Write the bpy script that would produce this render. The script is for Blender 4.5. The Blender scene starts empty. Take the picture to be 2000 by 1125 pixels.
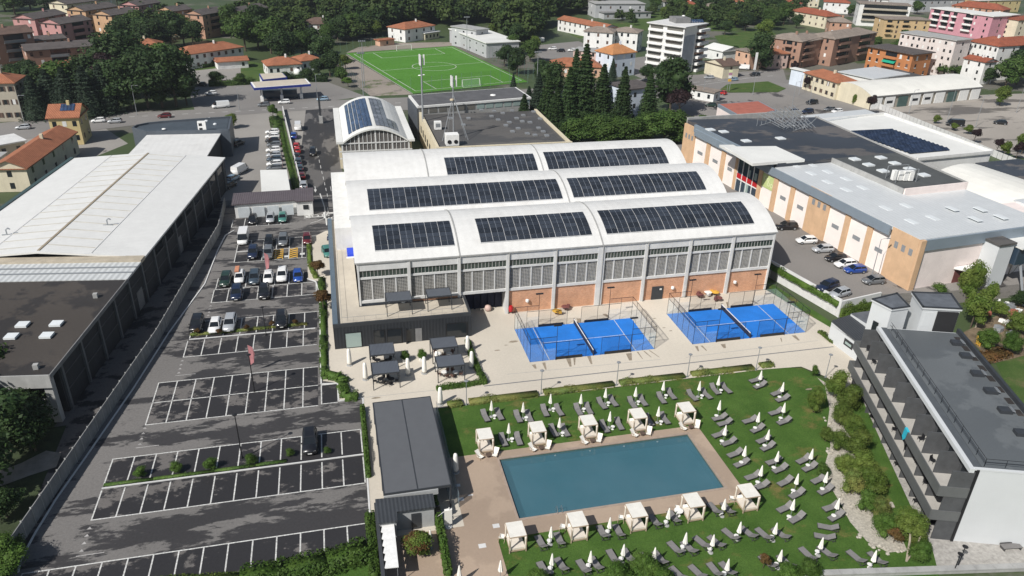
import bpy, math, random
import numpy as np
from mathutils import Vector, Matrix, Euler
R=math.radians
rnd=random.Random(7)
scn=bpy.context.scene
col=scn.collection
# ---------------------------------------------------------------- camera
FPX,PITCH,YAW,ROLL,CH=1482.4158,0.4695495,0.2420391,0.0262910,61.5
_cp,_sp,_cy,_sy=math.cos(PITCH),math.sin(PITCH),math.cos(YAW),math.sin(YAW)
FW=Vector((_sy*_cp,_cy*_cp,-_sp)); _r0=Vector((_cy,-_sy,0)); _u0=_r0.cross(FW)
RT=_r0*math.cos(ROLL)+_u0*math.sin(ROLL); UP=-_r0*math.sin(ROLL)+_u0*math.cos(ROLL)
cam=bpy.data.cameras.new('camera'); co=bpy.data.objects.new('camera',cam); col.objects.link(co)
cam.sensor_width=36; cam.lens=FPX/2000*36; cam.clip_end=6000; cam.clip_start=.5
m=Matrix((RT,UP,-FW)).transposed().to_4x4(); m.translation=(0,0,CH); co.matrix_world=m
scn.camera=co
def P(x,y,z=0.):
    "world point on the level z seen at photograph position x,y (2000 px wide)"
    d=FW*FPX+RT*(x-1000)+UP*(562.5-y); t=(CH-z)/-d.z
    return Vector((d.x*t,d.y*t,z))
# ---------------------------------------------------------------- world, sun, exposure
SUN=Vector((-3.43,-2.37,4.0)).normalized()
wd=bpy.data.worlds.new('World'); scn.world=wd; wd.use_nodes=True
nt=wd.node_tree; sky=nt.nodes.new('ShaderNodeTexSky'); sky.sky_type='NISHITA'; sky.sun_disc=False
sky.sun_elevation=math.asin(SUN.z); sky.sun_rotation=math.atan2(SUN.x,SUN.y); sky.air_density=1.2; sky.dust_density=1.5
nt.nodes['Background'].inputs[1].default_value=0.064
nt.links.new(sky.outputs[0],nt.nodes['Background'].inputs[0])
sl=bpy.data.lights.new('sun','SUN'); sl.energy=5.0; sl.angle=R(.53); sl.color=(1,.965,.915)
so=bpy.data.objects.new('sun',sl); col.objects.link(so); so.rotation_euler=SUN.to_track_quat('Z','Y').to_euler(); so.location=(0,0,90)
vs=scn.view_settings; vs.view_transform='Standard'; vs.look='None'; vs.exposure=0.0; vs.gamma=1
scn.render.engine='CYCLES'; scn.cycles.max_bounces=5; scn.cycles.transparent_max_bounces=12
# ---------------------------------------------------------------- materials
def newmat(name):
    m=bpy.data.materials.new(name); m.use_nodes=True; t=m.node_tree; return m,t,t.nodes['Principled BSDF']
def node(t,k,**kw):
    n=t.nodes.new(k)
    for a,b in kw.items(): setattr(n,a,b)
    return n
def posn(t,scale=(1,1,1),rot=0):
    g=node(t,'ShaderNodeNewGeometry'); mp=node(t,'ShaderNodeMapping'); mp.inputs['Scale'].default_value=scale; mp.inputs['Rotation'].default_value=(0,0,rot)
    t.links.new(g.outputs['Position'],mp.inputs['Vector']); return mp.outputs[0]
def noise(t,vec,scale,detail=4,rough=.55):
    n=node(t,'ShaderNodeTexNoise'); n.inputs['Scale'].default_value=scale; n.inputs['Detail'].default_value=detail; n.inputs['Roughness'].default_value=rough
    t.links.new(vec,n.inputs['Vector']); return n.outputs['Fac']
def rng(t,f,a,b,c,d,smooth=False):
    n=node(t,'ShaderNodeMapRange'); n.clamp=True
    if smooth: n.interpolation_type='SMOOTHSTEP'
    for i,x in enumerate((a,b,c,d)): n.inputs[i+1].default_value=x
    t.links.new(f,n.inputs[0]); return n.outputs[0]
def mixc(t,f,a,b):
    n=node(t,'ShaderNodeMix',data_type='RGBA')
    for i,x in ((0,f),(6,a),(7,b)):
        if hasattr(x,'links'): t.links.new(x,n.inputs[i])
        else: n.inputs[i].default_value=x if i==0 else (*x,1)
    return n.outputs[2]
def mul(t,c,f):
    n=node(t,'ShaderNodeVectorMath',operation='SCALE')
    if hasattr(c,'links'): t.links.new(c,n.inputs[0])
    else: n.inputs[0].default_value=c
    t.links.new(f,n.inputs[3]); return n.outputs[0]
def bump(t,b,h,strength=.3,dist=.05):
    n=node(t,'ShaderNodeBump'); n.inputs['Strength'].default_value=strength; n.inputs['Distance'].default_value=dist
    t.links.new(h,n.inputs['Height']); t.links.new(n.outputs[0],b.inputs['Normal'])
MC={}
def M(name,c,rough=.7,var=.18,scale=.6,metal=0,spec=.4,streak=0,bmp=0):
    if name in MC: return MC[name]
    m,t,b=newmat(name); v=posn(t)
    f=noise(t,v,scale,6,.62); g=rng(t,f,.28,.72,1-var,1+var)
    cc=mul(t,c,g)
    if streak:
        f2=noise(t,posn(t,(1.3,1.3,.12)),1.1,5,.6); cc=mul(t,cc,rng(t,f2,.45,.75,1,1-streak))
    t.links.new(cc,b.inputs['Base Color']); b.inputs['Roughness'].default_value=rough; b.inputs['Metallic'].default_value=metal
    b.inputs['Specular IOR Level'].default_value=spec
    if bmp: bump(t,b,noise(t,v,scale*14,3),bmp,.03)
    MC[name]=m; return m
def asphalt(name,dry,wet,amount,sx=.05,sy=.12,speck=.12,bias=False):
    m,t,b=newmat(name)
    f=noise(t,posn(t,(sx,sy,1)),1,9,.72 if bias else .66)
    if bias:  # the lower, right hand part of the car park dries last
        g0=node(t,'ShaderNodeNewGeometry'); s0=node(t,'ShaderNodeSeparateXYZ'); t.links.new(g0.outputs['Position'],s0.inputs[0])
        a0=node(t,'ShaderNodeMath',operation='SUBTRACT'); t.links.new(f,a0.inputs[0]); t.links.new(rng(t,s0.outputs[1],66,92,.055,0),a0.inputs[1])
        a1=node(t,'ShaderNodeMath',operation='ADD'); t.links.new(a0.outputs[0],a1.inputs[0]); t.links.new(rng(t,s0.outputs[0],-31,-20,.075,0),a1.inputs[1]); f=a1.outputs[0]
    w=rng(t,f,.5-amount-(.022 if bias else .018),.5-amount+(.022 if bias else .03),1,0,True)
    g=rng(t,noise(t,posn(t),3.5,6,.7),.3,.7,1-speck,1+speck)
    g2=rng(t,noise(t,posn(t,(.03,.03,1)),1,4),.3,.7,.86,1.14)
    c=mul(t,mul(t,mixc(t,w,dry,wet),g),g2)
    t.links.new(c,b.inputs['Base Color']); t.links.new(rng(t,w,0,1,.9,.55),b.inputs['Roughness']); b.inputs['Specular IOR Level'].default_value=.3
    bump(t,b,noise(t,posn(t),12,3),.15,.02); MC[name]=m; return m
def grassmat(name,a,bb,dry=None,dryamt=.0,sc=.25):
    m,t,b=newmat(name)
    f=noise(t,posn(t),sc,6,.65); c=mixc(t,rng(t,f,.35,.65,0,1),a,bb)
    if dry: c=mixc(t,rng(t,noise(t,posn(t,(1,1.3,1)),.16,6,.7),.62-dryamt,.74-dryamt,0,.85),c,dry)
    g=rng(t,noise(t,posn(t),5,5,.75),.25,.75,.62,1.35)
    t.links.new(mul(t,c,g),b.inputs['Base Color']); b.inputs['Roughness'].default_value=.85; b.inputs['Specular IOR Level'].default_value=.15
    bump(t,b,noise(t,posn(t),7,4,.8),.7,.12); MC[name]=m; return m
def leafmat(name,a,bb,sc=.5):
    m,t,b=newmat(name); oi=node(t,'ShaderNodeObjectInfo')
    f=noise(t,posn(t),sc,3,.6); c=mixc(t,rng(t,f,.35,.65,0,1),a,bb)
    f2=noise(t,posn(t),4.5,2,.6); c=mul(t,c,rng(t,f2,.3,.7,.6,1.4)); c=mul(t,c,rng(t,oi.outputs['Random'],0,1,.8,1.22))
    t.links.new(c,b.inputs['Base Color']); b.inputs['Roughness'].default_value=.62; b.inputs['Specular IOR Level'].default_value=.2
    tr=node(t,'ShaderNodeBsdfTranslucent'); t.links.new(c,tr.inputs[0]); mx=node(t,'ShaderNodeMixShader'); mx.inputs[0].default_value=.22
    t.links.new(b.outputs[0],mx.inputs[1]); t.links.new(tr.outputs[0],mx.inputs[2]); t.links.new(mx.outputs[0],t.nodes['Material Output'].inputs[0])
    MC[name]=m; return m
def ribmat(name,c,axis=(1,0,0),freq=3.,rough=.55,var=.1,dark=.75,strength=.5,metal=0,dirt=0):
    "ribbed or tiled sheet: fine ribs running across the given horizontal axis"
    m,t,b=newmat(name); g=node(t,'ShaderNodeNewGeometry'); d=node(t,'ShaderNodeVectorMath',operation='DOT_PRODUCT'); d.inputs[1].default_value=axis
    t.links.new(g.outputs['Position'],d.inputs[0]); s=node(t,'ShaderNodeMath',operation='MULTIPLY'); s.inputs[1].default_value=freq*6.2832; t.links.new(d.outputs['Value'],s.inputs[0])
    sn=node(t,'ShaderNodeMath',operation='SINE'); t.links.new(s.outputs[0],sn.inputs[0])
    h=rng(t,sn.outputs[0],-1,1,0,1); n=rng(t,noise(t,posn(t),.45,6,.65),.3,.7,1-var,1+var); n2=rng(t,noise(t,posn(t),3,4,.7),.3,.7,1-var*.7,1+var*.7)
    cc=mul(t,mul(t,mul(t,c,rng(t,h,0,1,dark,1)),n),n2)
    if dirt: cc=mixc(t,rng(t,noise(t,posn(t),.2,7,.7),.5,.75,0,dirt),cc,(.16,.13,.1))
    t.links.new(cc,b.inputs['Base Color']); b.inputs['Roughness'].default_value=rough; b.inputs['Metallic'].default_value=metal; b.inputs['Specular IOR Level'].default_value=.3
    bump(t,b,h,strength,.05); MC[name]=m; return m
def brickmat(name,c1,c2,mortar):
    m,t,b=newmat(name); g=node(t,'ShaderNodeNewGeometry'); sp=node(t,'ShaderNodeSeparateXYZ'); cb=node(t,'ShaderNodeCombineXYZ')
    t.links.new(g.outputs['Position'],sp.inputs[0]); t.links.new(sp.outputs[0],cb.inputs[0]); t.links.new(sp.outputs[2],cb.inputs[1])
    br=node(t,'ShaderNodeTexBrick'); br.inputs['Scale'].default_value=1; br.inputs['Brick Width'].default_value=.3; br.inputs['Row Height'].default_value=.14; br.inputs['Mortar Size'].default_value=.012
    br.inputs[1].default_value=(*c1,1); br.inputs[2].default_value=(*c2,1); br.inputs[3].default_value=(*mortar,1); t.links.new(cb.outputs[0],br.inputs[0])
    n=rng(t,noise(t,posn(t),.5,5,.6),.3,.7,.85,1.15); t.links.new(mul(t,br.outputs[0],n),b.inputs['Base Color']); b.inputs['Roughness'].default_value=.85
    MC[name]=m; return m
def glassmat(name,c,rough=.08,alpha=1.0):
    m,t,b=newmat(name); b.inputs['Base Color'].default_value=(*c,1); b.inputs['Roughness'].default_value=rough; b.inputs['Specular IOR Level'].default_value=.6
    b.inputs['Alpha'].default_value=alpha; MC[name]=m; return m
asphalt('asphalt_lot',(.165,.157,.15),(.046,.044,.045),.005,.09,.3,.18,True)
asphalt('asphalt_stalls',(.135,.126,.12),(.030,.029,.031),-.045,.2,.3,.16,True)
asphalt('asphalt_upper',(.27,.255,.235),(.14,.13,.12),.16,.12,.05)
asphalt('asphalt_lane',(.13,.124,.12),(.042,.04,.04),-.01,.14,.05)
asphalt('asphalt_road',(.21,.20,.19),(.12,.115,.11),.17)
asphalt('asphalt_market',(.23,.215,.20),(.07,.065,.062),.1,.12,.06)
asphalt('asphalt_old',(.33,.30,.265),(.15,.135,.12),.06,.03,.11)
asphalt('concrete_plaza',(.56,.51,.43),(.40,.36,.29),.2,.1,.1,.06)
asphalt('ground_mix',(.13,.125,.105),(.06,.085,.035),-.03,.012,.016)
asphalt('deck_resin',(.40,.31,.235),(.35,.27,.205),0,.08,.08,.05)
asphalt('flat_roof_brown',(.062,.054,.048),(.038,.034,.032),0,.08,.08,.1)
asphalt('flat_roof_stained',(.105,.10,.10),(.045,.052,.065),-.02,.05,.09)
asphalt('flat_roof_grey',(.115,.11,.105),(.085,.082,.08),0,.05,.1)
asphalt('hotel_roof',(.118,.13,.138),(.098,.108,.115),0,.1,.1,.05)
asphalt('sand_strip',(.27,.235,.20),(.12,.14,.06),.1,.06,.06)
grassmat('lawn',(.048,.102,.018),(.075,.142,.028),(.19,.15,.055),.065)
grassmat('pitch',(.075,.205,.028),(.085,.225,.034),None,0,.1)
grassmat('field_grass',(.05,.095,.022),(.08,.12,.034),(.15,.13,.065),.06)
M('white_paint',(.78,.78,.76),.6,.12,2.); M('line_paint',(.54,.54,.52),.8,.5,4); M('yellow_paint',(.62,.36,.05),.8,.2,2)
M('white_roof',(.69,.69,.66),.62,.08,.12,streak=.0); M('white_roof_old',(.70,.69,.64),.65,.1,.15)
M('concrete_light',(.62,.62,.61),.8,.1,.5,streak=.1); M('concrete_mid',(.36,.36,.35),.85,.14,.6,streak=.18); M('concrete_dark',(.2,.2,.2),.85,.16,.6,streak=.2)
M('anthracite',(.038,.042,.048),.5,.12,1.5); M('anthracite_wall',(.05,.054,.06),.6,.1,.8); M('black_metal',(.016,.016,.018),.45,.1,2); M('grey_metal',(.22,.235,.25),.45,.08,1); M('steel',(.36,.38,.4),.4,.1,2,metal=.4)
M('cladding_blue',(.25,.30,.35),.45,.06,.5,metal=.2); M('beige_terrace',(.50,.45,.37),.8,.1,.4,bmp=.1); M('hotel_white',(.56,.58,.59),.7,.04,.3); M('render_white',(.68,.68,.66),.8,.08,.5,streak=.1)
M('render_cream',(.62,.55,.40),.8,.1,.5,streak=.15); M('panel_pinkwhite',(.85,.785,.74),.75,.06,.3); M('market_orange',(.60,.40,.245),.8,.12,.5,streak=.08); M('market_pink',(.78,.69,.655),.8,.08,.5)
M('cabana_canvas',(.72,.70,.64),.8,.08,1.5); M('mattress',(.66,.60,.52),.8,.06,2); M('cabana_wood',(.42,.33,.24),.7,.2,2); M('parasol_white',(.82,.80,.74),.8,.06,3); M('lounger_mesh',(.20,.192,.188),.75,.12,6); M('lounger_frame',(.06,.06,.062),.5,.1,4)
M('table_white',(.78,.77,.74),.5,.05,3); M('table_brown',(.10,.07,.055),.6,.2,3); M('court_blue',(.014,.175,.60),.8,.14,.35); M('net_black',(.012,.012,.014),.8,.1,2)
M('earth',(.24,.17,.11),.9,.3,1.2); M('gravel_white',(.42,.39,.33),.9,.35,3.5,bmp=.8); M('stone_paving',(.36,.345,.32),.9,.3,2.2,bmp=.5); M('path_dirt',(.25,.235,.21),.9,.25,.8)
M('bark',(.09,.07,.05),.9,.3,3); M('bark_pale',(.3,.26,.2),.9,.25,3); M('rubber',(.012,.012,.012),.8,.1,2); M('chrome',(.5,.5,.5),.3,.05,2,metal=.8); M('lamp_lens',(.75,.75,.72),.2,.05,2); M('tail_red',(.35,.01,.01),.3,.05,2); M('plate_white',(.7,.7,.68),.5,.05,2)
M('blue_fascia',(.018,.035,.24),.5,.1,1); M('red_sign',(.45,.015,.02),.5,.08,1); M('green_sign',(.50,.58,.25),.6,.08,1); M('pale_sign',(.68,.72,.42),.6,.05,1); M('pink_flag',(.58,.25,.26),.8,.2,1.2); M('blue_tarp',(.02,.06,.55),.6,.1,1); M('turquoise',(.03,.42,.55),.7,.15,2); M('green_awning',(.01,.30,.19),.7,.1,1)
M('red_roofing',(.36,.12,.085),.8,.2,.4); M('pool_tile',(.07,.21,.28),.4,.1,.4); M('skylight',(.70,.73,.74),.3,.06,1)
brickmat('brick',(.62,.31,.17),(.50,.23,.12),(.55,.43,.34))
TILE={}
for nm,c in dict(tile_orange=(.38,.15,.08),tile_red=(.33,.10,.055),tile_brown=(.15,.10,.08),tile_grey=(.115,.10,.095),tile_pale=(.30,.25,.21),tile_apricot=(.52,.24,.10)).items():
    ribmat(nm,c,(.8,.6,0),2.2,.8,.22,.62,.5); 
ribmat('slate_ribs',(.062,.068,.076),(1,0,0),2.4,.5,.08,.7,.5,.1); ribmat('louvre_roof',(.085,.092,.10),(0,1,0),4.5,.5,.06,.72,.4,.1); ribmat('louvre_roof_x',(.075,.084,.098),(1,0,0),3.6,.45,.06,.55,.6,.1)
ribmat('purple_ribs',(.125,.105,.115),(1,0,0),2.2,.55,.12,.7,.5); ribmat('white_ribs',(.69,.69,.67),(.14,.99,0),1.6,.5,.05,.95,.12); ribmat('white_ribs_x',(.67,.668,.65),(1,0,0),.7,.6,.05,.97,.08,0,.16); ribmat('market_ribs',(.62,.64,.645),(1,0,0),1.2,.4,.05,.93,.2,.1)
ribmat('translucent_ribs',(.60,.62,.62),(.99,-.14,0),1.1,.4,.06,.72,.5); ribmat('cladding_ribs',(.03,.034,.04),(1,0,0),2.,.5,.1,.75,.4)
glassmat('glass_dark',(.018,.022,.026),.06); glassmat('glass_green',(.035,.055,.045),.1); glassmat('glass_grey',(.155,.15,.135),.15); glassmat('glass_blue',(.03,.05,.075),.08); glassmat('glass_pale',(.30,.38,.36),.15); glassmat('car_glass',(.012,.015,.018),.04)
glassmat('glass_clear',(.55,.68,.70),.03,.09); glassmat('glass_smoke',(.30,.38,.43),.04,.42); glassmat('mesh_dark',(.02,.02,.022),.8,.08)
def solarmat(name,c,line):
    m,t,b=newmat(name); tc=node(t,'ShaderNodeTexCoord'); oi=node(t,'ShaderNodeObjectInfo')
    sp=node(t,'ShaderNodeSeparateXYZ'); t.links.new(tc.outputs['Generated'],sp.inputs[0])
    a=node(t,'ShaderNodeMath',operation='COMPARE'); a.inputs[1].default_value=.5; a.inputs[2].default_value=.014; t.links.new(sp.outputs[0],a.inputs[0])
    n=rng(t,oi.outputs['Random'],0,1,.65,1.45); cc=mixc(t,a.outputs[0],mul(t,c,n),line)
    t.links.new(cc,b.inputs['Base Color']); b.inputs['Roughness'].default_value=.16; b.inputs['Specular IOR Level'].default_value=.5; MC[name]=m
solarmat('solar_dark',(.030,.036,.047),(.20,.22,.25)); solarmat('solar_navy',(.018,.028,.055),(.12,.15,.2)); solarmat('solar_blue',(.030,.055,.115),(.20,.25,.33)); solarmat('solar_grey',(.14,.145,.165),(.28,.29,.32))
leafmat('leaf_mid',(.042,.085,.018),(.075,.125,.028)); leafmat('leaf_dark',(.020,.044,.014),(.046,.080,.024)); leafmat('leaf_blue',(.026,.046,.028),(.044,.070,.040)); leafmat('leaf_bright',(.065,.13,.018),(.10,.17,.03)); leafmat('leaf_olive',(.075,.125,.020),(.125,.165,.034)); leafmat('leaf_ochre',(.19,.19,.055),(.10,.15,.035)); leafmat('leaf_purple',(.022,.012,.014),(.035,.02,.02)); leafmat('leaf_rust',(.13,.065,.025),(.09,.06,.02)); leafmat('leaf_hedge',(.05,.105,.016),(.085,.145,.028)); leafmat('leaf_forest',(.026,.056,.015),(.085,.125,.032),.07)
def watermat():
    m,t,b=newmat('pool_water'); b.inputs['Base Color'].default_value=(.75,.93,.97,1); b.inputs['Roughness'].default_value=.02; b.inputs['IOR'].default_value=1.33; b.inputs['Transmission Weight'].default_value=1
    bump(t,b,noise(t,posn(t),1.6,3),.05,.03)
    lp=node(t,'ShaderNodeVolumeAbsorption'); lp.inputs[0].default_value=(.16,.62,.80,1); lp.inputs[1].default_value=.35; t.links.new(lp.outputs[0],t.nodes['Material Output'].inputs[1]); MC['pool_water']=m
def poolmat():
    m,t,b=newmat('pool_water'); f=noise(t,posn(t),.12,3); c=mixc(t,rng(t,f,.35,.65,0,1),(.06,.16,.20),(.085,.185,.228))
    t.links.new(c,b.inputs['Base Color']); b.inputs['Roughness'].default_value=.05; b.inputs['Alpha'].default_value=.6; b.inputs['Specular IOR Level'].default_value=.5
    bump(t,b,noise(t,posn(t),1.1,4),.14,.03); MC['pool_water']=m
poolmat()
def mt(x): return MC[x] if isinstance(x,str) else x
# ---------------------------------------------------------------- mesh helpers
class MB:
    def __init__(s): s.v=[]; s.f=[]
    def add(s,pts,faces):
        n=len(s.v); s.v+=[tuple(p) for p in pts]; s.f+=[tuple(n+i for i in f) for f in faces]; return s
    def poly(s,pts): return s.add(pts,[tuple(range(len(pts)))])
    def obox(s,o,a,b,c):
        o,a,b,c=map(Vector,(o,a,b,c)); p=[o,o+a,o+a+b,o+b]; p+=[q+c for q in p]
        return s.add(p,[(3,2,1,0),(4,5,6,7),(0,1,5,4),(1,2,6,5),(2,3,7,6),(3,0,4,7)])
    def box(s,x0,x1,y0,y1,z0,z1): return s.obox((x0,y0,z0),(x1-x0,0,0),(0,y1-y0,0),(0,0,z1-z0))
    def prism(s,pts,z0,z1,bottom=True):
        n=len(pts); a=[(p[0],p[1],z0) for p in pts]+[(p[0],p[1],z1) for p in pts]
        return s.add(a,([tuple(range(n))[::-1]] if bottom else [])+[tuple(range(n,2*n))]+[(i,(i+1)%n,n+(i+1)%n,n+i) for i in range(n)])
    def tube(s,p0,p1,r0,r1=None,n=6,caps=True):
        p0,p1=Vector(p0),Vector(p1); r1=r0 if r1 is None else r1; d=(p1-p0).normalized(); a=d.orthogonal().normalized(); b=d.cross(a); q=[]
        for p,r in ((p0,r0),(p1,r1)): q+=[p+(a*math.cos(6.28319*i/n)+b*math.sin(6.28319*i/n))*r for i in range(n)]
        return s.add(q,[(i,(i+1)%n,n+(i+1)%n,n+i) for i in range(n)]+([tuple(range(n))[::-1],tuple(range(n,2*n))] if caps else []))
    def path(s,pts,r,n=5):
        for a,b in zip(pts,pts[1:]): s.tube(a,b,r,r,n)
        return s
    def lathe(s,prof,n=8,c=(0,0,0)):
        q=[(c[0]+r*math.cos(6.28319*i/n),c[1]+r*math.sin(6.28319*i/n),c[2]+z) for r,z in prof for i in range(n)]; k=len(prof)
        return s.add(q,[(j*n+i,j*n+(i+1)%n,(j+1)*n+(i+1)%n,(j+1)*n+i) for j in range(k-1) for i in range(n)]+[tuple(range(n))[::-1],tuple(range((k-1)*n,k*n))])
    def mesh(s,name,mat,smooth=False):
        m=bpy.data.meshes.new(name); m.from_pydata(s.v,[],s.f); m.materials.append(mt(mat))
        if smooth: m.polygons.foreach_set('use_smooth',[True]*len(m.polygons))
        m.update(); return m
    def build(s,name,mat,parent=None,smooth=False,wl=True): return mkobj(name,s.mesh(name,mat,smooth),parent,wl)
def mkobj(name,mesh,parent=None,wl=True):
    "wl: vertices are given in world coordinates, even below a parent"
    o=bpy.data.objects.new(name,mesh); col.objects.link(o)
    if parent is not None:
        o.parent=parent
        if wl: o.matrix_parent_inverse=root_matrix(parent).inverted()
    return o
def root_matrix(o):
    m=Matrix.LocRotScale(o.location,o.rotation_euler,o.scale)
    return m if o.parent is None else root_matrix(o.parent)@o.matrix_parent_inverse@m
def tag(o,label,cat=None,group=None,kind=None):
    if label: o['label']=label
    if cat: o['category']=cat
    if group: o['group']=group
    if kind: o['kind']=kind
    return o
def thing(name,label,cat,loc=(0,0,0),rz=0,group=None,scale=1):
    o=bpy.data.objects.new(name,None); col.objects.link(o); o.location=loc; o.rotation_euler=(0,0,rz); o.empty_display_size=.3
    o.scale=(scale,)*3 if not hasattr(scale,'__len__') else scale
    return tag(o,label,cat,group)
def struct(name,mb,mat,label=None):
    o=mb.build(name,mat); o['kind']='structure'
    if label: o['label']=label
    return o
def dup(root,loc,rz,label,group=None,scale=None,swap=None):
    "copy of a thing with its parts and sub-parts; swap = {part name: material}"
    kids={}
    for o in root.children_recursive: kids.setdefault(o.parent,[]).append(o)
    def rec(src,par):
        c=src.copy(); col.objects.link(c)
        if par is not None: c.parent=par
        b=src.name.split('.')[0]
        if swap and b in swap: c.material_slots[0].link='OBJECT'; c.material_slots[0].material=mt(swap[b])
        for k in kids.get(src,()): rec(k,c)
        return c
    r=rec(root,None); r.location=loc; r.rotation_euler=(0,0,rz)
    if scale is not None: r.scale=(scale,)*3 if not hasattr(scale,'__len__') else scale
    tag(r,label,None,group); return r
ORD=['first','second','third','fourth','fifth','sixth','seventh','eighth','ninth','tenth','eleventh','twelfth','thirteenth','fourteenth','fifteenth','sixteenth','seventeenth','eighteenth','nineteenth','twentieth','twenty-first','twenty-second','twenty-third','twenty-fourth']
def PP(pts,z=0.): return [P(x,y,z) for x,y in pts]
_SZ=[0]
def sheet(name,pts,z,mat,zz=None):
    _SZ[0]+=1; z=z-.03+.0012*(_SZ[0]%25) if z<-.001 else z
    return struct(name,MB().poly([(p[0],p[1],z) for p in pts]),mat)
def strip(pts,w):
    "quads along a polyline"
    mb=MB()
    for a,b in zip(pts,pts[1:]):
        a,b=Vector(a),Vector(b); d=(b-a); n=Vector((-d.y,d.x,0)).normalized()*w/2; mb.poly([a+n,b+n,b-n,a-n])
    return mb
# ================================================================ ground, roads, lawns, pool
PX0,PX1,PY0,PY1=16.8,42.0,61.85,72.25
g=MB(); S=1500
g.box(-S,S,PY1,2*S,-.4,-.06); g.box(-S,S,-S,PY0,-.4,-.06); g.box(-S,PX0,PY0,PY1,-.4,-.06); g.box(PX1,S,PY0,PY1,-.4,-.06)
struct('ground',g,'ground_mix')
sheet('car_park',[(-35.2,40),(1.2,40),(1.2,88.6),(-3.9,96),(-4,126),(-6.5,128),(2,150),(2,172),(-24.5,172),(-25.5,150),(-35.4,64)],0,'asphalt_lot')
sheet('yard_beside_hall',[(-35.2,60),(-25.4,150),(-24.5,172),(-23,185),(-28,185),(-38,90),(-60,80),(-60,60)],-.03,'asphalt_stalls')
sheet('upper_car_park',[(-30,172),(-9.4,172),(-7,262),(-38,262),(-50,215),(-30,205)],-.02,'asphalt_upper')
sheet('access_lane',[(-9.4,172),(2,172),(1,240),(4,264),(-7.5,264)],-.01,'asphalt_lane')
sheet('street',PP([(-80,248),(0,240),(200,222),(380,214),(640,196),(795,190),(1060,172),(1300,150),(1480,138),(1530,135),(1540,170),(1320,190),(1060,200),(800,215),(640,212),(440,226),(250,246),(0,278),(-80,290)]),0,'asphalt_road')
sheet('fuel_station_yard',PP([(366,168),(500,160),(640,160),(715,188),(640,197),(380,214)]),-.02,'asphalt_road')
sheet('side_street',PP([(1500,150),(1570,160),(1720,212),(2050,420),(2050,460),(1690,225),(1520,180)]),-.015,'asphalt_road')
sheet('market_car_park_north',PP([(1310,195),(1540,168),(1640,200),(1700,235),(1600,260),(1300,240)]),-.02,'asphalt_market')
sheet('old_asphalt_yard',PP([(1700,215),(1920,185),(2080,180),(2080,330),(1940,292)]),-.02,'asphalt_old')
sheet('villa_street',PP([(1180,120),(1260,110),(1330,150),(1290,170)]),-.03,'asphalt_road')
sheet('villa_car_park',PP([(1030,90),(1130,80),(1200,110),(1060,115)]),-.03,'asphalt_road')
sheet('courtyard',PP([(0,285),(60,240),(190,240),(250,280),(150,320),(60,380)]),-.03,'asphalt_upper')
sheet('lane_by_villa',PP([(360,140),(470,128),(470,160),(380,172)]),-.03,'asphalt_upper')
for pts in ([(1395,70),(1500,55),(1560,100),(1480,112),(1420,105)],[(1230,25),(1420,10),(1440,60),(1250,60)],[(1100,60),(1200,45),(1290,40),(1260,60),(1130,75)],[(380,128),(480,118),(640,148),(640,160),(400,168)],[(1300,185),(1385,180),(1390,230),(1310,240)],[(1940,700),(2060,660),(2060,860),(1990,800)]):
    sheet('grass_field',PP(pts),-.04,'field_grass')
sheet('traffic_island_grass',PP([(1402,178),(1420,165),(1500,159),(1535,173),(1520,180),(1430,181)]),.06,'field_grass')
# plaza, deck, lawn
sheet('plaza',[(-6.5,146),(-6.5,128),(-4,126),(-4.2,94),(-2.1,93),(-2.2,88.7),(1.2,88.7),(.55,62),(10.6,62),(10.6,84.3),(60,84.4),(66,84),(68,81),(70.5,73.5),(76,79),(78.5,90),(74,108.9),(25.9,108.9),(25.9,117),(18.1,117),(18.1,108.9),(1.5,108.9),(1.5,150),(-3,150)],.08,'concrete_plaza')
struct('plaza_joint',strip([P(945,754,.09),P(1628,677,.09)],.22),'concrete_dark'); struct('plaza_joint',strip([P(990,731,.09),P(1290,702,.09)],.07),'concrete_mid'); struct('plaza_joint',strip([P(1340,698,.09),P(1598,665,.09)],.07),'concrete_mid'); struct('plaza_joint',strip([P(714,776,.09),P(850,762,.09)],.07),'concrete_mid')
stain=MB()
for (x,y,dx,dy,w) in [(1042,712,4,8,.5),(1062,708,4,14,.4),(1110,700,4,16,.6),(1122,699,0,14,.3),(1150,695,5,16,.5),(1228,690,3,14,.8),(1245,687,10,14,.2),(1258,686,14,12,.2),(1268,684,20,14,.2),(1360,676,4,10,.4),(1370,675,10,10,.3),(1412,672,3,8,.7),(1525,660,2,8,.2),(1550,655,10,10,.6),(1130,622,3,14,.6),(1180,613,10,8,.6),(1060,632,2,10,.3),(1420,590,2,10,.4),(1470,588,10,6,.6)]:
    a=P(x,y,.085); b=P(x+dx,y+dy,.085); n=Vector((1,0,0))*w/2
    stain.poly([a-n*1.2,a+n*1.2,b+n*.7,b-n*.4])
for (x,y,s) in [(1003,667,.8),(988,674,.3),(972,684,.4),(1278,622,.3),(1297,640,.3),(1310,646,.3),(1470,720,.5),(1580,760,.5),(1800,745,.4),(735,777,.5),(940,745,.3)]:
    c=P(x,y,.085); stain.poly([c+Vector((math.cos(k*.9)*s*rnd.uniform(.8,1.5),math.sin(k*.9)*s*.4,0)) for k in range(7)])
tag(stain.build('damp_stains',M('damp_concrete',(.27,.225,.17),.8,.3,2)),'brown damp streaks and puddle marks drying on the pale concrete plaza','stain',kind='stuff')
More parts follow.
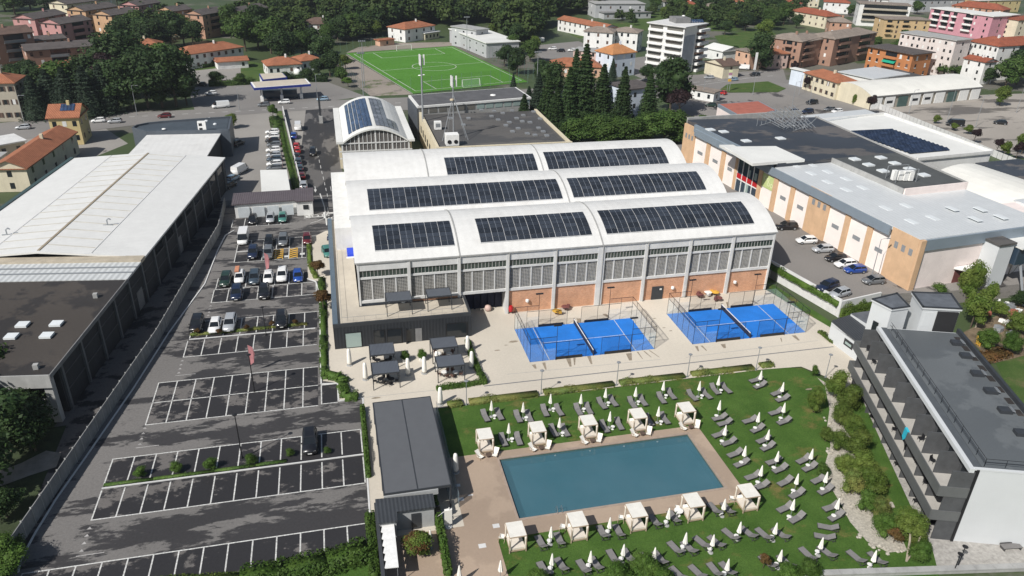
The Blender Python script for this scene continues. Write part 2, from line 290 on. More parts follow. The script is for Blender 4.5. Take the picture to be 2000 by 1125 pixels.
LW=[('lawn',[(10.6,73.6),(44.1,73.6),(44.1,84.25),(10.6,84.25)]),('lawn',[(13.75,40),(44.1,40),(44.1,59.6),(13.75,59.6)]),('lawn',[(44.1,40)]+[(44.1,84.25)]+[tuple(p[:2]) for p in PP([(1478,724),(1530,717),(1570,720),(1610,742),(1640,765),(1682,776),(1737,899),(1787,1007),(1822,1062),(1835,1130),(1800,1200)])])]
for n,p in LW: sheet(n,p,.03,'lawn')
DK=[[(10.6,72.25),(44.05,72.25),(44.05,73.75),(10.6,73.75)],[(42,61.85),(44.05,61.85),(44.05,72.25),(42,72.25)],[(10.6,59.35),(44.05,59.35),(44.05,61.85),(10.6,61.85)],[(10.6,61.85),(16.8,61.85),(16.8,72.25),(10.6,72.25)],[(8.2,40),(13.8,40),(13.8,59.35),(8.2,59.35)],[(8.2,59.35),(10.6,59.35),(10.6,62),(8.2,62)]]
d=MB()
for p in DK: d.prism(p,-.05,.07)
struct('pool_deck',d,'deck_resin')
c=MB(); t=.3
c.box(PX0-.02,PX1+.02,PY1-.02,PY1+t,-.02,.10); c.box(PX0-.02,PX1+.02,PY0-t,PY0+.02,-.02,.10); c.box(PX0-t,PX0-.02,PY0-t,PY1+t,-.02,.101); c.box(PX1+.02,PX1+t,PY0-t,PY1+t,-.02,.101)
pool=thing('swimming_pool','long rectangular blue swimming pool set in the brown deck','pool',(29,67,-1.4))
c.build('coping','deck_resin' if False else M('coping_stone',(.33,.26,.21),.8,.15,1.5),pool)
b=MB(); x0,x1,y0,y1,zb=PX0-.02,PX1+.02,PY0-.02,PY1+.02,-1.35
b.poly([(x0,y0,zb),(x1,y0,zb),(x1,y1,zb),(x0,y1,zb)])
for q in ([(x0,y0),(x1,y0)],[(x1,y0),(x1,y1)],[(x1,y1),(x0,y1)],[(x0,y1),(x0,y0)]): b.poly([(*q[0],zb),(*q[1],zb),(*q[1],.08),(*q[0],.08)])
b.build('basin','pool_tile',pool)
MB().poly([(x0,y0,-.12),(x1,y0,-.12),(x1,y1,-.12),(x0,y1,-.12)]).build('water','pool_water',pool)
for k in (0,.55):
    MB().path([(21.2+k,61.7,.1),(21.2+k,61.7,.75),(21.2+k,62.1,.9),(21.2+k,62.3,.5),(21.2+k,62.3,-.9)],.025).build('ladder_rail','chrome',pool)
for k in range(4): MB().lathe([(.14,0),(.1,.05)],10,(24+k*4.6,72.15,-.45)).build('pool_light','skylight',pool)
# gravel bed
sheet('gravel_bed',PP([(1596,738),(1611,755),(1620,800),(1615,835),(1622,870),(1612,905),(1613,935),(1630,965),(1642,985),(1660,1020),(1693,1058),(1735,1080),(1772,1076),(1758,1045),(1720,1015),(1705,985),(1690,930),(1680,890),(1668,840),(1650,790),(1632,760)]),.06,'gravel_white')
gs=MB()
for x,y in [(1664,990),(1640,970),(1700,1066),(1740,1078),(1720,1071),(1618,850),(1616,822),(1620,880),(1650,1000),(1622,945),(1760,1072),(1680,1045),(1715,935),(1740,985),(1705,930)]:
    for k in range(5):
        p=P(x+rnd.uniform(-7,7),y+rnd.uniform(-6,6),.06); s=rnd.uniform(.12,.3); gs.lathe([(s*.9,0),(s,.1),(s*.6,s*.8)],6,p)
tag(gs.build('gravel_stones','gravel_white'),'pale loose stones bordering the gravel bed under the shrubs','stones',kind='stuff')
sheet('hotel_patio',PP([(1682,776),(1737,899),(1787,1007),(1815,1060),(1860,1056),(1700,745),(1660,752)]),.07,'stone_paving')
sheet('hotel_forecourt',PP([(1815,1050),(1870,1040),(2080,1040),(2080,1112),(1832,1116)]),.05,'stone_paving')
sheet('service_court',[(1.2,48),(8.2,48),(8.2,63.5),(1.2,63.5)],.06,'deck_resin')
sheet('side_passage_deck',[(8.2,59.4),(10.6,59.4),(10.6,84),(8.2,84)],.065,M('smoke_paving',(.32,.35,.38),.6,.15,.6))
sheet('rough_ground',PP([(1500,550),(1580,600),(1640,640),(1625,690),(1500,560)])+[Vector((74.5,109,0))],.04,'lawn')
sheet('grass_verge',[(-35.2,40),(1.3,40),(1.3,60.2),(-8,60.0),(-14,58.5),(-35.2,57)],.03,'lawn')
sheet('dirt_path',PP([(-60,990),(0,950),(60,928),(110,912),(120,885),(90,880),(40,905),(-60,940)]),.0,'path_dirt')
sheet('left_undergrowth',PP([(-80,860),(130,830),(60,1000),(0,1100),(-60,1200)]),-.025,M('undergrowth',(.035,.05,.02),.9,.5,.6,bmp=.8))
sheet('garden_bank',PP([(1880,650),(2060,560),(2060,680),(1940,710)]),.03,M('garden_soil',(.16,.12,.075),.9,.5,.7,bmp=.8))
# football pitch
FA,FB,FC,FD=P(676,104),P(884,90),P(1032,160),P(806,183)
def fuv(u,v,z=.03):
    a=FA.lerp(FB,u); b=FD.lerp(FC,u); q=a.lerp(b,v); return Vector((q.x,q.y,z))
sheet('football_pitch',[FA,FB,FC,FD],.02,'pitch')
ln=MB()
def seg(pts,w=.24):
    s=strip(pts,w); ln.add(s.v,s.f)
seg([fuv(.05,.04),fuv(.97,.04),fuv(.97,.96),fuv(.05,.96),fuv(.05,.04)]); seg([fuv(.05,.5),fuv(.97,.5)])
seg([fuv(.51,.5)+Vector((9.15*math.cos(a*.2618),9.15*math.sin(a*.2618),0)) for a in range(25)])
seg([fuv(.22,.04),fuv(.22,.2),fuv(.8,.2),fuv(.8,.04)]); seg([fuv(.22,.96),fuv(.22,.8),fuv(.8,.8),fuv(.8,.96)]); seg([fuv(.0,.02),fuv(.0,1)],.2)
struct('pitch_lines',ln,'line_paint')
sheet('sand_strip',PP([(650,122),(676,106),(806,184),(725,188),(700,170)]),-.01,'sand_strip')
sheet('pitch_end_strip',PP([(700,92),(770,84),(880,82),(886,89),(676,103)]),-.01,'sand_strip')
# car park markings
W=2.47
def stalls(y0,y1,x0,x1,kerbs=True,skip=()):
    sheet('parking_bays',[(x0,y0),(x1,y0),(x1,y1),(x0,y1)],.006,'asphalt_stalls')
def bays(x0,x1,lines,cols,name='bay_lines'):
    mb=MB(); w=.075
    for y in lines: mb.poly([(x0-w,y-w,.014),(x1,y-w,.014),(x1,y+w,.014),(x0-w,y+w,.014)])
    for (y0,y1) in cols:
        x=x0
        while x<x1+.2:
            mb.poly([(x-w,y0+.08,.014),(x+w,y0+.08,.014),(x+w,y1-.08,.014),(x-w,y1-.08,.014)]); x+=W
    struct(name,mb,'line_paint')
for y0,y1,x0,x1 in [(58.6,64.7,-34.2,.2),(71.3,81.75,-29.25,.3),(88.1,98,-26.7,-4.9),(104.4,115.2,-24.3,-4.9),(121.6,131.2,-22.2,-6.6),(137.5,147.8,-20,-6.8),(155.3,160.2,-22,-10.3),(88.4,93,-4.5,-2.3)]: stalls(y0,y1,x0,x1)
bays(-34.1,.2,[64.7],[(59.3,64.7)]); bays(-29.25,.3,[71.3],[(71.3,76.2)]); bays(-29.25,.4,[81.75],[(77,81.75)])
bays(-26.7,-4.9,[88.15,93.1,98],[(88.15,98)]); bays(-4.45,-2.3,[88.4,93],[(88.4,93)]); bays(-24.35,-5,[104.45],[(104.45,109.3)]); bays(-24.2,-4.6,[115.2],[(109.9,115.2)])
bays(-22.3,-5.1,[121.6,126.45],[(121.6,126.4)]); bays(-22.1,-6.6,[126.55],[(126.5,131.2)]); bays(-19.95,-6.8,[137.5,142.4],[(137.5,147.8)]); bays(-19.95,-2.7,[147.8],[]); bays(-22,-10.2,[155.4],[(155.4,160)])
mk=MB()
for (x,y) in [(-29.4,66.6),(-24.6,100),(-22.5,117),(-26.9,84)]:
    for k in range(4): mk.poly([(x,y+k*1.1,.014),(x+.5,y+k*1.1,.014),(x+.25,y+k*1.1+.4,.014)])
    mk.poly([(x-.1,y-.6,.014),(x+2.6,y-.6,.014),(x+2.6,y-.48,.014),(x-.1,y-.48,.014)])
struct('give_way_marks',mk,M('worn_paint',(.36,.35,.34),.8,.4,2.5))
# kerbs
def kerb(pts,w=.16,h=.13,name='kerb',mat='concrete_light'):
    mb=MB()
    for a,b in zip(pts,pts[1:]):
        a,b=Vector((*a[:2],0)),Vector((*b[:2],0)); d=b-a; n=Vector((-d.y,d.x,0)).normalized()*w; mb.obox(a-n/2,d,n,(0,0,h))
    return struct(name,mb,mat)
kerb([(-29.3,76.4),(.5,76.55)]); kerb([(-24.2,109.55),(-5.2,109.5)]); kerb([(-19.9,142.3),(-15.2,142.4)])
kerb([(.5,62),(.75,76.5),(1.1,88.7),(-2.2,88.6),(-2.2,93),(-4.45,93.2),(-4.5,104),(-4.4,121.7),(-5.1,126.6),(-6.6,128)],.2)
kerb([P(36,1118),P(40,1095),P(70,1040),P(110,975),P(170,890),P(260,760),P(330,650),P(400,555),P(425,490),P(440,460),P(458,450)],.18,.12)
# lane markings
lm=MB()
def ldash(pts,w=.12):
    s=strip(pts,w); lm.add([(x,y,.012) for x,y,_ in s.v],s.f)
for k in range(9): ldash([P(618+k*2.6,290+k*11),P(619+k*2.6,296+k*11)],.14)
ldash([P(625,378),P(634,405),P(638,440)],.25); ldash([P(606,436),P(620,432),P(634,426),P(641,415),P(640,405)],.14); ldash([P(594,426),P(606,424),P(635,423)],.3); ldash([P(642,417),P(668,416)],.3)
for k in range(4): ldash([P(592+k*1.5,408+k*4.5),P(601+k*1.5,412+k*4.5)],.5)
ldash([P(590,400),P(596,424)],.15); ldash([P(600,404),P(611,425)],.15)
ldash([P(615,364),P(616,370)],.18); lm.poly([P(613,370,.012),P(619,370,.012),P(616,376,.012)]); ldash([P(645,364),P(647,373)],.12)
for k in range(24):
    a=P(200+k*26,231-k*1.35); b=P(211+k*26,230.4-k*1.35); ldash([a,b],.3)
for k in range(8): ldash([P(1330+k*24,163-k*2),P(1342+k*24,162-k*2)],.3)
ldash([P(1325,172),P(1480,150)],.2); ldash([P(1400,150),P(1500,140)],.2)
struct('lane_lines',lm,'line_paint')
fc=bpy.data.curves.new('stop_lettering','FONT'); fc.body='STOP'; fc.size=2.1; fc.align_x='CENTER'; fc.materials.append(mt('line_paint'))
fo=bpy.data.objects.new('stop_lettering',fc); col.objects.link(fo); fo.location=(*P(621,419)[:2],.014); fo.rotation_euler=(0,0,math.pi); fo['kind']='structure'
fo2=fo.copy(); col.objects.link(fo2); fo2.location=(*P(658,423)[:2],.014)
# yellow hatched bays
yl=MB()
for xa,xb in ((-12.7,-11.2),(-9.9,-8.5)):
    for k in range(5): yl.poly([(xa,137.7+k*.95,.016),(xb,138.3+k*.95,.016),(xb,138.75+k*.95,.016),(xa,138.15+k*.95,.016)])
    for x in (xa,xb): yl.poly([(x-.06,137.5,.016),(x+.06,137.5,.016),(x+.06,142.4,.016),(x-.06,142.4,.016)])
struct('yellow_bay_lines',yl,'yellow_paint')
wh=MB()
for x,y in ((-11.1,138.2),(-8.2,138.9)): wh.poly([(x+.2,y,.016),(x+1.1,y,.016),(x+1.1,y+.9,.016),(x+.2,y+.9,.016)])
struct('bay_symbol',wh,'line_paint')
# ================================================================ the vaulted sports hall
HX0,HX1,HY0,SP,EZ,RISE=2.0,74.0,108.6,18.3,11.5,3.1
def vz(y,k,off=0): yc=HY0+SP*(k+.5); return EZ+RISE*(1-((y-yc)/(SP/2))**2)+off
hall=thing('sports_hall','long white sports hall with three barrel vaults and solar roof behind blue courts','building',((HX0+HX1)/2,HY0,0))
c=MB(); c.box(2.2,18.2,109.0,163.3,0,11.35); c.box(25.8,73.8,109.0,163.3,0,11.35); c.box(18.2,25.8,117,163.3,0,11.35); c.box(18.2,25.8,109.0,117,4.35,11.35)
c.build('wall','concrete_light',hall)
for k in range(3):
    mb=MB(); n=16; y0=HY0+SP*k-(.16 if k==0 else 0); y1=HY0+SP*(k+1)+(.35 if k==2 else 0)
    for i in range(n):
        a=y0+(y1-y0)*i/n; b=y0+(y1-y0)*(i+1)/n; za,zb=vz(a,k),vz(b,k)
        mb.add([(HX0-.3,a,za),(HX1+.3,a,za),(HX1+.3,b,zb),(HX0-.3,b,zb),(HX0-.3,a,za-.2),(HX1+.3,a,za-.2),(HX1+.3,b,zb-.2),(HX0-.3,b,zb-.2)],[(0,1,2,3),(4,5,6,7),(0,4,7,3),(1,5,6,2)]+([(0,1,5,4)] if i==0 else [])+([(3,2,6,7)] if i==n-1 else []))
    v=mb.build('roof_vault','white_ribs_x',hall,smooth=False)
    for X in (HX0+.05,HX1-.05):
        g=MB(); ys=[y0+.3+(y1-y0-.6)*i/12 for i in range(13)]; g.poly([(X,ys[0],11.2)]+[(X,y,vz(y,k,-.2)) for y in ys]+[(X,ys[-1],11.2)]); g.build('gable_wall','concrete_light',hall)
    for X in ([18,42] if k==0 else [42] if k==1 else [18,42]):
        sm=MB(); 
        for i in range(n):
            a=y0+(y1-y0)*i/n; b=y0+(y1-y0)*(i+1)/n; sm.obox((X,a,vz(a,k,.01)),(.22,0,0),(0,b-a,vz(b,k)-vz(a,k)),(0,0,.09))
        sm.build('roof_seam','concrete_mid',v)
    if k: MB().box(HX0-.25,HX1+.25,HY0+SP*k-.35,HY0+SP*k+.35,11.45,11.62).build('valley_gutter','concrete_light',hall)
MB().box(HX0-.3,HX1+.3,HY0-.34,HY0-.17,11.22,11.42).build('gutter','concrete_mid',hall)
MB().box(HX0,HX1,HY0-.13,HY0+.4,9.95,11.3).build('top_beam','concrete_light',hall)
BW=8.0
for i in range(10):
    x=HX0+BW*i; w=.62 if i==5 else .27
    MB().box(max(HX0,x-w),min(HX1,x+w),HY0-.2,HY0+.38,0 if i not in(0,1,2) else 3.9,11.1).build('pillar','concrete_light',hall)
    if 0<i<9: MB().tube((x+.2,HY0-.3,4 if i<3 else .1),(x+.2,HY0-.3,11.2),.07).build('downpipe','concrete_mid',hall)
for i in range(9):
    a=HX0+BW*i+(.27 if i!=5 else .62); b=HX0+BW*(i+1)-(.27 if i!=4 else .62); n=13
    MB().box(a,b,HY0+.08,HY0+.3,8.8,9.95).build('clerestory_glass','glass_green',hall)
    mu=MB()
    for k in range(1,n): x=a+(b-a)*k/n; mu.box(x-.04,x+.04,HY0,HY0+.1,8.8,9.95)
    mu.build('mullions','concrete_mid',hall)
    MB().box(a,b,HY0-.08,HY0+.38,8.45,8.8).build('beam','concrete_light',hall)
    MB().box(a,b,HY0+.2,HY0+.38,4.75,8.45).build('window_glass','glass_grey',hall)
    la=MB()
    for k in range(1,28): x=a+(b-a)*k/28; la.box(x-.022,x+.022,HY0+.1,HY0+.2,4.75,8.45)
    for k in range(1,14): z=4.75+3.6*k/14; la.box(a,b,HY0+.11,HY0+.19,z-.022,z+.022)
    la.build('lattice',M('lattice_concrete',(.40,.395,.38),.8,.15,1),hall)
    for k in range(1,4):
        x=a+(b-a)*k/4; MB().box(x-.1,x+.1,HY0+.02,HY0+.22,4.75,8.45).build('mullion','concrete_light',hall)
    MB().box(a,b,HY0-.12,HY0+.38,4.3,4.75).build('sill_beam','concrete_light',hall)
    if i>2: MB().box(a,b,HY0+.1,HY0+.42,0,4.3).build('brick_panel','brick',hall)
    if i==1: MB().box(a,b,HY0+.1,HY0+.42,3.8,4.3).build('brick_panel','brick',hall)
d=MB().box(18.3,25.7,111.2,111.4,.08,4.3).build('door_curtain',M('curtain_navy',(.012,.016,.04),.7,.3,1.5),hall)
for k in range(6): MB().box(18.5+k*1.2,18.75+k*1.2,110.9,111.15,.08,4.25).build('curtain_fold','curtain_navy',hall)
x=HX0+BW*6+1.9; MB().box(x,x+2.1,HY0-.02,HY0+.1,0,2.6).build('door','anthracite',hall)
MB().box(x+1.4,x+1.8,HY0-.05,HY0-.02,1.9,2.2).build('door_sign','plate_white',hall)
for px,py in ((1035,597),(1323,572),(1445,560)):
    p=P(px,py,2.2); MB().lathe([(.12,0),(.3,.15),(.3,.5),(.1,.6)],8,(p.x,HY0-.2,1.9)).build('wall_lamp','white_paint',hall)
MB().lathe([(.3,0),(.42,.5),(.3,1.)],8,(26.6,HY0-.4,.6)).build('hose_reel','red_sign',hall)
ball=MB().lathe([(.05,0),(.45,.12),(.6,.5),(.45,.95),(.05,1.1)],10,P(953,607,.08)); tag(ball.build('equipment_bag',M('bag_pink',(.58,.42,.37),.8,.1,2),None,True),'round pale pink bag standing in the dark hall doorway','bag')
# left lower annex wall of hall
MB().box(-1.0,2.0,131,163.3,0,8.2).build('side_annex','render_white',hall)
# ---------------------------------------------------------------- solar arrays on the vaults
def onvault(px,py,k):
    z=13.
    for _ in range(40):
        p=P(px,py,z); z=.5*z+.5*vz(p.y,k,.12)
    return P(px,py,z)
def arclen(y0,y1,k,n=40):
    ys=[y0+(y1-y0)*i/n for i in range(n+1)]; L=[0]
    for a,b in zip(ys,ys[1:]): L.append(L[-1]+math.hypot(b-a,vz(b,k)-vz(a,k)))
    return ys,L
ARR=[(0,(726,441),(877,431),(888,478),(732,490),6,'solar array of six columns over the hall entrance, leftmost on the front vault'),
(0,(926,427),(1139,414),(1156,458),(939,474),9,'solar array of nine columns in the middle of the front vault'),
(0,(1165,411),(1447,394),(1474,436),(1185,457),13,'long solar array at the right end of the front vault'),
(1,(716,369),(1086,350),(1099,388),(721,410),16,'very long solar array on the left of the middle vault'),
(1,(1106,348),(1360,335),(1380,370),(1120,386),13,'long solar array on the right of the middle vault'),
(2,(866,308),(1042,300),(1050,333),(874,341),9,'solar array of nine columns on the left of the rear vault'),
(2,(1059,297),(1290,287),(1308,319),(1072,331),12,'solar array on the right of the rear vault beside the trees')]
for k,a,b,c2,d2,nc,lab in ARR:
    A,B,C,D=[onvault(*q,k) for q in (a,b,c2,d2)]
    x0,x1=(A.x+D.x)/2,(B.x+C.x)/2; yt,yb=(A.y+B.y)/2,(C.y+D.y)/2
    ys,L=arclen(yb,yt,k); T=L[-1]; w=(x1-x0)/nc; h=T/6
    t=thing('solar_array',lab,'solar panels',((x0+x1)/2,(yt+yb)/2,vz((yt+yb)/2,k)),0,'solar arrays on the hall roof')
    base=MB().box(-w/2+.055,w/2-.055,-h/2+.04,h/2-.04,-.02,.03).mesh('panel','solar_dark')
    rail=MB()
    for j in range(7):
        s=min(T*j/6,T-1e-4); i=next(q for q in range(len(L)-1) if L[q+1]>=s); y=ys[i]+(ys[i+1]-ys[i])*(s-L[i])/(L[i+1]-L[i]); rail.box(x0,x1,y-.05,y+.05,vz(y,k,.0),vz(y,k,.09))
    rail.build('mounting_rails',M('rail_alu',(.55,.56,.57),.4,.1,2),t)
    bs=MB()
    for a_,b_ in zip(ys[::4],ys[4::4]): bs.poly([(x0,a_,vz(a_,k,.075)),(x1,a_,vz(a_,k,.075)),(x1,b_,vz(b_,k,.075)),(x0,b_,vz(b_,k,.075))])
    bs.build('backing_sheet','rail_alu',t)
    for j in range(6):
        s=T*(j+.5)/6; i=next(q for q in range(len(L)-1) if L[q+1]>=s); y=ys[i]+(ys[i+1]-ys[i])*(s-L[i])/(L[i+1]-L[i])
        sl=math.atan(-2*RISE*(y-(HY0+SP*(k+.5)))/(SP/2)**2)
        for q in range(nc):
            o=bpy.data.objects.new('panel',base); col.objects.link(o); o.parent=t
            o.location=(x0+w*(q+.5)-t.location.x,y-t.location.y,vz(y,k,.14)-t.location.z); o.rotation_euler=(sl,0,0)
# ---------------------------------------------------------------- club house with roof terrace
CX0,CX1,CY=-2.3,18.8,102.3
club=thing('club_house','low dark grey club house with pale roof terrace in front of the sports hall','building',(8,CY,0))
mb=MB(); mb.prism([(CX0,CY),(CX1,CY),(CX1,108.5),(1.9,108.5),(1.9,146),(CX0,146)],0,3.85); mb.build('wall','cladding_ribs',club)
MB().poly([(CX0+.3,CY+.3,3.9),(CX1-.3,CY+.3,3.9),(CX1-.3,108.2,3.9),(1.9,108.2,3.9),(1.9,145.8,3.9),(CX0+.3,145.8,3.9)]).build('terrace_floor','beige_terrace',club)
pp=MB(); pp.box(CX0-.02,CX1+.02,CY-.02,CY+.3,3.8,4.35); pp.box(CX1-.3,CX1+.02,CY+.3,108.3,3.8,4.35); pp.build('parapet','anthracite',club)
MB().box(CX0-.03,CX0+.75,CY+.3,146,3.8,4.36).build('side_parapet',M('parapet_blue',(.10,.135,.17),.5,.12,.6),club)
for u0,u1,m2 in ((2.0-CX0-2.6,4.4-CX0-2.6,'glass_pale'),(6.0,7.6,'glass_dark'),(8.0,10.2,'glass_dark'),(17.2,20.4,'glass_dark')):
    w=MB().box(CX0+u0,CX0+u1,CY-.05,CY+.02,.2,2.7).build('window',m2,club)
    f=MB()
    for z in (.12,2.7): f.box(CX0+u0-.08,CX0+u1+.08,CY-.09,CY-.01,z,z+.08)
    for x in (u0,u1): f.box(CX0+x-.08,CX0+x+.0,CY-.09,CY-.01,.2,2.7)
    f.build('window_frame','black_metal',w)
dd=MB().box(CX0+11,CX0+12.2,CY-.05,CY+.03,.1,2.5).build('door','glass_dark',club); MB().box(CX0+10.8,CX0+11,CY-.5,CY,.1,2.6).build('door_leaf','black_metal',dd)
MB().box(CX0+12.3,CX0+13.3,CY-.06,CY,.1,2.4).build('stone_panel','concrete_dark',club)
rl=MB()
for y in (0,): rl.path([(CX0+1.4,145,4.9),(CX0+1.4,CY+1,4.9),(CX1-.6,CY+1,4.9),(CX1-.6,107.8,4.9)],.025)
for k in range(24): rl.tube((CX0+1.4,CY+1+k*1.9,3.9),(CX0+1.4,CY+1+k*1.9,4.9),.018,n=4)
for k in range(12): rl.tube((CX0+1.4+k*1.7,CY+1,3.9),(CX0+1.4+k*1.7,CY+1,4.9),.018,n=4)
rl.build('railing','grey_metal',club)
bt=thing('roof_box','blue covered equipment box on white plinth on the roof terrace','box',P(684,500,3.9)); q=P(684,500,3.9)
MB().box(q.x-.7,q.x+.9,q.y-1.,q.y-.7,3.9,4.1).build('plinth','white_paint',bt); MB().box(q.x-.5,q.x+.75,q.y-.7,q.y+2.4,3.9,4.5).build('cover','blue_tarp',bt)
def pergola(label,pts,z,h,mat,group,posts=True):
    "aluminium louvre pergola given by its four roof corners"
    A,B,C,D=[P(*q,z) for q in pts]; x0,x1,y1,y0=(A.x+D.x)/2,(B.x+C.x)/2,(A.y+B.y)/2,(C.y+D.y)/2
    t=thing('pergola',label,'pergola',((x0+x1)/2,(y0+y1)/2,z-h),0,group)
    n=18
    for i in range(n): 
        xa=x0+.1+(x1-x0-.2)*i/n; MB().obox((xa,y0+.1,z-.1),((x1-x0)/n*.92,0,.07),(0,y1-y0-.2,0),(0,0,.03)).build('louvre','grey_metal' if mat is None else mat,t)
    fr=MB(); fr.box(x0,x1,y0,y0+.12,z-.2,z); fr.box(x0,x1,y1-.12,y1,z-.2,z); fr.box(x0,x0+.12,y0+.12,y1-.12,z-.2,z); fr.box(x1-.12,x1,y0+.12,y1-.12,z-.2,z); fr.build('frame','anthracite',t)
    for x in (x0+.07,x1-.07):
        for y in (y0+.07,y1-.07): MB().box(x-.06,x+.06,y-.06,y+.06,z-h,z-.2).build('post','anthracite',t)
    return (x0,x1,y0,y1)
M('louvre_blue',(.13,.145,.17),.4,.06,1,metal=.3)
PG=[]
for lab,pts in (('dark louvre pergola nearest the club house door, left pair rear',[(720,672),(767,668),(773,690),(722,695)]),('dark louvre pergola over black table set, left pair front',[(724,708),(777,703),(781,726),(727,732)]),('dark louvre pergola at the right rear beside the hedge',[(838,660),(890,656),(894,678),(844,680)]),('dark louvre pergola over brown chairs, right pair front',[(848,696),(902,690),(908,712),(855,718)])):
    PG.append(pergola(lab,pts,2.75,2.67,'louvre_blue','pergolas on the club terrace'))
for lab,pts in (('louvre pergola on the roof terrace with white planters below',[(751,572),(799,567),(807,586),(754,589)]),('louvre pergola on the roof terrace nearest the hall doorway',[(831,564),(879,561),(882,577),(833,580)])):
    pergola(lab,pts,6.5,2.6,'louvre_blue','pergolas on the roof terrace')
for i,(px,py) in enumerate(((760,590),(788,590))):
    p=P(px,py,3.9); t=thing('planter','round white planter under the roof terrace pergola, '+('left' if i==0 else 'right')+' one','planter',p,0,'roof terrace planters')
    MB().lathe([(.35,0),(.45,.5),(.5,.7)],10).build('pot','white_paint',t,wl=False); MB().lathe([(.44,.66),(.3,.75)],10).build('soil','earth',t,wl=False)
# tables and chairs below the pergolas
def chairset(kind):
    t=thing('bistro_chair','chair','chair',(0,0,0)); m2={'black':'black_metal','brown':M('rattan_brown',(.12,.065,.05),.7,.25,4)}[kind]
    MB().obox((-.24,-.24,.43),(.48,0,0),(0,.48,0),(0,0,.05)).build('seat',m2,t,wl=False); MB().obox((-.24,.2,.48),(.48,0,0),(0,.06,0),(0,.06,.42)).build('backrest',m2,t,wl=False)
    for x in (-.21,.21):
        for y in (-.21,.21): MB().tube((x,y,0),(x,y,.43),.02,n=4).build('leg',m2,t,wl=False)
        MB().box(x-.03,x+.03,-.22,.22,.62,.66).build('armrest',m2,t,wl=False)
    return t
protos={k:chairset(k) for k in('black','brown')}; usedp=set()
def place(proto,key,loc,rz,label,group,scale=None,swap=None):
    "first use moves the prototype itself, later uses copy it"
    if key not in usedp and not swap:
        usedp.add(key); proto.location=loc; proto.rotation_euler=(0,0,rz); tag(proto,label,None,group)
        if scale is not None: proto.scale=(scale,)*3 if not hasattr(scale,'__len__') else scale
        return proto
    return dup(proto,loc,rz,label,group,scale,swap)
PN=['left rear','left front','right rear','right front']
for i,(x0,x1,y0,y1) in enumerate(PG):
    kind='black' if i<2 else 'brown'
    for j,(dx,dy) in enumerate(((.3,.55),(.7,.45))):
        cx,cy=x0+(x1-x0)*dx,y0+(y1-y0)*dy
        tb=thing('bistro_table','small '+('black' if i<2 else 'pale')+' table under the '+PN[i]+' pergola, '+('left' if j==0 else 'right')+' of two','table',(cx,cy,.08),0,'terrace tables')
        MB().lathe([(.45,.7),(.45,.75)],12).build('table_top','black_metal' if i<2 else 'table_white',tb,wl=False); MB().tube((0,0,0),(0,0,.7),.04).build('stem','black_metal',tb,wl=False); MB().lathe([(.25,0),(.2,.04)],8).build('foot','black_metal',tb,wl=False)
        for q in range(3):
            a=q*2.09+i+j; place(protos[kind],kind,(cx+.75*math.cos(a),cy+.75*math.sin(a),.08),a-math.pi/2,f'{kind} chair under the {PN[i]} pergola, {sorted(range(3),key=lambda r:math.cos(r*2.09+i+j)).index(q)and("middle" if sorted(range(3),key=lambda r:math.cos(r*2.09+i+j)).index(q)==1 else "rightmost")or "leftmost"} at its {"left" if j==0 else "right"} table','terrace chairs')
# wrapped parasols: tall white covers on the terrace
wp=thing('wrapped_parasol','','parasol',(0,0,0)); MB().lathe([(.30,.25),(.36,.5),(.33,1.5),(.26,2.5),(.2,2.75),(.04,2.85)],10).build('cover','parasol_white',wp,True,wl=False); MB().tube((0,0,0),(0,0,.3),.05).build('pole','grey_metal',wp,wl=False); MB().lathe([(.5,0),(.45,.1)],8).build('base','concrete_mid',wp,wl=False)
for i,(px,py,lab) in enumerate([(683,713,'leftmost on the terrace beside the dark club house wall'),(714,741,'beside the left front pergola'),(797,732,'between the left pergolas and terrace centre'),(829,729,'standing in the open at the terrace centre'),(913,687,'between right rear pergola and hedge'),(921,718,'by the hedge corner, right of the right front pergola'),(903,655,'against the glass window of the club house'),(860,790,'at the upper right corner of the long louvre roof'),(890,922,'between glass wall and brown pool deck'),(853,718,'behind the post of the right front pergola')]):
    place(wp,'wp',P(px,py,.08),rnd.random()*6,'tall parasol wrapped in white cover, '+lab,'wrapped parasols')
for i,(px,py) in enumerate(((791,706),(824,703))):
    t=thing('potted_shrub','green shrub in square white pot on the terrace, '+('left' if i==0 else 'right')+' of two','plant',P(px,py,.08),0,'potted terrace shrubs')
    MB().prism([(-.35,-.35),(.35,-.35),(.35,.35),(-.35,.35)],0,.7).build('pot','white_paint',t,wl=False); t['_leaf']=1
POTS=[o for o in col.objects if o.name.startswith('potted_shrub')]
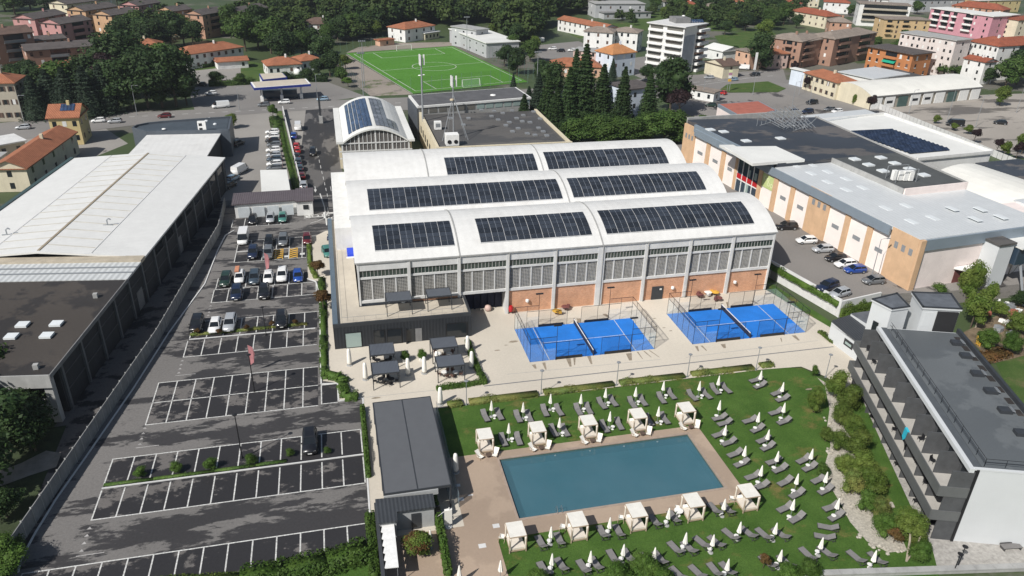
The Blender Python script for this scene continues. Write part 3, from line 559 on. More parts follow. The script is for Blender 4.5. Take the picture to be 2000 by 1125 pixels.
# ---------------------------------------------------------------- padel courts
def court(x0,y0,label):
    z=.09; t=thing('padel_court',label,'court',(x0+10,y0+5,z),0,'padel courts')
    MB().box(x0,x0+20,y0,y0+10,z,z+.03).build('surface','court_blue',t)
    l=MB(); zz=z+.036
    for x in (3.05,16.95): l.box(x0+x-.05,x0+x+.05,y0+.05,y0+9.95,zz-.002,zz+.004)
    l.box(x0+3.05,x0+16.95,y0+4.95,y0+5.05,zz-.001,zz+.005); l.build('court_lines','line_paint',t)
    n=MB().box(x0+9.98,x0+10.02,y0,y0+10,z+.05,z+.88).build('net',M('net_dark',(.02,.025,.05),.8,.1,2),t); MB().box(x0+9.95,x0+10.05,y0,y0+10,z+.86,z+.94).build('net_tape','white_paint',n)
    for y in (y0,y0+10): MB().tube((x0+10,y,z),(x0+10,y,z+1.05),.06).build('net_post','black_metal',t)
    def panel(a,b,zb,zt,mat,nm): 
        a,b=Vector(a),Vector(b); d=b-a; nn=Vector((-d.y,d.x,0)).normalized()*.02; MB().obox((a.x,a.y,zb),d,nn,(0,0,zt-zb)).build(nm,mat,t)
    for X in (x0,x0+20):
        for k in range(5): panel((X,y0+2*k+.04,0),(X,y0+2*k+1.96,0),z,z+3,'glass_clear','glass_panel')
        panel((X,y0,0),(X,y0+10,0),z+3,z+4,'mesh_dark','wire_panel')
        r=MB(); r.tube((X,y0,z+4),(X,y0+10,z+4),.04,n=4); r.tube((X,y0,z+3),(X,y0+10,z+3),.035,n=4)
        for k in range(6): r.tube((X,y0+2*k,z),(X,y0+2*k,z+4),.03,n=4)
        r.build('end_frame','black_metal',t)
    for Y in (y0,y0+10):
        for X0,s in ((x0,1),(x0+20,-1)):
            panel((X0+s*.04,Y,0),(X0+s*1.96,Y,0),z,z+3,'glass_clear','glass_panel'); panel((X0+s*2.04,Y,0),(X0+s*3.96,Y,0),z,z+2,'glass_clear','glass_panel')
            panel((X0+s*4,Y,0),(X0+s*8.8,Y,0),z,z+3,'mesh_dark','wire_panel'); panel((X0,Y,0),(X0+s*4,Y,0),z+3,z+4,'mesh_dark','wire_panel')
            r=MB(); r.tube((X0,Y,z+4),(X0+s*4,Y,z+4),.04,n=4); r.tube((X0+s*2,Y,z+3),(X0+s*8.8,Y,z+3),.035,n=4)
            for k in (0,2,4,6,8.8): r.tube((X0+s*k,Y,z),(X0+s*k,Y,z+(4 if k<=2 else 3)),.03,n=4)
            r.obox((X0+s*4,Y-.05,z),(s*4.2,0,0),(0,.1,0),(0,0,.45)); r.build('side_frame','black_metal',t)
    for X,Y in ((x0+4,y0+10.15),(x0+16,y0+10.15),(x0+4,y0-.15),(x0+16,y0-.15)):
        f=MB().tube((X,Y,z),(X,Y,z+6),.045,.035,5).build('light_mast','black_metal',t); MB().box(X-.6,X+.6,Y-.15,Y+.15,z+5.95,z+6.1).build('floodlight','black_metal',f)
for a,lab in (((1035,707.5),'blue padel court with glass walls, the one nearer the club house'),((1352.5,672.5),'blue padel court with glass walls, right of the two')):
    p=P(*a,.09); court(p.x,p.y,lab)
# ================================================================ left industrial hall (rotated a little)
LO=Vector((-37.3,90.8,0)); LV=(Vector((-24.9,180.5,0))-LO); LL=LV.length; LV.normalize(); LU=Vector((-LV.y,LV.x,0))   # LU points left
def lp(u,v,z): q=LO+LU*u+LV*v; return Vector((q.x,q.y,z))
lh=thing('industrial_hall','large white roofed industrial hall with dark side wall, left of the car park','building',lp(17,45,0))
def lbox(mb,u0,u1,v0,v1,z0,z1): return mb.obox(lp(u0,v0,z0),LU*(u1-u0),LV*(v1-v0),(0,0,z1-z0))
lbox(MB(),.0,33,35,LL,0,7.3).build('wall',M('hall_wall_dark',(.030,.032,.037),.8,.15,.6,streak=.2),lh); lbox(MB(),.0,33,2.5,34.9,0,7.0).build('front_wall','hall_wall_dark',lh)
for k in range(15):
    v=3+k*6.1; lbox(MB(),-.28,-.01,v,v+.45,0,6.9).build('pilaster',M('pilaster_grey',(.13,.135,.14),.85,.16,.6),lh)
for z in (2.6,4.9): lbox(MB(),-.06,0,3,LL-.5,z,z+.18).build('wall_rail',M('rail_dark',(.07,.072,.076),.8,.15,1),lh)
for k in (30,52): lbox(MB(),-.07,0,k,k+2.4,.2,3.4).build('door','concrete_dark',lh)
for k in range(8):
    v=40+k*6.1; lbox(MB(),-.05,0,v+1.2,v+4.8,5.2,6.5).build('window','glass_dark',lh)
rf=MB(); E0,E1,RZ=7.4,7.4,8.6
for ua,ub,za,zb in ((-.3,16.5,E0,RZ),(16.5,33.3,RZ,E1)):
    rf.add([lp(ua,35.5,za),lp(ub,35.5,zb),lp(ub,LL+.3,zb),lp(ua,LL+.3,za),lp(ua,35.5,za-.3),lp(ub,35.5,zb-.3),lp(ub,LL+.3,zb-.3),lp(ua,LL+.3,za-.3)],[(0,1,2,3),(4,5,6,7),(0,1,5,4),(1,2,6,5),(2,3,7,6),(3,0,4,7)])
roof=rf.build('roof','white_ribs',lh)
def rz_(u): return E0+(RZ-E0)*(1-abs(u-16.5)/16.8)
lbox(MB(),16.3,16.7,36,LL,RZ-.02,RZ+.08).build('ridge_cap',M('rust_ridge',(.30,.25,.18),.8,.2,1),roof)
for u in (8.3,24.7):
    for k in range(1): lbox(MB(),u-.09,u+.09,36,LL,rz_(u)-.02,rz_(u)+.06).build('roof_seam','concrete_light',roof)
for k in range(16):
    v=38+k*3.4; lr=MB()
    for ua,ub in ((8.4,16.2),(16.8,24.6)):
        a,b=lp(ua,v,rz_(ua)+.02),lp(ub,v+(.5 if ua<10 else -.3),rz_(ub)+.02); d=b-a; lr.obox(a,d,LV*.28,(0,0,.03))
    lr.build('roof_joint',M('joint_stain',(.55,.53,.47),.8,.15,1),roof)
for u,v in ((10,48),(25.5,44.5)):
    p=lp(u,v,rz_(u)); vp=MB().path([p,p+Vector((0,0,1)),p+Vector((.35,0,1.25)),p+Vector((.7,0,1.0))],.12); vp.box(p.x-.8,p.x+.8,p.y-.1,p.y+.1,p.z+.02,p.z+.12); vp.build('roof_vent','steel',lh)
for nm,v0,v1,z,m2 in (('parapet_band',33.6,35.6,7.62,M('band_beige',(.42,.37,.29),.8,.2,.6)),('skylight_strip',27.2,33.6,7.35,'translucent_ribs')):
    lbox(MB(),-.3,33,v0,v1,7.0,z).build(nm,m2,lh)
for v in (29.4,31.4): lbox(MB(),-.32,33,v,v+.35,7.36,7.46).build('strip_gutter','grey_metal',lh)
lbox(MB(),-.3,33,-.1,27.0,6.95,7.32).build('flat_roof','flat_roof_brown',lh); lbox(MB(),-.35,33,-.3,-.12,5.6,7.5).build('front_fascia','concrete_mid',lh)
lbox(MB(),-.45,-.32,-.3,27,6.9,7.5).build('roof_edge','concrete_dark',lh)
for px,py in ((43,636),(109,634),(21,659),(90,657)):
    p=P(px,py,7.4); MB().obox(p-LU*-.65-LV*.65,LU*-1.5,LV*1.4,(0,0,.3)).build('rooflight','skylight',lh)
for px,py in ((187,580),(71,719)):
    p=P(px,py,7.4); MB().box(p.x-.3,p.x+.3,p.y-.3,p.y+.3,7.3,8.).build('roof_vent','concrete_mid',lh)
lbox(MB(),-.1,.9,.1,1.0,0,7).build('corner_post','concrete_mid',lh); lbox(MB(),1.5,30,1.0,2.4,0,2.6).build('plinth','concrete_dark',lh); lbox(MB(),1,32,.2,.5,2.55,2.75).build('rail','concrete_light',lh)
lbox(MB(),33.1,33.9,35,LL+.5,6.6,7.6).build('side_gutter',M('gutter_green',(.05,.085,.085),.5,.1,1),lh)
# second and third halls behind it
h2=thing('white_roof_annex','white roofed annex behind the large industrial hall','building',(-38,196,0))
MB().prism([(-47.5,183.5),(-30,183.5),(-28.5,207),(-46,207.5)],0,5.9).build('wall','hall_wall_dark',h2); r=MB().prism([(-48,183.5),(-29.6,183.3),(-28.2,207),(-46.3,208.5)],5.9,6.15).build('roof','white_ribs_x',h2)
MB().prism([(-50.3,181.5),(-29.8,181.3),(-29.6,183.2),(-50.0,183.4)],0,5.6).build('lower_roof','white_ribs_x',h2)
h3=thing('curved_office','dark blue grey office with rounded corner and flat roof, behind the white annex','building',(-38,213,0))
pts=[(-46.5,207.6),(-26,206.2),(-26.6,220.5),(-44,217.6),(-47.5,216.6),(-50,214.6),(-50.6,212)]
MB().prism(pts,0,6.6).build('wall',M('office_slate',(.085,.10,.12),.5,.1,1),h3); cx=sum(p[0] for p in pts)/7; cy=sum(p[1] for p in pts)/7
MB().prism([(cx+(x-cx)*.95,cy+(y-cy)*.93) for x,y in pts],6.6,6.7).build('roof',M('roof_slate',(.06,.075,.09),.6,.2,.4),h3)
pr=MB()
for a,b in zip(pts,pts[1:]+pts[:1]):
    d=Vector((b[0]-a[0],b[1]-a[1],0)); nn=Vector((-d.y,d.x,0)).normalized()*.3; pr.obox((a[0],a[1],6.6),d,nn,(0,0,.55))
pr.build('parapet','office_slate',h3)
for px,py in ((409,232),(403,237),(420,243)): p=P(px,py,6.7); MB().lathe([(.5,0),(.45,.25),(.1,.4)],10,p).build('skylight','skylight',h3)
p=P(396,256,6.7); ac=MB().box(p.x-1,p.x+1,p.y-.4,p.y+.4,6.7,9.3).build('cooling_unit','white_paint',h3)
for z in (7.3,8.5): MB().obox((p.x-.7,p.y-.43,z-.35),(.8,0,0),(0,.02,0),(0,0,.7)).build('fan','black_metal',ac)
p=P(320,252,7); MB().lathe([(.55,0),(.4,.15),(.1,.2)],10,p).build('dish','white_paint',h3)
for k in range(4): MB().box(-45+k*4.4,-42.6+k*4.4,207.3-k*.3,207.5-k*.3,4.6,5.9).build('window','glass_dark',h3)
# ---------------------------------------------------------------- small barrel vault hall
sx0,sx1,sy0,sy1,sz=1.0,20.1,190.8,226.,7.0
sv=thing('small_vaulted_hall','smaller white barrel vaulted hall with blue and grey solar panels on its roof','building',(10,sy0,0))
MB().box(sx0+.4,sx1-.4,sy0+.4,sy1,0,6.9).build('wall','render_cream',sv)
def svz(x,o=0): return sz+3.3*(1-((x-(sx0+sx1)/2)/(8.2))**2)+o
xs=[2.4+16.3*i/14 for i in range(15)]
mb=MB()
for a,b in zip(xs,xs[1:]): mb.add([(a,sy0-.6,svz(a)),(b,sy0-.6,svz(b)),(b,sy1,svz(b)),(a,sy1,svz(a)),(a,sy0-.6,svz(a)-.4),(b,sy0-.6,svz(b)-.4)],[(0,1,2,3),(0,1,5,4)])
mb.build('roof_vault','white_roof',sv); MB().box(sx0-.2,2.4,sy0-.5,sy1,6.6,7.15).build('gutter_walk','white_roof',sv); MB().box(18.7,sx1+.3,sy0-.5,sy1,6.6,7.1).build('gutter_walk','white_roof',sv)
MB().poly([(2.4,sy0,0)]+[(x,sy0,svz(x)-.35) for x in xs]+[(18.7,sy0,0)]).build('end_glazing',M('end_glass',(.13,.12,.115),.3,.2,1),sv)
for k in range(17):
    x=2.2+16.7*k/16; MB().box(x-(.2 if k%4==0 else .08),x+(.2 if k%4==0 else .08),sy0-.15,sy0-.01,0,max(6.9,svz(x)-.4)).build('mullion','concrete_light',sv)
for z in (2.6,4.4,6.4): MB().box(1.4,19.7,sy0-.2,sy0-.02,z,z+.3).build('transom','concrete_light',sv)
def svarr(label,x0,x1,nc,rows,mat,skip=None):
    t=thing('solar_array',label,'solar panels',((x0+x1)/2,sy0+16,svz((x0+x1)/2)),0,'solar arrays on the small vaulted hall'); w=(x1-x0)/nc; y0=sy0+2; h=(sy1-3-y0)/rows
    base=MB().box(-w/2+.04,w/2-.04,-h/2+.04,h/2-.04,-.02,.03).mesh('panel',mat)
    for i in range(nc):
        x=x0+w*(i+.5); sl=math.atan(-2*3.3*(x-(sx0+sx1)/2)/8.2**2)
        for j in range(rows):
            if skip and skip(i,j): continue
            o=bpy.data.objects.new('panel',base); col.objects.link(o); o.parent=t; o.location=(x-t.location.x,y0+h*(j+.5)-t.location.y,svz(x,.13)-t.location.z); o.rotation_euler=(0,-sl,0)
svarr('blue solar array on the left slope of the small vaulted hall',3.9,10.0,6,13,'solar_blue'); svarr('grey solar array with stepped edge on the small vaulted hall',10.9,16.6,5,13,'solar_grey',lambda i,j:i>2 and j>3)
# ---------------------------------------------------------------- grey flat roof building with office and mast
gb=thing('flat_roof_building','cream building with large grey flat roof behind the vaulted hall','building',(41,181,0))
MB().box(24.4,58.8,178.6,214,0,7.2).build('wall','render_cream',gb); MB().box(25.2,58.0,179.4,213.8,7.2,7.4).build('roof','flat_roof_grey',gb)
pr=MB(); pr.box(24.4,58.8,178.6,179.3,7.2,8.1); pr.box(24.4,25.1,179.3,214,7.2,8.1); pr.box(58.1,58.8,179.3,214,7.2,7.9); pr.build('parapet','render_cream',gb)
for px,py in ((1000,217),(1022,226),(1042,219),(1055,233),(982,222),(995,240),(1012,252),(1030,262),(1052,251),(1061,258),(960,228),(973,235),(988,246),(1001,258),(1035,240),(1020,238),(1009,232),(965,218),(940,216),(1045,265),(1068,266),(905,245),(915,232),(880,232)):
    p=P(px,py,7.4); MB().box(p.x-.55,p.x+.55,p.y-.7,p.y+.7,7.38,7.75).build('rooflight',M('rooflight_dull',(.22,.23,.24),.4,.15,1),gb)
for k in range(7): MB().box(24.3,24.41,182+k*4.5,183.4+k*4.5,3.4,5.2).build('window','glass_dark',gb)
p=P(883,284,7.4); c1=thing('cooling_unit','large white cooling unit on the grey flat roof below the mast','cooling unit',p); MB().box(p.x-1.6,p.x+1.6,p.y-1,p.y+1.6,7.6,10.3).build('case','white_paint',c1); 
for s in (-.7,.7): MB().lathe([(.5,0),(.5,.06)],10,(0,0,0)).build('fan','black_metal',c1,wl=False)
for o,s in zip([q for q in c1.children if q.name.startswith('fan')],(-.8,.8)): o.location=(s,-1.05,1.2); o.rotation_euler=(math.pi/2,0,0)
MB().box(p.x-1.4,p.x+1.4,p.y-.8,p.y+1.4,7.4,7.62).build('feet','grey_metal',c1)
p=P(855,253,7.4); c2=thing('cooling_unit','slim white cooling unit near the parapet of the grey flat roof','cooling unit',p); MB().box(p.x-.9,p.x+.9,p.y-.7,p.y+.7,7.55,9.6).build('case','white_paint',c2); MB().box(p.x-.6,p.x+.6,p.y-.73,p.y-.7,8.2,9.2).build('grille','grey_metal',c2); MB().box(p.x-.8,p.x+.8,p.y-.5,p.y+.5,7.4,7.56).build('feet','grey_metal',c2)
of=thing('office_block','grey roofed office block with white fascia and window band, beside the football pitch','building',(42,222,0))
opts=[(24.3,214.2),(58.6,221.0),(57.2,234.5),(23.3,227.5)]
MB().prism(opts,0,9.2).build('wall','concrete_mid',of); MB().prism([(24,213.9),(58.9,220.7),(57.6,235),(23,228)],9.2,9.75).build('fascia','render_white',of); MB().prism([(24.6,214.6),(58.2,221.3),(57,234.3),(23.7,227.4)],9.75,9.85).build('roof',M('roof_office',(.10,.10,.105),.8,.25,.3),of)
dv=Vector((58.6-24.3,6.8,0)); 
for k in range(12):
    a=Vector((24.3,214.2,7.55))+dv*(k+.1)/12; MB().obox(a+Vector((0,-.08,0)),dv*(.8/12),(0,.06,0),(0,0,1.45)).build('window','glass_pale' if k>5 else 'glass_grey',of)
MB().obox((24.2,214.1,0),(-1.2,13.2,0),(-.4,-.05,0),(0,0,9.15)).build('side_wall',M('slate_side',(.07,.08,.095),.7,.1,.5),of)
p=P(963,186,9.9); MB().lathe([(.9,0),(.75,.2),(.2,.3)],12,p).build('dish','white_paint',of)
# masts
def mast(label,p,h,kind):
    t=thing('antenna_mast',label,'mast',p); x,y,z=p
    if kind=='pole':
        MB().tube(p,(x,y,z+h),.28,.18,8).build('pole','steel',t)
        for k in range(3):
            a=k*2.09; MB().box(x+.7*math.cos(a)-.2,x+.7*math.cos(a)+.2,y+.7*math.sin(a)-.15,y+.7*math.sin(a)+.15,z+h-2.4,z+h+.3).build('antenna','white_paint',t); MB().tube((x,y,z+h-1),(x+.7*math.cos(a),y+.7*math.sin(a),z+h-1),.06).build('bracket','steel',t)
        for a,zz in ((2.5,h-5.2),(.4,h-5)): MB().lathe([(.42,0),(.3,.15)],10,(x+.6*math.cos(a),y+.6*math.sin(a),z+zz)).build('dish','white_paint',t)
    else:
        MB().tube(p,(x,y,z+h),.2,.14,8).build('pole','steel',t)
        for dx,dy in ((-3.4,-3.2),(3.2,-3.4),(3.0,-1.6),(-1,3.5)): MB().tube((x+dx,y+dy,z),(x,y,z+h*.7),.07).build('brace','steel',t)
        for a in (0,2.09,4.19): MB().box(x+.8*math.cos(a)-.17,x+.8*math.cos(a)+.17,y+.8*math.sin(a)-.12,y+.8*math.sin(a)+.12,z+h-2.6,z+h).build('antenna','white_paint',t); MB().tube((x,y,z+h-1.2),(x+.8*math.cos(a),y+.8*math.sin(a),z+h-1.2),.05).build('bracket','steel',t)
        MB().lathe([(.55,0),(.5,.3),(.1,.4)],10,(x-.4,y-.5,z+h*.62)).build('dish',M('dish_tan',(.5,.42,.3),.6,.1,1),t)
mast('tall pole antenna mast with white panels at the roof corner by the office',P(826,237,7.4),17.5,'pole'); mast('braced antenna mast standing on the grey flat roof',P(886,268,7.4),15.5,'braced')
# ---------------------------------------------------------------- supermarket
BZ=2.6; TZ=12.1
MB_=MB(); plat=[(78.2,190),(77.6,113),(81.1,96.9),(90,98.6),(104,97.5),(135,97.5),(135,190)]
struct('market_car_park',MB().prism(plat,-.05,BZ),'asphalt_market')
mk_=thing('supermarket','long supermarket with pinkish white panels, orange bays and grey blue eaves','building',(95,140,BZ))
A0,A1=Vector((89.2,172.6,0)),Vector((96.0,99.4,0)); ML=(A1-A0).length; MD=(A1-A0).normalized(); MN=Vector((MD.y,-MD.x,0))*-1  # MN points into the building (right)
if MN.x<0: MN=-MN
def mp(s,d,z): q=A0+MD*s+MN*d; return Vector((q.x,q.y,z))
def mbx(mb,s0,s1,d0,d1,z0,z1): return mb.obox(mp(s0,d0,z0),MD*(s1-s0),MN*(d1-d0),(0,0,z1-z0))
mbx(MB(),.3,54,.3,29.5,BZ,TZ-.65).build('wall','panel_pinkwhite',mk_); mbx(MB(),54.1,ML-.3,.3,30,BZ,TZ-.65).build('wall','panel_pinkwhite',mk_)
# bays along the left face: (start,end,type)
segs=[]; s=-5.0
lay=[('o',5.5),('w',5.6),('p',1.6),('w',5.2),('p',1.6),('w',4.4),('p',1.0),('g',8.2),('p',1.2),('s',4.2),('p',1.4),('w',4.4),('p',1.3),('w',4.6),('o',6.2),('w',4.6),('p',1.3),('w',4.6),('p',1.3),('w',4.4),('o',6.2)]
tot=sum(b for _,b in lay); sc=(ML+5)/tot
for kind,wd_ in lay:
    wd_*=sc; e=s+wd_
    if kind=='o':
        q=mbx(MB(),s,e,-.35,.4,BZ,TZ).build('orange_bay','market_orange',mk_)
        for k in range(3): a=s+wd_*(.2+.27*k); mbx(MB(),a,a+wd_*.13,-.39,-.34,BZ+6.1,BZ+7.3).build('vent_grille','steel',q)
    elif kind=='p': mbx(MB(),s,e,-.3,.35,BZ,TZ-1.6).build('pilaster','market_orange',mk_)
    elif kind=='w':
        q=mbx(MB(),s,e,-.02,.3,BZ,TZ-1.8).build('wall_panel','panel_pinkwhite',mk_)
        wn=mbx(MB(),s+wd_*.3,s+wd_*.72,-.06,-.01,BZ+3.6,BZ+4.4).build('window','steel',q)
    elif kind=='s':
        q=mbx(MB(),s,e,-.02,.3,BZ,TZ-1.8).build('wall_panel','panel_pinkwhite',mk_); sg=mbx(MB(),s+.1,e-.1,-.12,-.02,BZ+4.2,BZ+7.2).build('green_sign','green_sign',mk_)
        for (u,v,rr) in ((.26,.70,.5),(.5,.66,.42),(.58,.36,.5),(.84,.34,.5)):
            cpt=mp(s+wd_*u,-.13,BZ+4.2+3*v); rg=MB(); n=14
            for k in range(n):
                a,b=6.283*k/n,6.283*(k+1)/n
                rg.poly([cpt+MD*(math.cos(a)*rr)+Vector((0,0,math.sin(a)*rr)),cpt+MD*(math.cos(b)*rr)+Vector((0,0,math.sin(b)*rr)),cpt+MD*(math.cos(b)*rr*.55)+Vector((0,0,math.sin(b)*rr*.55)),cpt+MD*(math.cos(a)*rr*.55)+Vector((0,0,math.sin(a)*rr*.55))])
            rg.build('sign_letter','pale_sign',sg)
    elif kind=='g':
        mbx(MB(),s,e,-.05,.3,BZ,TZ-1).build('glass_front','glass_blue',mk_); mbx(MB(),s,e,-.14,-.06,BZ+3.1,BZ+4.2).build('red_band','red_sign',mk_)
        for k in range(5): a=s+wd_*k/4; mbx(MB(),a-.1,a+.1,-.18,-.05,BZ,TZ-1).build('glazing_bar','white_paint',mk_)
        for k in (1,2): a=s+wd_*(.2+.3*k); mbx(MB(),a,a+.9,-.12,-.06,BZ+4.6,BZ+6.2).build('poster','door_pale_' if False else 'glass_pale',mk_)
        mbx(MB(),s,e,-.16,-.05,BZ+2.8,BZ+3.05).build('door_head','white_paint',mk_); mbx(MB(),s+wd_*.45,s+wd_*.6,-.17,-.05,BZ,BZ+2.8).build('door','glass_pale',mk_)
    s=e
ea=MB(); mbx(ea,.6,ML-6.4*sc,-.75,-.38,TZ-1.7,TZ-.05); ea.build('eave','cladding_blue',mk_)
# roofs: stained dark rear, grey front section, pink block
DZ=TZ+.9
XR=124.3; y33=mp(33,34,0).y; MB().prism([mp(-4.9,.2,0),mp(33,.2,0),(XR,y33),(XR,175)],TZ-.64,DZ).build('rear_roof','flat_roof_stained',mk_); MB().prism([mp(33,14.5,0),mp(54,14.5,0),(XR,121.6),(XR,y33)],TZ-.64,DZ+.01).build('rear_roof_extension',M('roof_charcoal',(.075,.08,.08),.8,.15,.4),mk_); mbx(MB(),33,ML,-.3,14.5,TZ-.6,TZ+.05).build('front_roof','market_ribs',mk_)
mbx(MB(),54.2,ML,14.45,30,TZ-.6,TZ-.28).build('front_roof_east','market_ribs',mk_)
mbx(MB(),-.2,32,-.5,.15,TZ-.9,DZ-.05).build('rear_eave','cladding_blue',mk_)
q0=mp(54,14.4,BZ); MB().obox(q0,(XR-q0.x,121.6-q0.y,0),MD*.3,(0,0,DZ+.3-BZ)).build('pink_end_wall','market_pink',mk_)
pr=MB(); mbx(pr,-5.1,-4.6,.2,35,TZ-.5,DZ+.5); pr.box(XR-.02,XR+.35,121.6,175.2,BZ,DZ+.25); mbx(pr,33,54,14.2,14.5,TZ-.5,DZ+.2); pr.build('parapet','concrete_mid',mk_)
for px,py in ((1387,254),(1413,258),(1457,276),(1524,271)): p=P(px,py,DZ); MB().obox(p-MD*.9-MN*.9,MD*1.8,MN*1.9,(0,0,.25)).build('rooflight','skylight',mk_)
for px,py in ((1669,312),(1720,309),(1696,323),(1747,320),(1724,335),(1776,331),(1804,343)): p=P(px,py,DZ); MB().obox(p-MD*.9-MN*.9,MD*1.8,MN*1.9,(0,0,.3)).build('rooflight','skylight',mk_)
for px,py in ((1553,324),(1585,322),(1617,336),(1584,339),(1653,350),(1617,356),(1685,367),(1653,371),(1730,407),(1770,402),(1822,426),(1860,408),(1905,428),(1780,433),(1915,409),(1955,424)):
    p=P(px,py,TZ); MB().obox(p-MD*1.2-MN*.6,MD*2.4,MN*1.2,(0,0,.12)).build('roof_hatch',M('hatch_pale',(.66,.69,.70),.4,.05,1),mk_)
# white projecting canopy
cz=DZ+.35; A,B,C,D=P(1414,287,cz),P(1470,320,cz),P(1572,312,cz),P(1515,286,cz)
MB().prism([A,B,C,D],cz-.5,cz+.1).build('canopy','white_roof',mk_); MB().prism([P(1405,283,cz),P(1432,283,cz),P(1462,298,cz),P(1440,302,cz)],cz-.5,cz+.05).build('canopy_side','white_roof',mk_)
# right hand front face
F0=mp(ML,0,0); Fd=(Vector((121,100.5,0))-F0); Fd.z=0
mbx(MB(),ML-.3,ML+.02,.2,24,BZ,TZ-2.2).build('front_panel','market_pink',mk_); mbx(MB(),ML-.1,ML+.35,.8,26,TZ-2.1,TZ-.1).build('front_eave','cladding_blue',mk_); mbx(MB(),ML-.1,ML+.45,-.3,.8,BZ,TZ-.1).build('corner_pilaster','market_orange',mk_)
tb=MB(); mbx(tb,ML+.05,ML+3.2,14.5,18,BZ-2.6,TZ-1.6); tb.build('lift_tower','hotel_white',mk_); mbx(MB(),ML-.02,ML+3.4,14.3,18.2,TZ-1.6,TZ-1.2).build('tower_roof','flat_roof_grey',mk_)
mbx(MB(),ML+.1,ML+4.5,18.4,24,TZ-2.2,TZ-1.95).build('glass_canopy','white_roof',mk_); mbx(MB(),ML+.1,ML+3.9,18.6,23.5,TZ-5.4,TZ-2.2).build('stair_glazing','glass_blue',mk_)
for d_ in (20,24,28,33): MB().tube(mp(ML+7,d_,0),mp(ML+3.2,d_+.6,TZ-5),.22).build('raking_column','steel',mk_)
e1=MB().prism([mp(ML+.2,9.2,0),mp(ML+.2,13.6,0),mp(ML+3,11.6,0)],BZ+2.9,BZ+3.3).build('entrance_canopy','white_paint',mk_); mbx(MB(),ML+.03,ML+.1,9.8,13,BZ-1.5,BZ+2.6).build('entrance_door',M('door_maroon',(.16,.06,.055),.6,.2,1),mk_)
mbx(MB(),61,ML-3,26,60,BZ,TZ-1.2).build('east_wing','market_pink',mk_); mbx(MB(),ML-3.2,ML+.2,26.2,60,TZ-3.2,TZ-.9).build('east_eave','cladding_blue',mk_); mbx(MB(),60.5,ML-2,36.2,60,TZ-1.2,TZ-.9).build('east_roof','market_ribs',mk_)
# plant on raised roof
p=P(1757,352,DZ); un=thing('roof_chillers','cluster of white and steel cooling units on the dark supermarket roof','cooling unit',p)
for k in range(4): MB().box(p.x-2+k*1.05,p.x-1.1+k*1.05,p.y-.4-k*.3,p.y+.4-k*.3,DZ+.2,DZ+2.2).build('unit','white_paint',un)
fr=MB()
for dx in (-2.2,2.6):
    for dy in (-1.5,1.5): fr.tube((p.x+dx,p.y+dy,DZ),(p.x+dx,p.y+dy,DZ+2.7),.07,n=4)
for dy in (-1.5,1.5): fr.tube((p.x-2.2,p.y+dy,DZ+2.7),(p.x+2.6,p.y+dy,DZ+2.7),.07,n=4)
fr.build('frame','steel',un)
# white solar roof building behind
ws=thing('white_flat_building','white flat roofed building with tilted solar rows behind the supermarket','building',(146,170,0))
wp_=[P(1590,238,9),P(1727,224,9),P(1936,298,9),P(1790,312,9)]
MB().prism([(p.x,p.y) for p in wp_],0,8.8).build('wall','render_white',ws); c0=sum(wp_,Vector())/4; MB().prism([c0+(p-c0)*1.02 for p in wp_],8.8,9.05).build('roof','white_roof',ws); pr=MB()
for a,b in zip(wp_,wp_[1:]+wp_[:1]): d=b-a; n_=Vector((-d.y,d.x,0)).normalized()*.4; pr.obox(Vector((a.x,a.y,9)),Vector((d.x,d.y,0)),n_,(0,0,.6))
pr.build('parapet','render_white',ws)
sa=thing('solar_array','rows of tilted blue solar panels on the white flat roof beyond the supermarket','solar panels',(150,165,9.1)); qa=[P(*q,9.3) for q in ((1660,258),(1742,254),(1856,293),(1778,300))]
bm_=MB().obox((-.5,-.42,0),(1,0,0),(0,.84,.38),(0,0,.04)).mesh('panel','solar_navy')
for i in range(14):
    for j in range(12):
        u,v=(j+.5)/12,(i+.5)/14; a=qa[0].lerp(qa[1],u); b=qa[3].lerp(qa[2],u); q=a.lerp(b,v)
        o=bpy.data.objects.new('panel',bm_); col.objects.link(o); o.parent=sa; o.location=q-sa.location; o.scale=((qa[1]-qa[0]).length/12*.97,(qa[3]-qa[0]).length/14*1.05,1); o.rotation_euler=(0,0,math.atan2((qa[1]-qa[0]).y,(qa[1]-qa[0]).x))
# white vaulted roof right edge
wv=thing('white_vault_store','white vaulted store roof at the right edge beyond the supermarket','building',(150,130,0)); wA,wB=P(1800,352,9),P(2080,456,9); dW=(wB-wA).normalized(); nW=Vector((-dW.y,dW.x,0)); nW=nW if nW.y>0 else -nW; Lw=(wB-wA).length
mb=MB(); n=10; Wd=22
for i in range(n):
    ua,ub=i/n,(i+1)/n; za,zb=9+2.6*(1-(2*ua-1)**2),9+2.6*(1-(2*ub-1)**2); a=wA+nW*Wd*ua; b=wA+nW*Wd*ub; mb.poly([(a.x,a.y,za),(a.x+dW.x*Lw,a.y+dW.y*Lw,za),(b.x+dW.x*Lw,b.y+dW.y*Lw,zb),(b.x,b.y,zb)])
mb.build('roof_vault','white_roof_old',wv); MB().obox((wA.x,wA.y,0),dW*Lw,nW*Wd,(0,0,8.95)).build('wall','market_pink',wv); MB().obox(wA+nW*-.3+Vector((0,0,-.5)),dW*Lw,nW*.3,(0,0,.4)).build('gutter','concrete_dark',wv)
db=thing('dark_flat_store','dark flat roofed store at the right edge behind the white vault','building',P(1960,330)); dq=[P(*q,7) for q in ((1905,318),(1990,310),(2080,335),(2060,365),(1985,345))]; MB().prism(dq,0,6.8).build('wall','concrete_mid',db); MB().prism(dq,6.8,7).build('roof','flat_roof_stained',db)
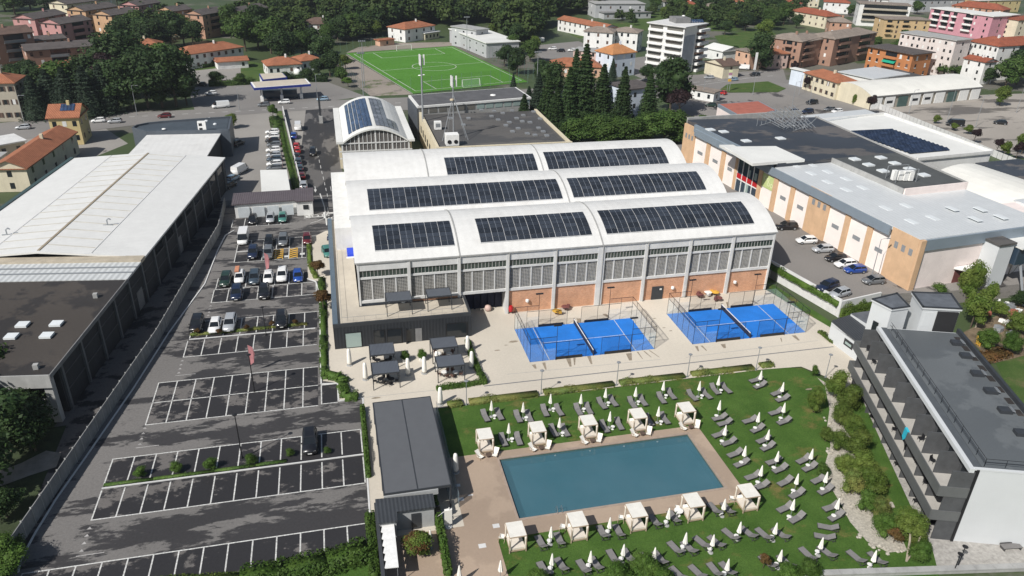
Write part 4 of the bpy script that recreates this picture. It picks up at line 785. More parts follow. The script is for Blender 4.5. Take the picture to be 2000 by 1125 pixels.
ck=thing('red_roof_kiosk','low pavilion with red roofing and grey fascia behind the supermarket','building',P(1450,232)); kq=[P(*q,5) for q in ((1402,203),(1482,197),(1518,216),(1450,230))]; MB().prism(kq,0,4).build('wall','market_pink',ck); MB().prism(kq,4,5).build('fascia','cladding_blue',ck); kc=sum(kq,Vector())/4; MB().prism([kc+(q-kc)*.93 for q in kq],5,5.06).build('roof','red_roofing',ck)
gv=thing('grey_canopy_store','grey flat canopy store between supermarket and white solar roof','building',P(1630,240)); gq=[P(*q,9.3) for q in ((1552,228),(1690,214),(1712,222),(1590,240))]; MB().prism(gq,0,8.9).build('wall','concrete_mid',gv); MB().prism(gq,8.9,9.4).build('roof','market_ribs',gv)
# lattice steel sculpture like canopy frame
ls=thing('steel_lattice_frame','tangle of steel lattice framing standing on the stained supermarket roof','steel frame',P(1515,240,TZ)); r_=random.Random(3)
la=[P(1478,246,DZ),P(1480,222,DZ),P(1545,228,DZ),P(1590,262,DZ),P(1530,262,DZ)]
for i in range(46):
    u,v=r_.random(),r_.random(); a=la[0].lerp(la[2],u).lerp(la[3],v*.75); b=a+Vector((r_.uniform(-3,3),r_.uniform(-3,3),r_.uniform(.5,3.2))); MB().tube((a.x,a.y,DZ),b,.07,n=4).build('strut','steel',ls)
for k in range(9):
    a=la[0].lerp(la[2],k/8)+Vector((0,0,3)); b=la[4].lerp(la[3],k/8)+Vector((0,0,1.6)); MB().tube(a,b,.08,n=4).build('beam','steel',ls); MB().tube((a.x,a.y,DZ),a,.08,n=4).build('post','steel',ls)
# ================================================================ hotel
HO=Vector((62.15,49.1,0)); HD=(Vector((72.0,77.5,0))-HO); HLn=HD.length; HD.normalize(); HN=Vector((HD.y,-HD.x,0))  # HN into building (right)
def hp(s,d,z): q=HO+HD*s+HN*d; return Vector((q.x,q.y,z))
def hbx(mb,s0,s1,d0,d1,z0,z1): return mb.obox(hp(s0,d0,z0),HD*(s1-s0),HN*(d1-d0),(0,0,z1-z0))
ho=thing('hotel_block','three storey hotel block with long dark balconies and grey flat roof','building',hp(15,5,0))
hbx(MB(),.0,HLn,.6,10.6,0,9.9).build('wall','hotel_white',ho); hbx(MB(),.2,HLn-.2,.5,.62,0,9.6).build('facade',M('facade_dark',(.075,.078,.082),.7,.2,1),ho)
hbx(MB(),.25,HLn-.25,1.1,10.3,9.9,9.98).build('roof','hotel_roof',ho)
pr=MB(); hbx(pr,-.05,HLn,-.35,.15,9.55,10.05); pr.build('roof_edge','hotel_white',ho)
pr=MB(); hbx(pr,-.05,.3,.15,10.6,9.9,10.1); pr.build('end_parapet','hotel_white',ho); pr=MB(); hbx(pr,.3,HLn,10.25,10.65,9.9,10.6); pr.build('rear_parapet','anthracite',ho); hbx(MB(),.3,HLn,.16,1.05,9.9,9.96).build('roof_gutter',M('gutter_slate',(.085,.095,.105),.6,.15,.8),ho)
for k in range(12): hbx(MB(),1+k*2.4,2.2+k*2.4,9.4,10.1,9.97,10.05).build('roof_debris','flat_roof_brown',ho)
rl=MB()
for z in (10.55,11.0): rl.path([hp(HLn-.3,1.3,z),hp(.6,1.3,z),hp(.6,10,z)],.03)
for k in range(16): rl.tube(hp(.6+k*1.9,1.3,9.95),hp(.6+k*1.9,1.3,11),.025,n=4)
for k in range(5): rl.tube(hp(.6,1.3+k*2.1,9.95),hp(.6,1.3+k*2.1,11),.025,n=4)
rl.build('roof_railing','black_metal',ho)
nb=9; bw=HLn/nb
for fl,z in enumerate((3.2,6.5)):
    hbx(MB(),-.05,HLn+.2,-2.6,.5,z-.22,z).build('balcony_slab','concrete_mid',ho)
    pr=MB(); hbx(pr,-.05,HLn+.2,-2.72,-2.6,z-.35,z+.95); hbx(pr,-.1,.05,-2.6,.5,z-.35,z+.95); hbx(pr,HLn+.1,HLn+.25,-2.6,.5,z-.35,z+.95); pr.build('balcony_parapet',M('balcony_dark',(.115,.12,.12),.6,.1,.8),ho)
    hbx(MB(),.05,HLn,-2.5,.5,z+.005,z+.02).build('balcony_floor',M('balcony_tile',(.42,.405,.375),.8,.1,1),ho)
for fl,z in enumerate((0,3.22,6.52)):
    for k in range(nb+1):
        s=min(HLn-.12,k*bw); hbx(MB(),s,s+.12,-1.9 if z else -1.7,.5,z+.02,(3.0,6.25,9.5)[fl]).build('divider','facade_dark',ho)
    for k in range(nb):
        w=hbx(MB(),k*bw+.5,k*bw+2.6,.42,.5,z+.1,z+2.4).build('window','glass_dark',ho); hbx(MB(),k*bw+1.5,k*bw+1.6,.38,.42,z+.1,z+2.4).build('window_bar','anthracite',w)
hbx(MB(),-.16,-.02,.35,.6,0,10).build('edge_trim','black_metal',ho)
r_=random.Random(5)
for fl,z in enumerate((.08,3.23,6.53)):
    for k in range(nb):
        if r_.random()<.75:
            p=hp(k*bw+r_.uniform(.8,2.4),-1.+r_.uniform(-.4,.4),z); t=thing('balcony_chair',f'dark chair on the {["ground floor patio","lower balcony","upper balcony"][fl]} of the hotel, {ORD[nb-1-k]} bay from the stair tower','chair',p,r_.random()*6,'hotel balcony chairs')
            MB().obox((-.25,-.25,.42),(.5,0,0),(0,.5,0),(0,0,.05)).build('seat','black_metal',t,wl=False); MB().obox((-.25,.2,.47),(.5,0,0),(0,.05,0),(0,.05,.42)).build('backrest','black_metal',t,wl=False)
            for x in (-.22,.22):
                for y in (-.22,.22): MB().tube((x,y,0),(x,y,.42),.02,n=4).build('leg','black_metal',t,wl=False)
tw=MB(); p=P(1817,885,7.2); tag(MB().add([hp(1.8+7.4,-2.78,7.45),hp(2.7+7.4,-2.78,7.5),hp(2.8+7.4,-2.8,6.2),hp(2.3+7.4,-2.82,5.9),hp(1.9+7.4,-2.79,6.5),hp(1.8+7.4,-2.5,7.47),hp(2.7+7.4,-2.5,7.52)],[(0,1,2,3,4),(0,5,6,1)]).build('towel','turquoise'),'turquoise towel hung over the upper hotel balcony','towel')
for i,(px,py) in enumerate(((1868,672),(1886,697),(1908,732),(1934,766),(1962,804),(1994,848))):
    p=P(px,py,10); t=thing('roof_vent',f'dark boxy roof vent on the hotel roof, {ORD[i]} from the stair towers','vent',p,math.atan2(HD.y,HD.x),'hotel roof vents')
    MB().box(-.5,.5,-.7,.7,0,.42).build('case','anthracite',t,wl=False); MB().obox((-.5,-.9,.3),(1,0,0),(0,.35,.12),(0,0,.14)).build('hood','grey_metal',t,wl=False)
# stair towers and sheds beyond the hotel
def tower(label,top,z,base,cat='building'):
    q=[P(*a,z) for a in top]; c0=sum(q,Vector())/4; t=thing('stair_tower',label,cat,(c0.x,c0.y,0))
    MB().prism([c0+(p-c0)*.93 for p in q],base,z-.25).build('wall','hotel_white',t); MB().prism(q,z-.25,z).build('roof_edge','hotel_white',t); MB().prism([c0+(p-c0)*.93 for p in q],z,z+.05).build('roof',M('tower_roof',(.12,.13,.145),.5,.3,.7),t)
    pr=MB()
    for a,b in zip(q,q[1:]+q[:1]): d=b-a; n_=Vector((-d.y,d.x,0)).normalized()*.22; pr.obox(Vector((a.x,a.y,z)),d,n_,(0,0,.18))
    pr.build('parapet','anthracite',t); return t,q,c0
t,q,c0=tower('square white stair tower with small window beside the hotel',[(1702,585),(1742,605),(1778,600),(1752,573)],12.2,0)
a,b=q[0],q[1]; d=(b-a); MB().obox(a+d*.35+Vector((d.y,-d.x,0)).normalized()*.0+Vector((0,0,-4.4)),d*.25,Vector((d.y,-d.x,0)).normalized()*.1,(0,0,1.6)).build('window','glass_dark',t)
t,q,c0=tower('white stair tower with open dark loggia at the hotel end',[(1780,571),(1802,601),(1880,605),(1858,574)],13,0)
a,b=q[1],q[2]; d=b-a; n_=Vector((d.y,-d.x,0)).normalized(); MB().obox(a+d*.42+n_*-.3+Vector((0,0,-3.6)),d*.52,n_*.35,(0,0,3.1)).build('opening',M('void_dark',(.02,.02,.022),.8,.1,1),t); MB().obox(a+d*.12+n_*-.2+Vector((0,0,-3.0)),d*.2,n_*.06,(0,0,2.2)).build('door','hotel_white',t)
sh=thing('shed','white shed with dark ribbed mono pitch roof beside the padel courts','shed',(74,84,0))
sq=[P(1625,626,3.6),P(1680,672,3.1),P(1722,666,3.1),P(1662,614,3.6)]; MB().prism([(p.x,p.y) for p in sq],0,3.0).build('wall','hotel_white',sh); MB().add([p for p in sq]+[p-Vector((0,0,.3)) for p in sq],[(0,1,2,3),(0,1,5,4),(1,2,6,5),(2,3,7,6),(3,0,4,7)]).build('roof','slate_ribs',sh); MB().add([p-Vector((0,0,.3)) for p in sq]+[Vector((p.x,p.y,2.9)) for p in sq],[(0,1,5,4),(1,2,6,5),(2,3,7,6),(3,0,4,7)]).build('gable','hotel_white',sh)
a,b=sq[0],sq[1]; d=Vector((b.x-a.x,b.y-a.y,0)); n_=Vector((d.y,-d.x,0)).normalized(); n_=n_ if n_.x<0 else -n_
w=MB().obox(Vector((a.x,a.y,1.3))+d*.52,d*.3,n_*.05,(0,0,1.1)).build('window','glass_dark',sh); MB().obox(Vector((a.x,a.y,1.6))+d*.57+n_*.06,d*.2,n_*.03,(0,0,.4)).build('window_pane','glass_pale',w)
s2=thing('link_roof','low link building with grey flat roof between shed and stair tower','building',P(1690,640)); l2=[P(1662,612,4),P(1700,636,4),P(1715,640,4),P(1705,606,4)]; MB().prism(l2,0,3.9).build('wall','hotel_white',s2); MB().prism(l2,3.9,4.0).build('roof','tower_roof',s2)
# retaining wall with ivy
rw=thing('retaining_wall','pale concrete retaining wall with ivy hanging below the market car park','wall',(79,104,0))
for a,b,h in (((77.4,114),(81.0,96.9),3.3),((81.0,96.7),(90,98.4),3.1),((77.4,114),(77.2,122),3.3)):
    a,b=Vector((*a,0)),Vector((*b,0)); d=b-a; n_=Vector((-d.y,d.x,0)).normalized()*.3; MB().obox(a,d,n_,(0,0,h)).build('wall_section','concrete_light',rw)
# ---------------------------------------------------------------- long louvre roof pavilion
pv=thing('louvre_pavilion','long dark grey louvre roofed pavilion between car park and lawn','building',(6,74,0))
x0,x1,y0,y1,z=2.3,9.6,65.2,82.4,3.4
for a,b in ((x0,5.9),(6.05,x1)):
    n=56
    for i in range(n):
        y=y0+(y1-y0)*i/n; MB().obox((a,y,z-.06),(b-a,0,0),(0,(y1-y0)/n*.94,.05),(0,0,.03)).build('louvre',M('louvre_grey',(.14,.146,.155),.45,.05,1,metal=.3),pv)
fr=MB(); fr.box(x0-.12,x0,y0-.1,y1+.1,z-.25,z+.05); fr.box(x1,x1+.12,y0-.1,y1+.1,z-.25,z+.05); fr.box(x0,x1,y1,y1+.12,z-.25,z+.05); fr.box(x0,x1,y0-.12,y0,z-.25,z+.05); fr.box(5.9,6.05,y0,y1,z-.25,z-.02); fr.build('frame','anthracite',pv)
for x in (x0,x1):
    for k in range(5): y=y0+(y1-y0)*k/4; MB().box(x-.08,x+.08,y-.08,y+.08,.08,z-.25).build('post','anthracite',pv)
for k in range(8): y=y0+(y1-y0)*k/8; MB().box(x1-.03,x1+.01,y+.05,y+(y1-y0)/8-.05,.08,z-.3).build('glass_wall','glass_smoke',pv)
for k in range(6): y=64.9+18.3*k/6; MB().box(10.5,10.54,y+.05,y+3.0,.08,2.1).build('glass_screen','glass_smoke',pv)
for k in range(4): y=y0+(y1-y0)*k/4; MB().box(x0+.01,x0+.05,y+.05,y+(y1-y0)/4-.05,.08,z-.3).build('side_panel','anthracite_wall',pv)
# service building below it
sb=thing('service_block','L shaped service block with dark ribbed roof below the louvre pavilion','building',(4.5,63,0))
MB().prism([(1.4,64.8),(7.4,64.5),(7.4,62.7),(3.3,62.8),(3.2,61.3),(1.4,61.4)],.06,2.9).build('wall',M('wall_grey_pale',(.36,.37,.37),.8,.1,.8),sb); MB().prism([(1.25,64.9),(7.55,64.5),(7.5,62.4),(3.4,62.5),(3.3,61.1),(1.25,61.2)],2.9,3.1).build('roof','slate_ribs',sb); MB().box(1.1,1.45,50,64.9,.06,2.6).build('side_wall','anthracite_wall',sb)
MB().box(4.9,5.9,62.62,62.69,.06,2.3).build('door','anthracite',sb); MB().box(2.2,8.2,64.95,65.1,2.5,3.2).build('upstand','wall_grey_pale',sb); MB().box(7.45,8.1,62.9,63.1,.06,2.6).build('side_door','black_metal',sb)
cp=thing('white_carport_sheet','bright white canopy sheet with scalloped edge in the service court','canopy',(2.1,58,0)); pts=[(2.95,61.3),(2.85,55.4),(1.5,55.5)]
for k in range(6): yy=55.5+k*.97; pts+=[(1.5,yy+.1),(1.72,yy+.97)]
MB().prism(pts+[(1.5,61.35)],2.45,2.55).build('sheet','white_paint',cp)
for x,y in ((2.8,61),(2.75,55.6),(1.6,55.6),(1.6,61)): MB().tube((x,y,.06),(x,y,2.45),.04,n=5).build('post','grey_metal',cp)
lw=thing('low_court_wall','low dark topped wall closing the service court','wall',(5,54.5,0)); MB().box(3.2,8.1,53.9,54.2,.06,1.3).build('wall','wall_grey_pale',lw); MB().box(3.1,8.2,53.85,54.25,1.3,1.4).build('coping','anthracite',lw)
bw_=thing('boundary_wall','low stone boundary wall along the bottom of the hotel garden','wall',P(1800,1117)); a,b=P(1560,1124),P(2080,1106); d=b-a; MB().obox(a,d,Vector((0,-.5,0)),(0,0,.5)).build('wall','concrete_mid',bw_)
for k in range(14): MB().obox(a+d*(k/14)+Vector((0,-.6,.5)),d*(.98/14),(0,.7,0),(0,0,.12)).build('coping','concrete_mid',bw_)
# concrete fence along the left of the car park: one slab after another
fe=thing('concrete_fence','long grey concrete slab fence between car park and industrial hall yard','fence',(-30,100,0))
fpts=[Vector((-36.6,62,0)),Vector((-35.9,66,0)),Vector((-32.6,86,0)),Vector((-28.6,110,0)),Vector((-25.3,140,0)),Vector((-23.9,152,0)),Vector((-24.3,169,0))]
for a,b in zip(fpts,fpts[1:]):
    d=b-a; n=max(1,round(d.length/2.1)); nn=Vector((-d.y,d.x,0)).normalized()*.1
    for k in range(n):
        MB().obox(a+d*(k+.03)/n,d*(.94/n),nn,(0,0,2.15)).build('slab',M('fence_slab',(.24,.245,.245),.85,.2,.7,streak=.25),fe); MB().obox(a+d*(k-.02)/n-nn*.4,d*(.045/n),nn*1.8,(0,0,2.3)).build('fence_post','concrete_mid',fe)
# gate house and white car port of the upper lot
gh=thing('gate_house','long low white garage with purple grey ribbed roof facing the car park','building',P(530,415))
gA,gB=P(466,416),P(560,402); gq=[P(468,424),P(567,409),P(568,421),P(594,417),P(591,385),P(464,396)]
GH=3.0; a,b=P(470,425),P(568,412)
MB().prism([(-21.5,160.6),(-8.9,161.2),(-8.9,167.5),(-21.8,167)],0,GH).build('wall','render_white',gh); MB().prism([(-8.8,159.8),(-5.4,159.9),(-5.5,167.5),(-8.8,167.5)],0,GH).build('office','render_white',gh)
MB().prism([(-22,160.2),(-8.7,160.9),(-8.7,167.6),(-22.2,167.4)],GH,GH+.25).build('roof','purple_ribs',gh); MB().prism([(-9.0,159.4),(-5.1,159.5),(-5.2,167.7),(-9.0,167.7)],GH+.26,GH+.5).build('office_roof','purple_ribs',gh)
for k in range(4): MB().box(-20.9+k*3,-18.5+k*3,160.5,160.68,.05,2.3).build('garage_door',M('door_pale',(.52,.56,.58),.6,.1,1),gh)
MB().box(-7.4,-6.3,159.74,159.8,1.4,2.4).build('window','glass_dark',gh)
cpw=thing('white_car_port','white flat car port roof above the upper parking row','canopy',P(540,380)); cz=3.1; cq=[P(508,332,cz),P(560,331,cz),P(569,382,cz),P(511,383,cz)]; MB().prism(cq,cz-.25,cz).build('roof','white_roof',cpw); c0=sum(cq,Vector())/4
for p in cq:
    q=c0+(p-c0)*.92; MB().tube((q.x,q.y,0),(q.x,q.y,cz-.25),.07).build('post','grey_metal',cpw)
# fence strip between upper lots
uw=thing('lot_divider_wall','long low wall with narrow grass strip between the two upper car parks','wall',P(570,300)); a,b=P(552,215),P(592,385); d=b-a; MB().obox(a,d,Vector((.22,0,0)),(0,0,1.3)).build('wall','concrete_light',uw)
struct('grass_strip',MB().prism([P(540,218),P(550,217),P(590,384),P(574,386),P(556,300)],-.03,.15),'field_grass')
# fuel station
fs=thing('fuel_station_canopy','fuel station canopy with blue fascia by the street','canopy',P(550,180)); z=5.2; q=[P(489,161,z),P(598,154,z),P(607,164,z),P(496,172,z)]; MB().prism(q,z-.75,z).build('fascia','blue_fascia',fs); c0=sum(q,Vector())/4; MB().prism([c0+(p-c0)*.99 for p in q],z,z+.12).build('edge','white_paint',fs); MB().prism([c0+(p-c0)*.93 for p in q],z+.12,z+.16).build('roof','beige_terrace',fs)
for u in (.15,.5,.85): p=q[0].lerp(q[1],u).lerp(q[3].lerp(q[2],u),.5); MB().box(p.x-.3,p.x+.3,p.y-.3,p.y+.3,0,z-.75).build('column','white_paint',fs); MB().box(p.x-.5,p.x+.5,p.y-2.2,p.y-1.2,0,1.7).build('pump','white_paint',fs)
MB().box(c0.x-7,c0.x+5,c0.y+.5,c0.y+2.5,0,2.8).build('shop','glass_blue',fs)
f2=thing('fuel_station_shop','small fuel station shop with blue edged flat roof behind the canopy','building',P(533,158)); z=3.6; q=[P(506,144,z),P(552,142,z),P(561,151,z),P(513,156,z)]; MB().prism(q,0,z-.8).build('wall','render_white',f2); MB().prism(q,z-.8,z).build('fascia','blue_fascia',f2); c0=sum(q,Vector())/4; MB().prism([c0+(p-c0)*.94 for p in q],z,z+.06).build('roof','beige_terrace',f2); q0=q[3]; MB().box(q0.x+1,q0.x+4,q0.y-.05,q0.y,.8,2.2).build('window','glass_dark',f2)
pt=P(582,147); tk=thing('white_tank','white rounded tank beside the fuel station shop','tank',pt); MB().lathe([(.3,0),(1.2,.3),(1.4,1),(1.2,1.9),(.4,2.4)],10,pt).build('shell','white_paint',tk,True); MB().box(pt.x-.6,pt.x+.6,pt.y-.6,pt.y+.6,0,.2).build('foot','concrete_mid',tk)
sp=P(627,240); sg=thing('entrance_pylon','tall dark pylon with base box at the lane entrance','sign',sp); MB().box(sp.x-.3,sp.x+.3,sp.y-.2,sp.y+.2,2.2,8).build('pylon','anthracite',sg); MB().box(sp.x-.5,sp.x+.6,sp.y-.7,sp.y+.5,0,2.2).build('base','concrete_mid',sg)
fy=P(1422,178); fp_=thing('price_pylon','coloured price pylon with yellow panel on the traffic island','sign',fy); 
for dx in (-.45,.45): MB().tube((fy.x+dx,fy.y,0),(fy.x+dx,fy.y,8),.09).build('leg','steel',fp_)
for z,m2 in ((3.6,'yellow_paint'),(4.9,'white_paint'),(5.9,M('mauve_panel',(.4,.2,.3),.6,.1,1)),(6.9,'pale_sign')): MB().box(fy.x-.6,fy.x+.6,fy.y-.15,fy.y+.15,z,z+.95).build('panel',m2,fp_)
sp=P(1472,146); t=thing('tall_white_banner_sign','tall white banner sign beside the street','sign',sp); MB().box(sp.x-.5,sp.x+.5,sp.y-.1,sp.y+.1,2,9).build('panel','white_paint',t); MB().tube(sp,sp+Vector((0,0,2.2)),.12).build('post','steel',t)
# ================================================================ the town
for nm,c in dict(pink=(.47,.25,.24),salmon=(.44,.26,.18),orange=(.50,.32,.19),brick_town=(.33,.19,.14),brick_mid=(.34,.205,.15),cream=(.64,.58,.44),yellow=(.58,.47,.24),white=(.72,.72,.70),white_blue=(.60,.66,.74),beige=(.42,.38,.31),pale_pink=(.58,.42,.37),rose=(.56,.27,.32),orange_deep=(.46,.19,.075),ochre=(.55,.40,.22),greyw=(.42,.43,.44),peach=(.58,.37,.26),pinkwhite=(.66,.60,.57)).items(): M('w_'+nm,c,.85,.1,.25,streak=.1)
hr=random.Random(4)
def house(label,A,B,h,depth,wall,roof,rmat,fl,nf,ns,cat='house',bal=(),rise=None,over=.5,win='glass_dark',name='house',base=0,wh=1.4,ww=1.0,balmat='white_paint',sill=False,shut=None,group=None,chim=1):
    A,B=P(*A,h),P(*B,h); d=B-A; d.z=0; W_=d.length; u=d.normalized(); n=Vector((-u.y,u.x,0))
    if n.dot(Vector((A.x,A.y,0)))<0: n=-n
    t=thing(name,label,cat,(A.x+d.x/2+n.x*depth/2,A.y+d.y/2+n.y*depth/2,base),0,group)
    def q(a,b,z): r=A+u*a+n*b; return Vector((r.x,r.y,z))
    MB().prism([q(0,0,0),q(W_,0,0),q(W_,depth,0),q(0,depth,0)],base,h).build('wall','w_'+wall,t)
    o=over; rz=rise if rise is not None else min(W_,depth)*.22; c=[q(-o,-o,h),q(W_+o,-o,h),q(W_+o,depth+o,h),q(-o,depth+o,h)]
    lo=[p-Vector((0,0,.25)) for p in c]
    if roof=='flat':
        r=MB().prism(c,h,h+.35).build('roof',rmat,t)
    else:
        if roof=='hip':
            if W_>=depth: k=depth/2*.95; r1,r2=q(k,depth/2,h+rz),q(W_-k,depth/2,h+rz); F=[(0,1,5,4),(1,2,5),(2,3,4,5),(3,0,4)]
            else: k=W_/2*.95; r1,r2=q(W_/2,k,h+rz),q(W_/2,depth-k,h+rz); F=[(0,1,4),(1,2,5,4),(2,3,5),(3,0,4,5)]
        elif roof=='g': r1,r2=q(-o,depth/2,h+rz),q(W_+o,depth/2,h+rz); F=[(0,1,5,4),(2,3,4,5)]
        else: r1,r2=q(W_/2,-o,h+rz),q(W_/2,depth+o,h+rz); F=[(3,0,4,5),(1,2,5,4)]
        mb=MB().add(c+[r1,r2],F); mb.add(c+lo,[(0,1,5,4),(1,2,6,5),(2,3,7,6),(3,0,4,7),(4,5,6,7)]); r=mb.build('roof',rmat,t)
        if roof=='g':
            for x in (0,W_): MB().poly([q(x,0,h),q(x,depth,h),q(x,depth/2,h+rz)]).build('gable','w_'+wall,t)
        if roof=='x':
            for y in (0,depth): MB().poly([q(0,y,h),q(W_,y,h),q(W_/2,y,h+rz)]).build('gable','w_'+wall,t)
    if chim:
        p=q(W_*.62,depth*.45,h); MB().box(p.x-.35,p.x+.35,p.y-.35,p.y+.35,h,h+(rz if roof!='flat' else .3)+.9).build('chimney','w_'+wall,r)
    fh=(h-base)/fl
    def winrow(org,dirv,length,cnt,out,skip=()):
        for f_ in range(fl):
            for k in range(cnt):
                uu=(k+.5)/cnt
                if any(a<=uu<=b for a,b in skip) : continue
                c_=org+dirv*length*uu+Vector((0,0,base+fh*f_+fh*.52)); 
                w=MB().obox(c_-dirv*ww/2-out*.02+Vector((0,0,-wh/2)),dirv*ww,out*.06,(0,0,wh)).build('window',win if hr.random()<.68 else ('tile_brown' if hr.random()<.6 else 'w_white'),t)
                if shut:
                    for s in (-1,1): MB().obox(c_+dirv*(s*ww*.8-ww*.22)+out*.02+Vector((0,0,-wh/2)),dirv*ww*.44,out*.08,(0,0,wh)).build('shutter',shut,w)
                if sill: MB().obox(c_-dirv*ww*.65+out*.02+Vector((0,0,-wh/2-.3)),dirv*ww*1.3,out*.1,(0,0,.25)).build('sill','white_paint',w)
    g0=lambda a,b: Vector((q(a,b,0).x,q(a,b,0).y,0))
    if nf: winrow(g0(0,0),u,W_,nf,-n,bal)
    if ns: winrow(g0(0,0),n,depth,ns,-u); winrow(g0(W_,0),n,depth,ns,u)
    for a,b in bal:
        for f_ in range(0 if fl>5 else 1,fl):
            z=base+fh*f_; s=q(W_*a,0,z); e=MB().obox(s-n*1.3,u*W_*(b-a),n*1.3,(0,0,.15)); e.obox(s-n*1.3,u*W_*(b-a),n*.1,(0,0,1.05)); bo=e.build('balcony',balmat,t)
            MB().obox(s-n*.04+u*.3+Vector((0,0,1.0)),u*(W_*(b-a)-.6),n*.03,(0,0,fh-1.35)).build('recess_glazing',win,bo)
    return t
G1='brick and plaster apartment blocks at the upper left'
house('pink plaster block with brown gable roof, farthest left of the pink blocks',(67,37),(128,26),11,11,'pink','g','tile_grey',4,4,2,'apartment block',((.3,.6),),1.8,group=G1,name='apartment_block',balmat='w_pink')
house('pink plaster block with balconies in shade, in front of the other pink one',(117,47),(177,38),11,11,'pink','g','tile_grey',4,4,2,'apartment block',((.35,.75),),1.8,group=G1,name='apartment_block',balmat='w_pink')
house('orange plaster block partly hidden, between the pink block and hillside trees',(166,21),(228,12),11,11,'orange','g','tile_grey',4,4,2,'apartment block',(),1.8,group=G1,name='apartment_block')
house('orange plaster block with lit gable beside the dark trees',(217,30),(270,22),11,11,'orange','g','tile_grey',4,3,2,'apartment block',(),1.8,group=G1,name='apartment_block')
house('deep pink block rising behind the orange gable block',(270,11),(312,4),11,11,'pink','g','tile_grey',4,3,2,'apartment block',(),1.8,group=G1,name='apartment_block')
house('pale orange block half hidden by trees, fifth along the row',(338,22),(374,17),11,10,'orange','g','tile_grey',4,3,2,'apartment block',(),1.8,group=G1,name='apartment_block')
house('brown block with dark balconies behind the trees, near the white villa',(395,29),(440,21),11,10,'salmon','g','tile_grey',4,3,2,'apartment block',((.3,.8),),1.8,group=G1,name='apartment_block',balmat='w_brick_town')
house('apricot gabled block at the right end of the plaster block row',(470,24),(522,14),11,10,'salmon','g','tile_grey',4,3,2,'apartment block',(),1.8,group=G1,name='apartment_block')
house('dark brick block with glazed balconies at the left edge',(-60,73),(63,62),13,12,'brick_town','g','tile_brown',4,7,2,'apartment block',((.5,.85),),2,group=G1,name='apartment_block',balmat='grey_metal')
house('long brick block with grey roof above the red tiled roofs',(50,99),(195,88),9,11,'brick_town','g','tile_grey',3,8,2,'apartment block',((.3,.55),),1.6,group=G1,name='apartment_block',balmat='grey_metal')
house('small pinkish block squeezed between brick block and pink blocks',(62,80),(128,74),8,9,'salmon','g','tile_grey',3,4,1,'apartment block',(),1.2,group=G1,name='apartment_block')
house('grey and cream block at the very top left behind the pink roofs',(130,8),(225,-4),10,12,'cream','g','tile_grey',3,5,2,'apartment block',(),1.5,group=G1,name='apartment_block')
house('low house with broad orange hip roof below the long brick block',(84,148),(205,126),5,12,'salmon','hip','tile_orange',2,5,2)
house('orange roofed house almost hidden among dark trees at upper left',(228,92),(315,89),5.5,11,'cream','hip','tile_orange',2,4,2)
house('long white two storey villa with orange hip roof behind clipped hedge',(362,107),(474,91),5.8,11,'white','hip','tile_orange',2,8,3,rise=2.2,ww=1.1)
house('small white garage with orange roof in front of the white villa',(424,121),(484,117),3,6,'white','g','tile_orange',1,3,0,rise=1.2,chim=0)
house('tall beige house with orange hip roof at the left edge',(-60,163),(26,161),11.4,10,'beige','hip','tile_orange',3,5,3,shut='tile_brown',ww=.8)
house('yellow house with orange roof carrying rooftop solar panels',(93,230),(152,228),7.6,9,'yellow','g','tile_orange',2,3,2,rise=2.6)
house('long low house with orange corrugated roof beside the industrial hall',(50,328),(147,258),5.6,7.5,'cream','g','tile_orange',2,5,1,rise=1.8)
house('low beige shed roof at the left edge of the courtyard',(-40,292),(48,276),3.2,8,'beige','flat','concrete_light',1,3,0,'shed',chim=0,name='shed')
house('dark roofed lean-to shed by the courtyard garden',(-30,330),(10,300),3,7,'greyw','flat','concrete_mid',1,1,0,'shed',chim=0,name='shed')
for i,(x,y) in enumerate(((118,206),)):
    t=thing('house_solar_panels','small grid of blue solar panels on the orange roof of the yellow house','solar panels',P(132,207,9)); hA,hB=P(93,230,7.6),P(152,228,7.6); hu=(hB-hA); hn=Vector((-hu.y,hu.x,0)).normalized(); rp=lambda a,b: hA+hu*a+hn*b+Vector((0,0,2.6*(b+.5)/5.0)); A=rp(.38,4.2); B=rp(.86,4.2); C=rp(.38,1.7); bm2=MB().box(0,1,0,1,0,.06).mesh('panel','solar_blue')
    for a in range(4):
        for b in range(2):
            o=A.lerp(B,a/4)+(C-A)*(b/2)+Vector((0,0,.12)); e1=(B-A)*.23; e2=(C-A)*.46; MB().obox(o,e1,e2,(0,0,.05)).build('panel','solar_blue',t)
# middle distance
house('white villa with dark brown hip roof among the trees',(590,46),(652,47),6.5,11,'white','hip','tile_brown',2,5,2)
house('white cottage with orange hip roof and lower wing near the fuel station',(522,128),(588,124),4.2,10,'white','hip','tile_orange',1,5,2,rise=2.2)
house('white cottage extension with orange gable roof right of the first cottage',(588,119),(628,115),4.2,9,'white','hip','tile_orange',1,3,2,rise=1.8)
house('white changing house with orange hip roof behind the football pitch',(791,57),(849,49),6.2,12,'white','hip','tile_orange',2,4,2,rise=2.2)
house('low shed with pale flat roof beside the changing house',(830,66),(858,62),3,4,'cream','flat','concrete_light',1,4,0,'shed',chim=0,name='shed')
house('tiny shed with red roof at the corner of the football pitch',(742,80),(770,77),2.4,4,'peach','flat','tile_orange',1,1,0,'shed',chim=0,name='shed')
t=house('grey sports pavilion with white stepped roof beside the football pitch',(878,57),(950,85),6.2,16,'greyw','flat','white_roof',2,6,0,'building',chim=0,wh=.6,ww=1.2)
house('pavilion upper storey of grey panels on the white roof',(882,52),(930,60),8.6,8,'greyw','flat','concrete_mid',3,3,1,'building',chim=0,wh=.7,name='pavilion_storey')
house('dark open stand with blue awning right of the sports pavilion',(948,88),(1004,84),3.6,10,'greyw','flat','cladding_blue',1,0,0,'building',chim=0)
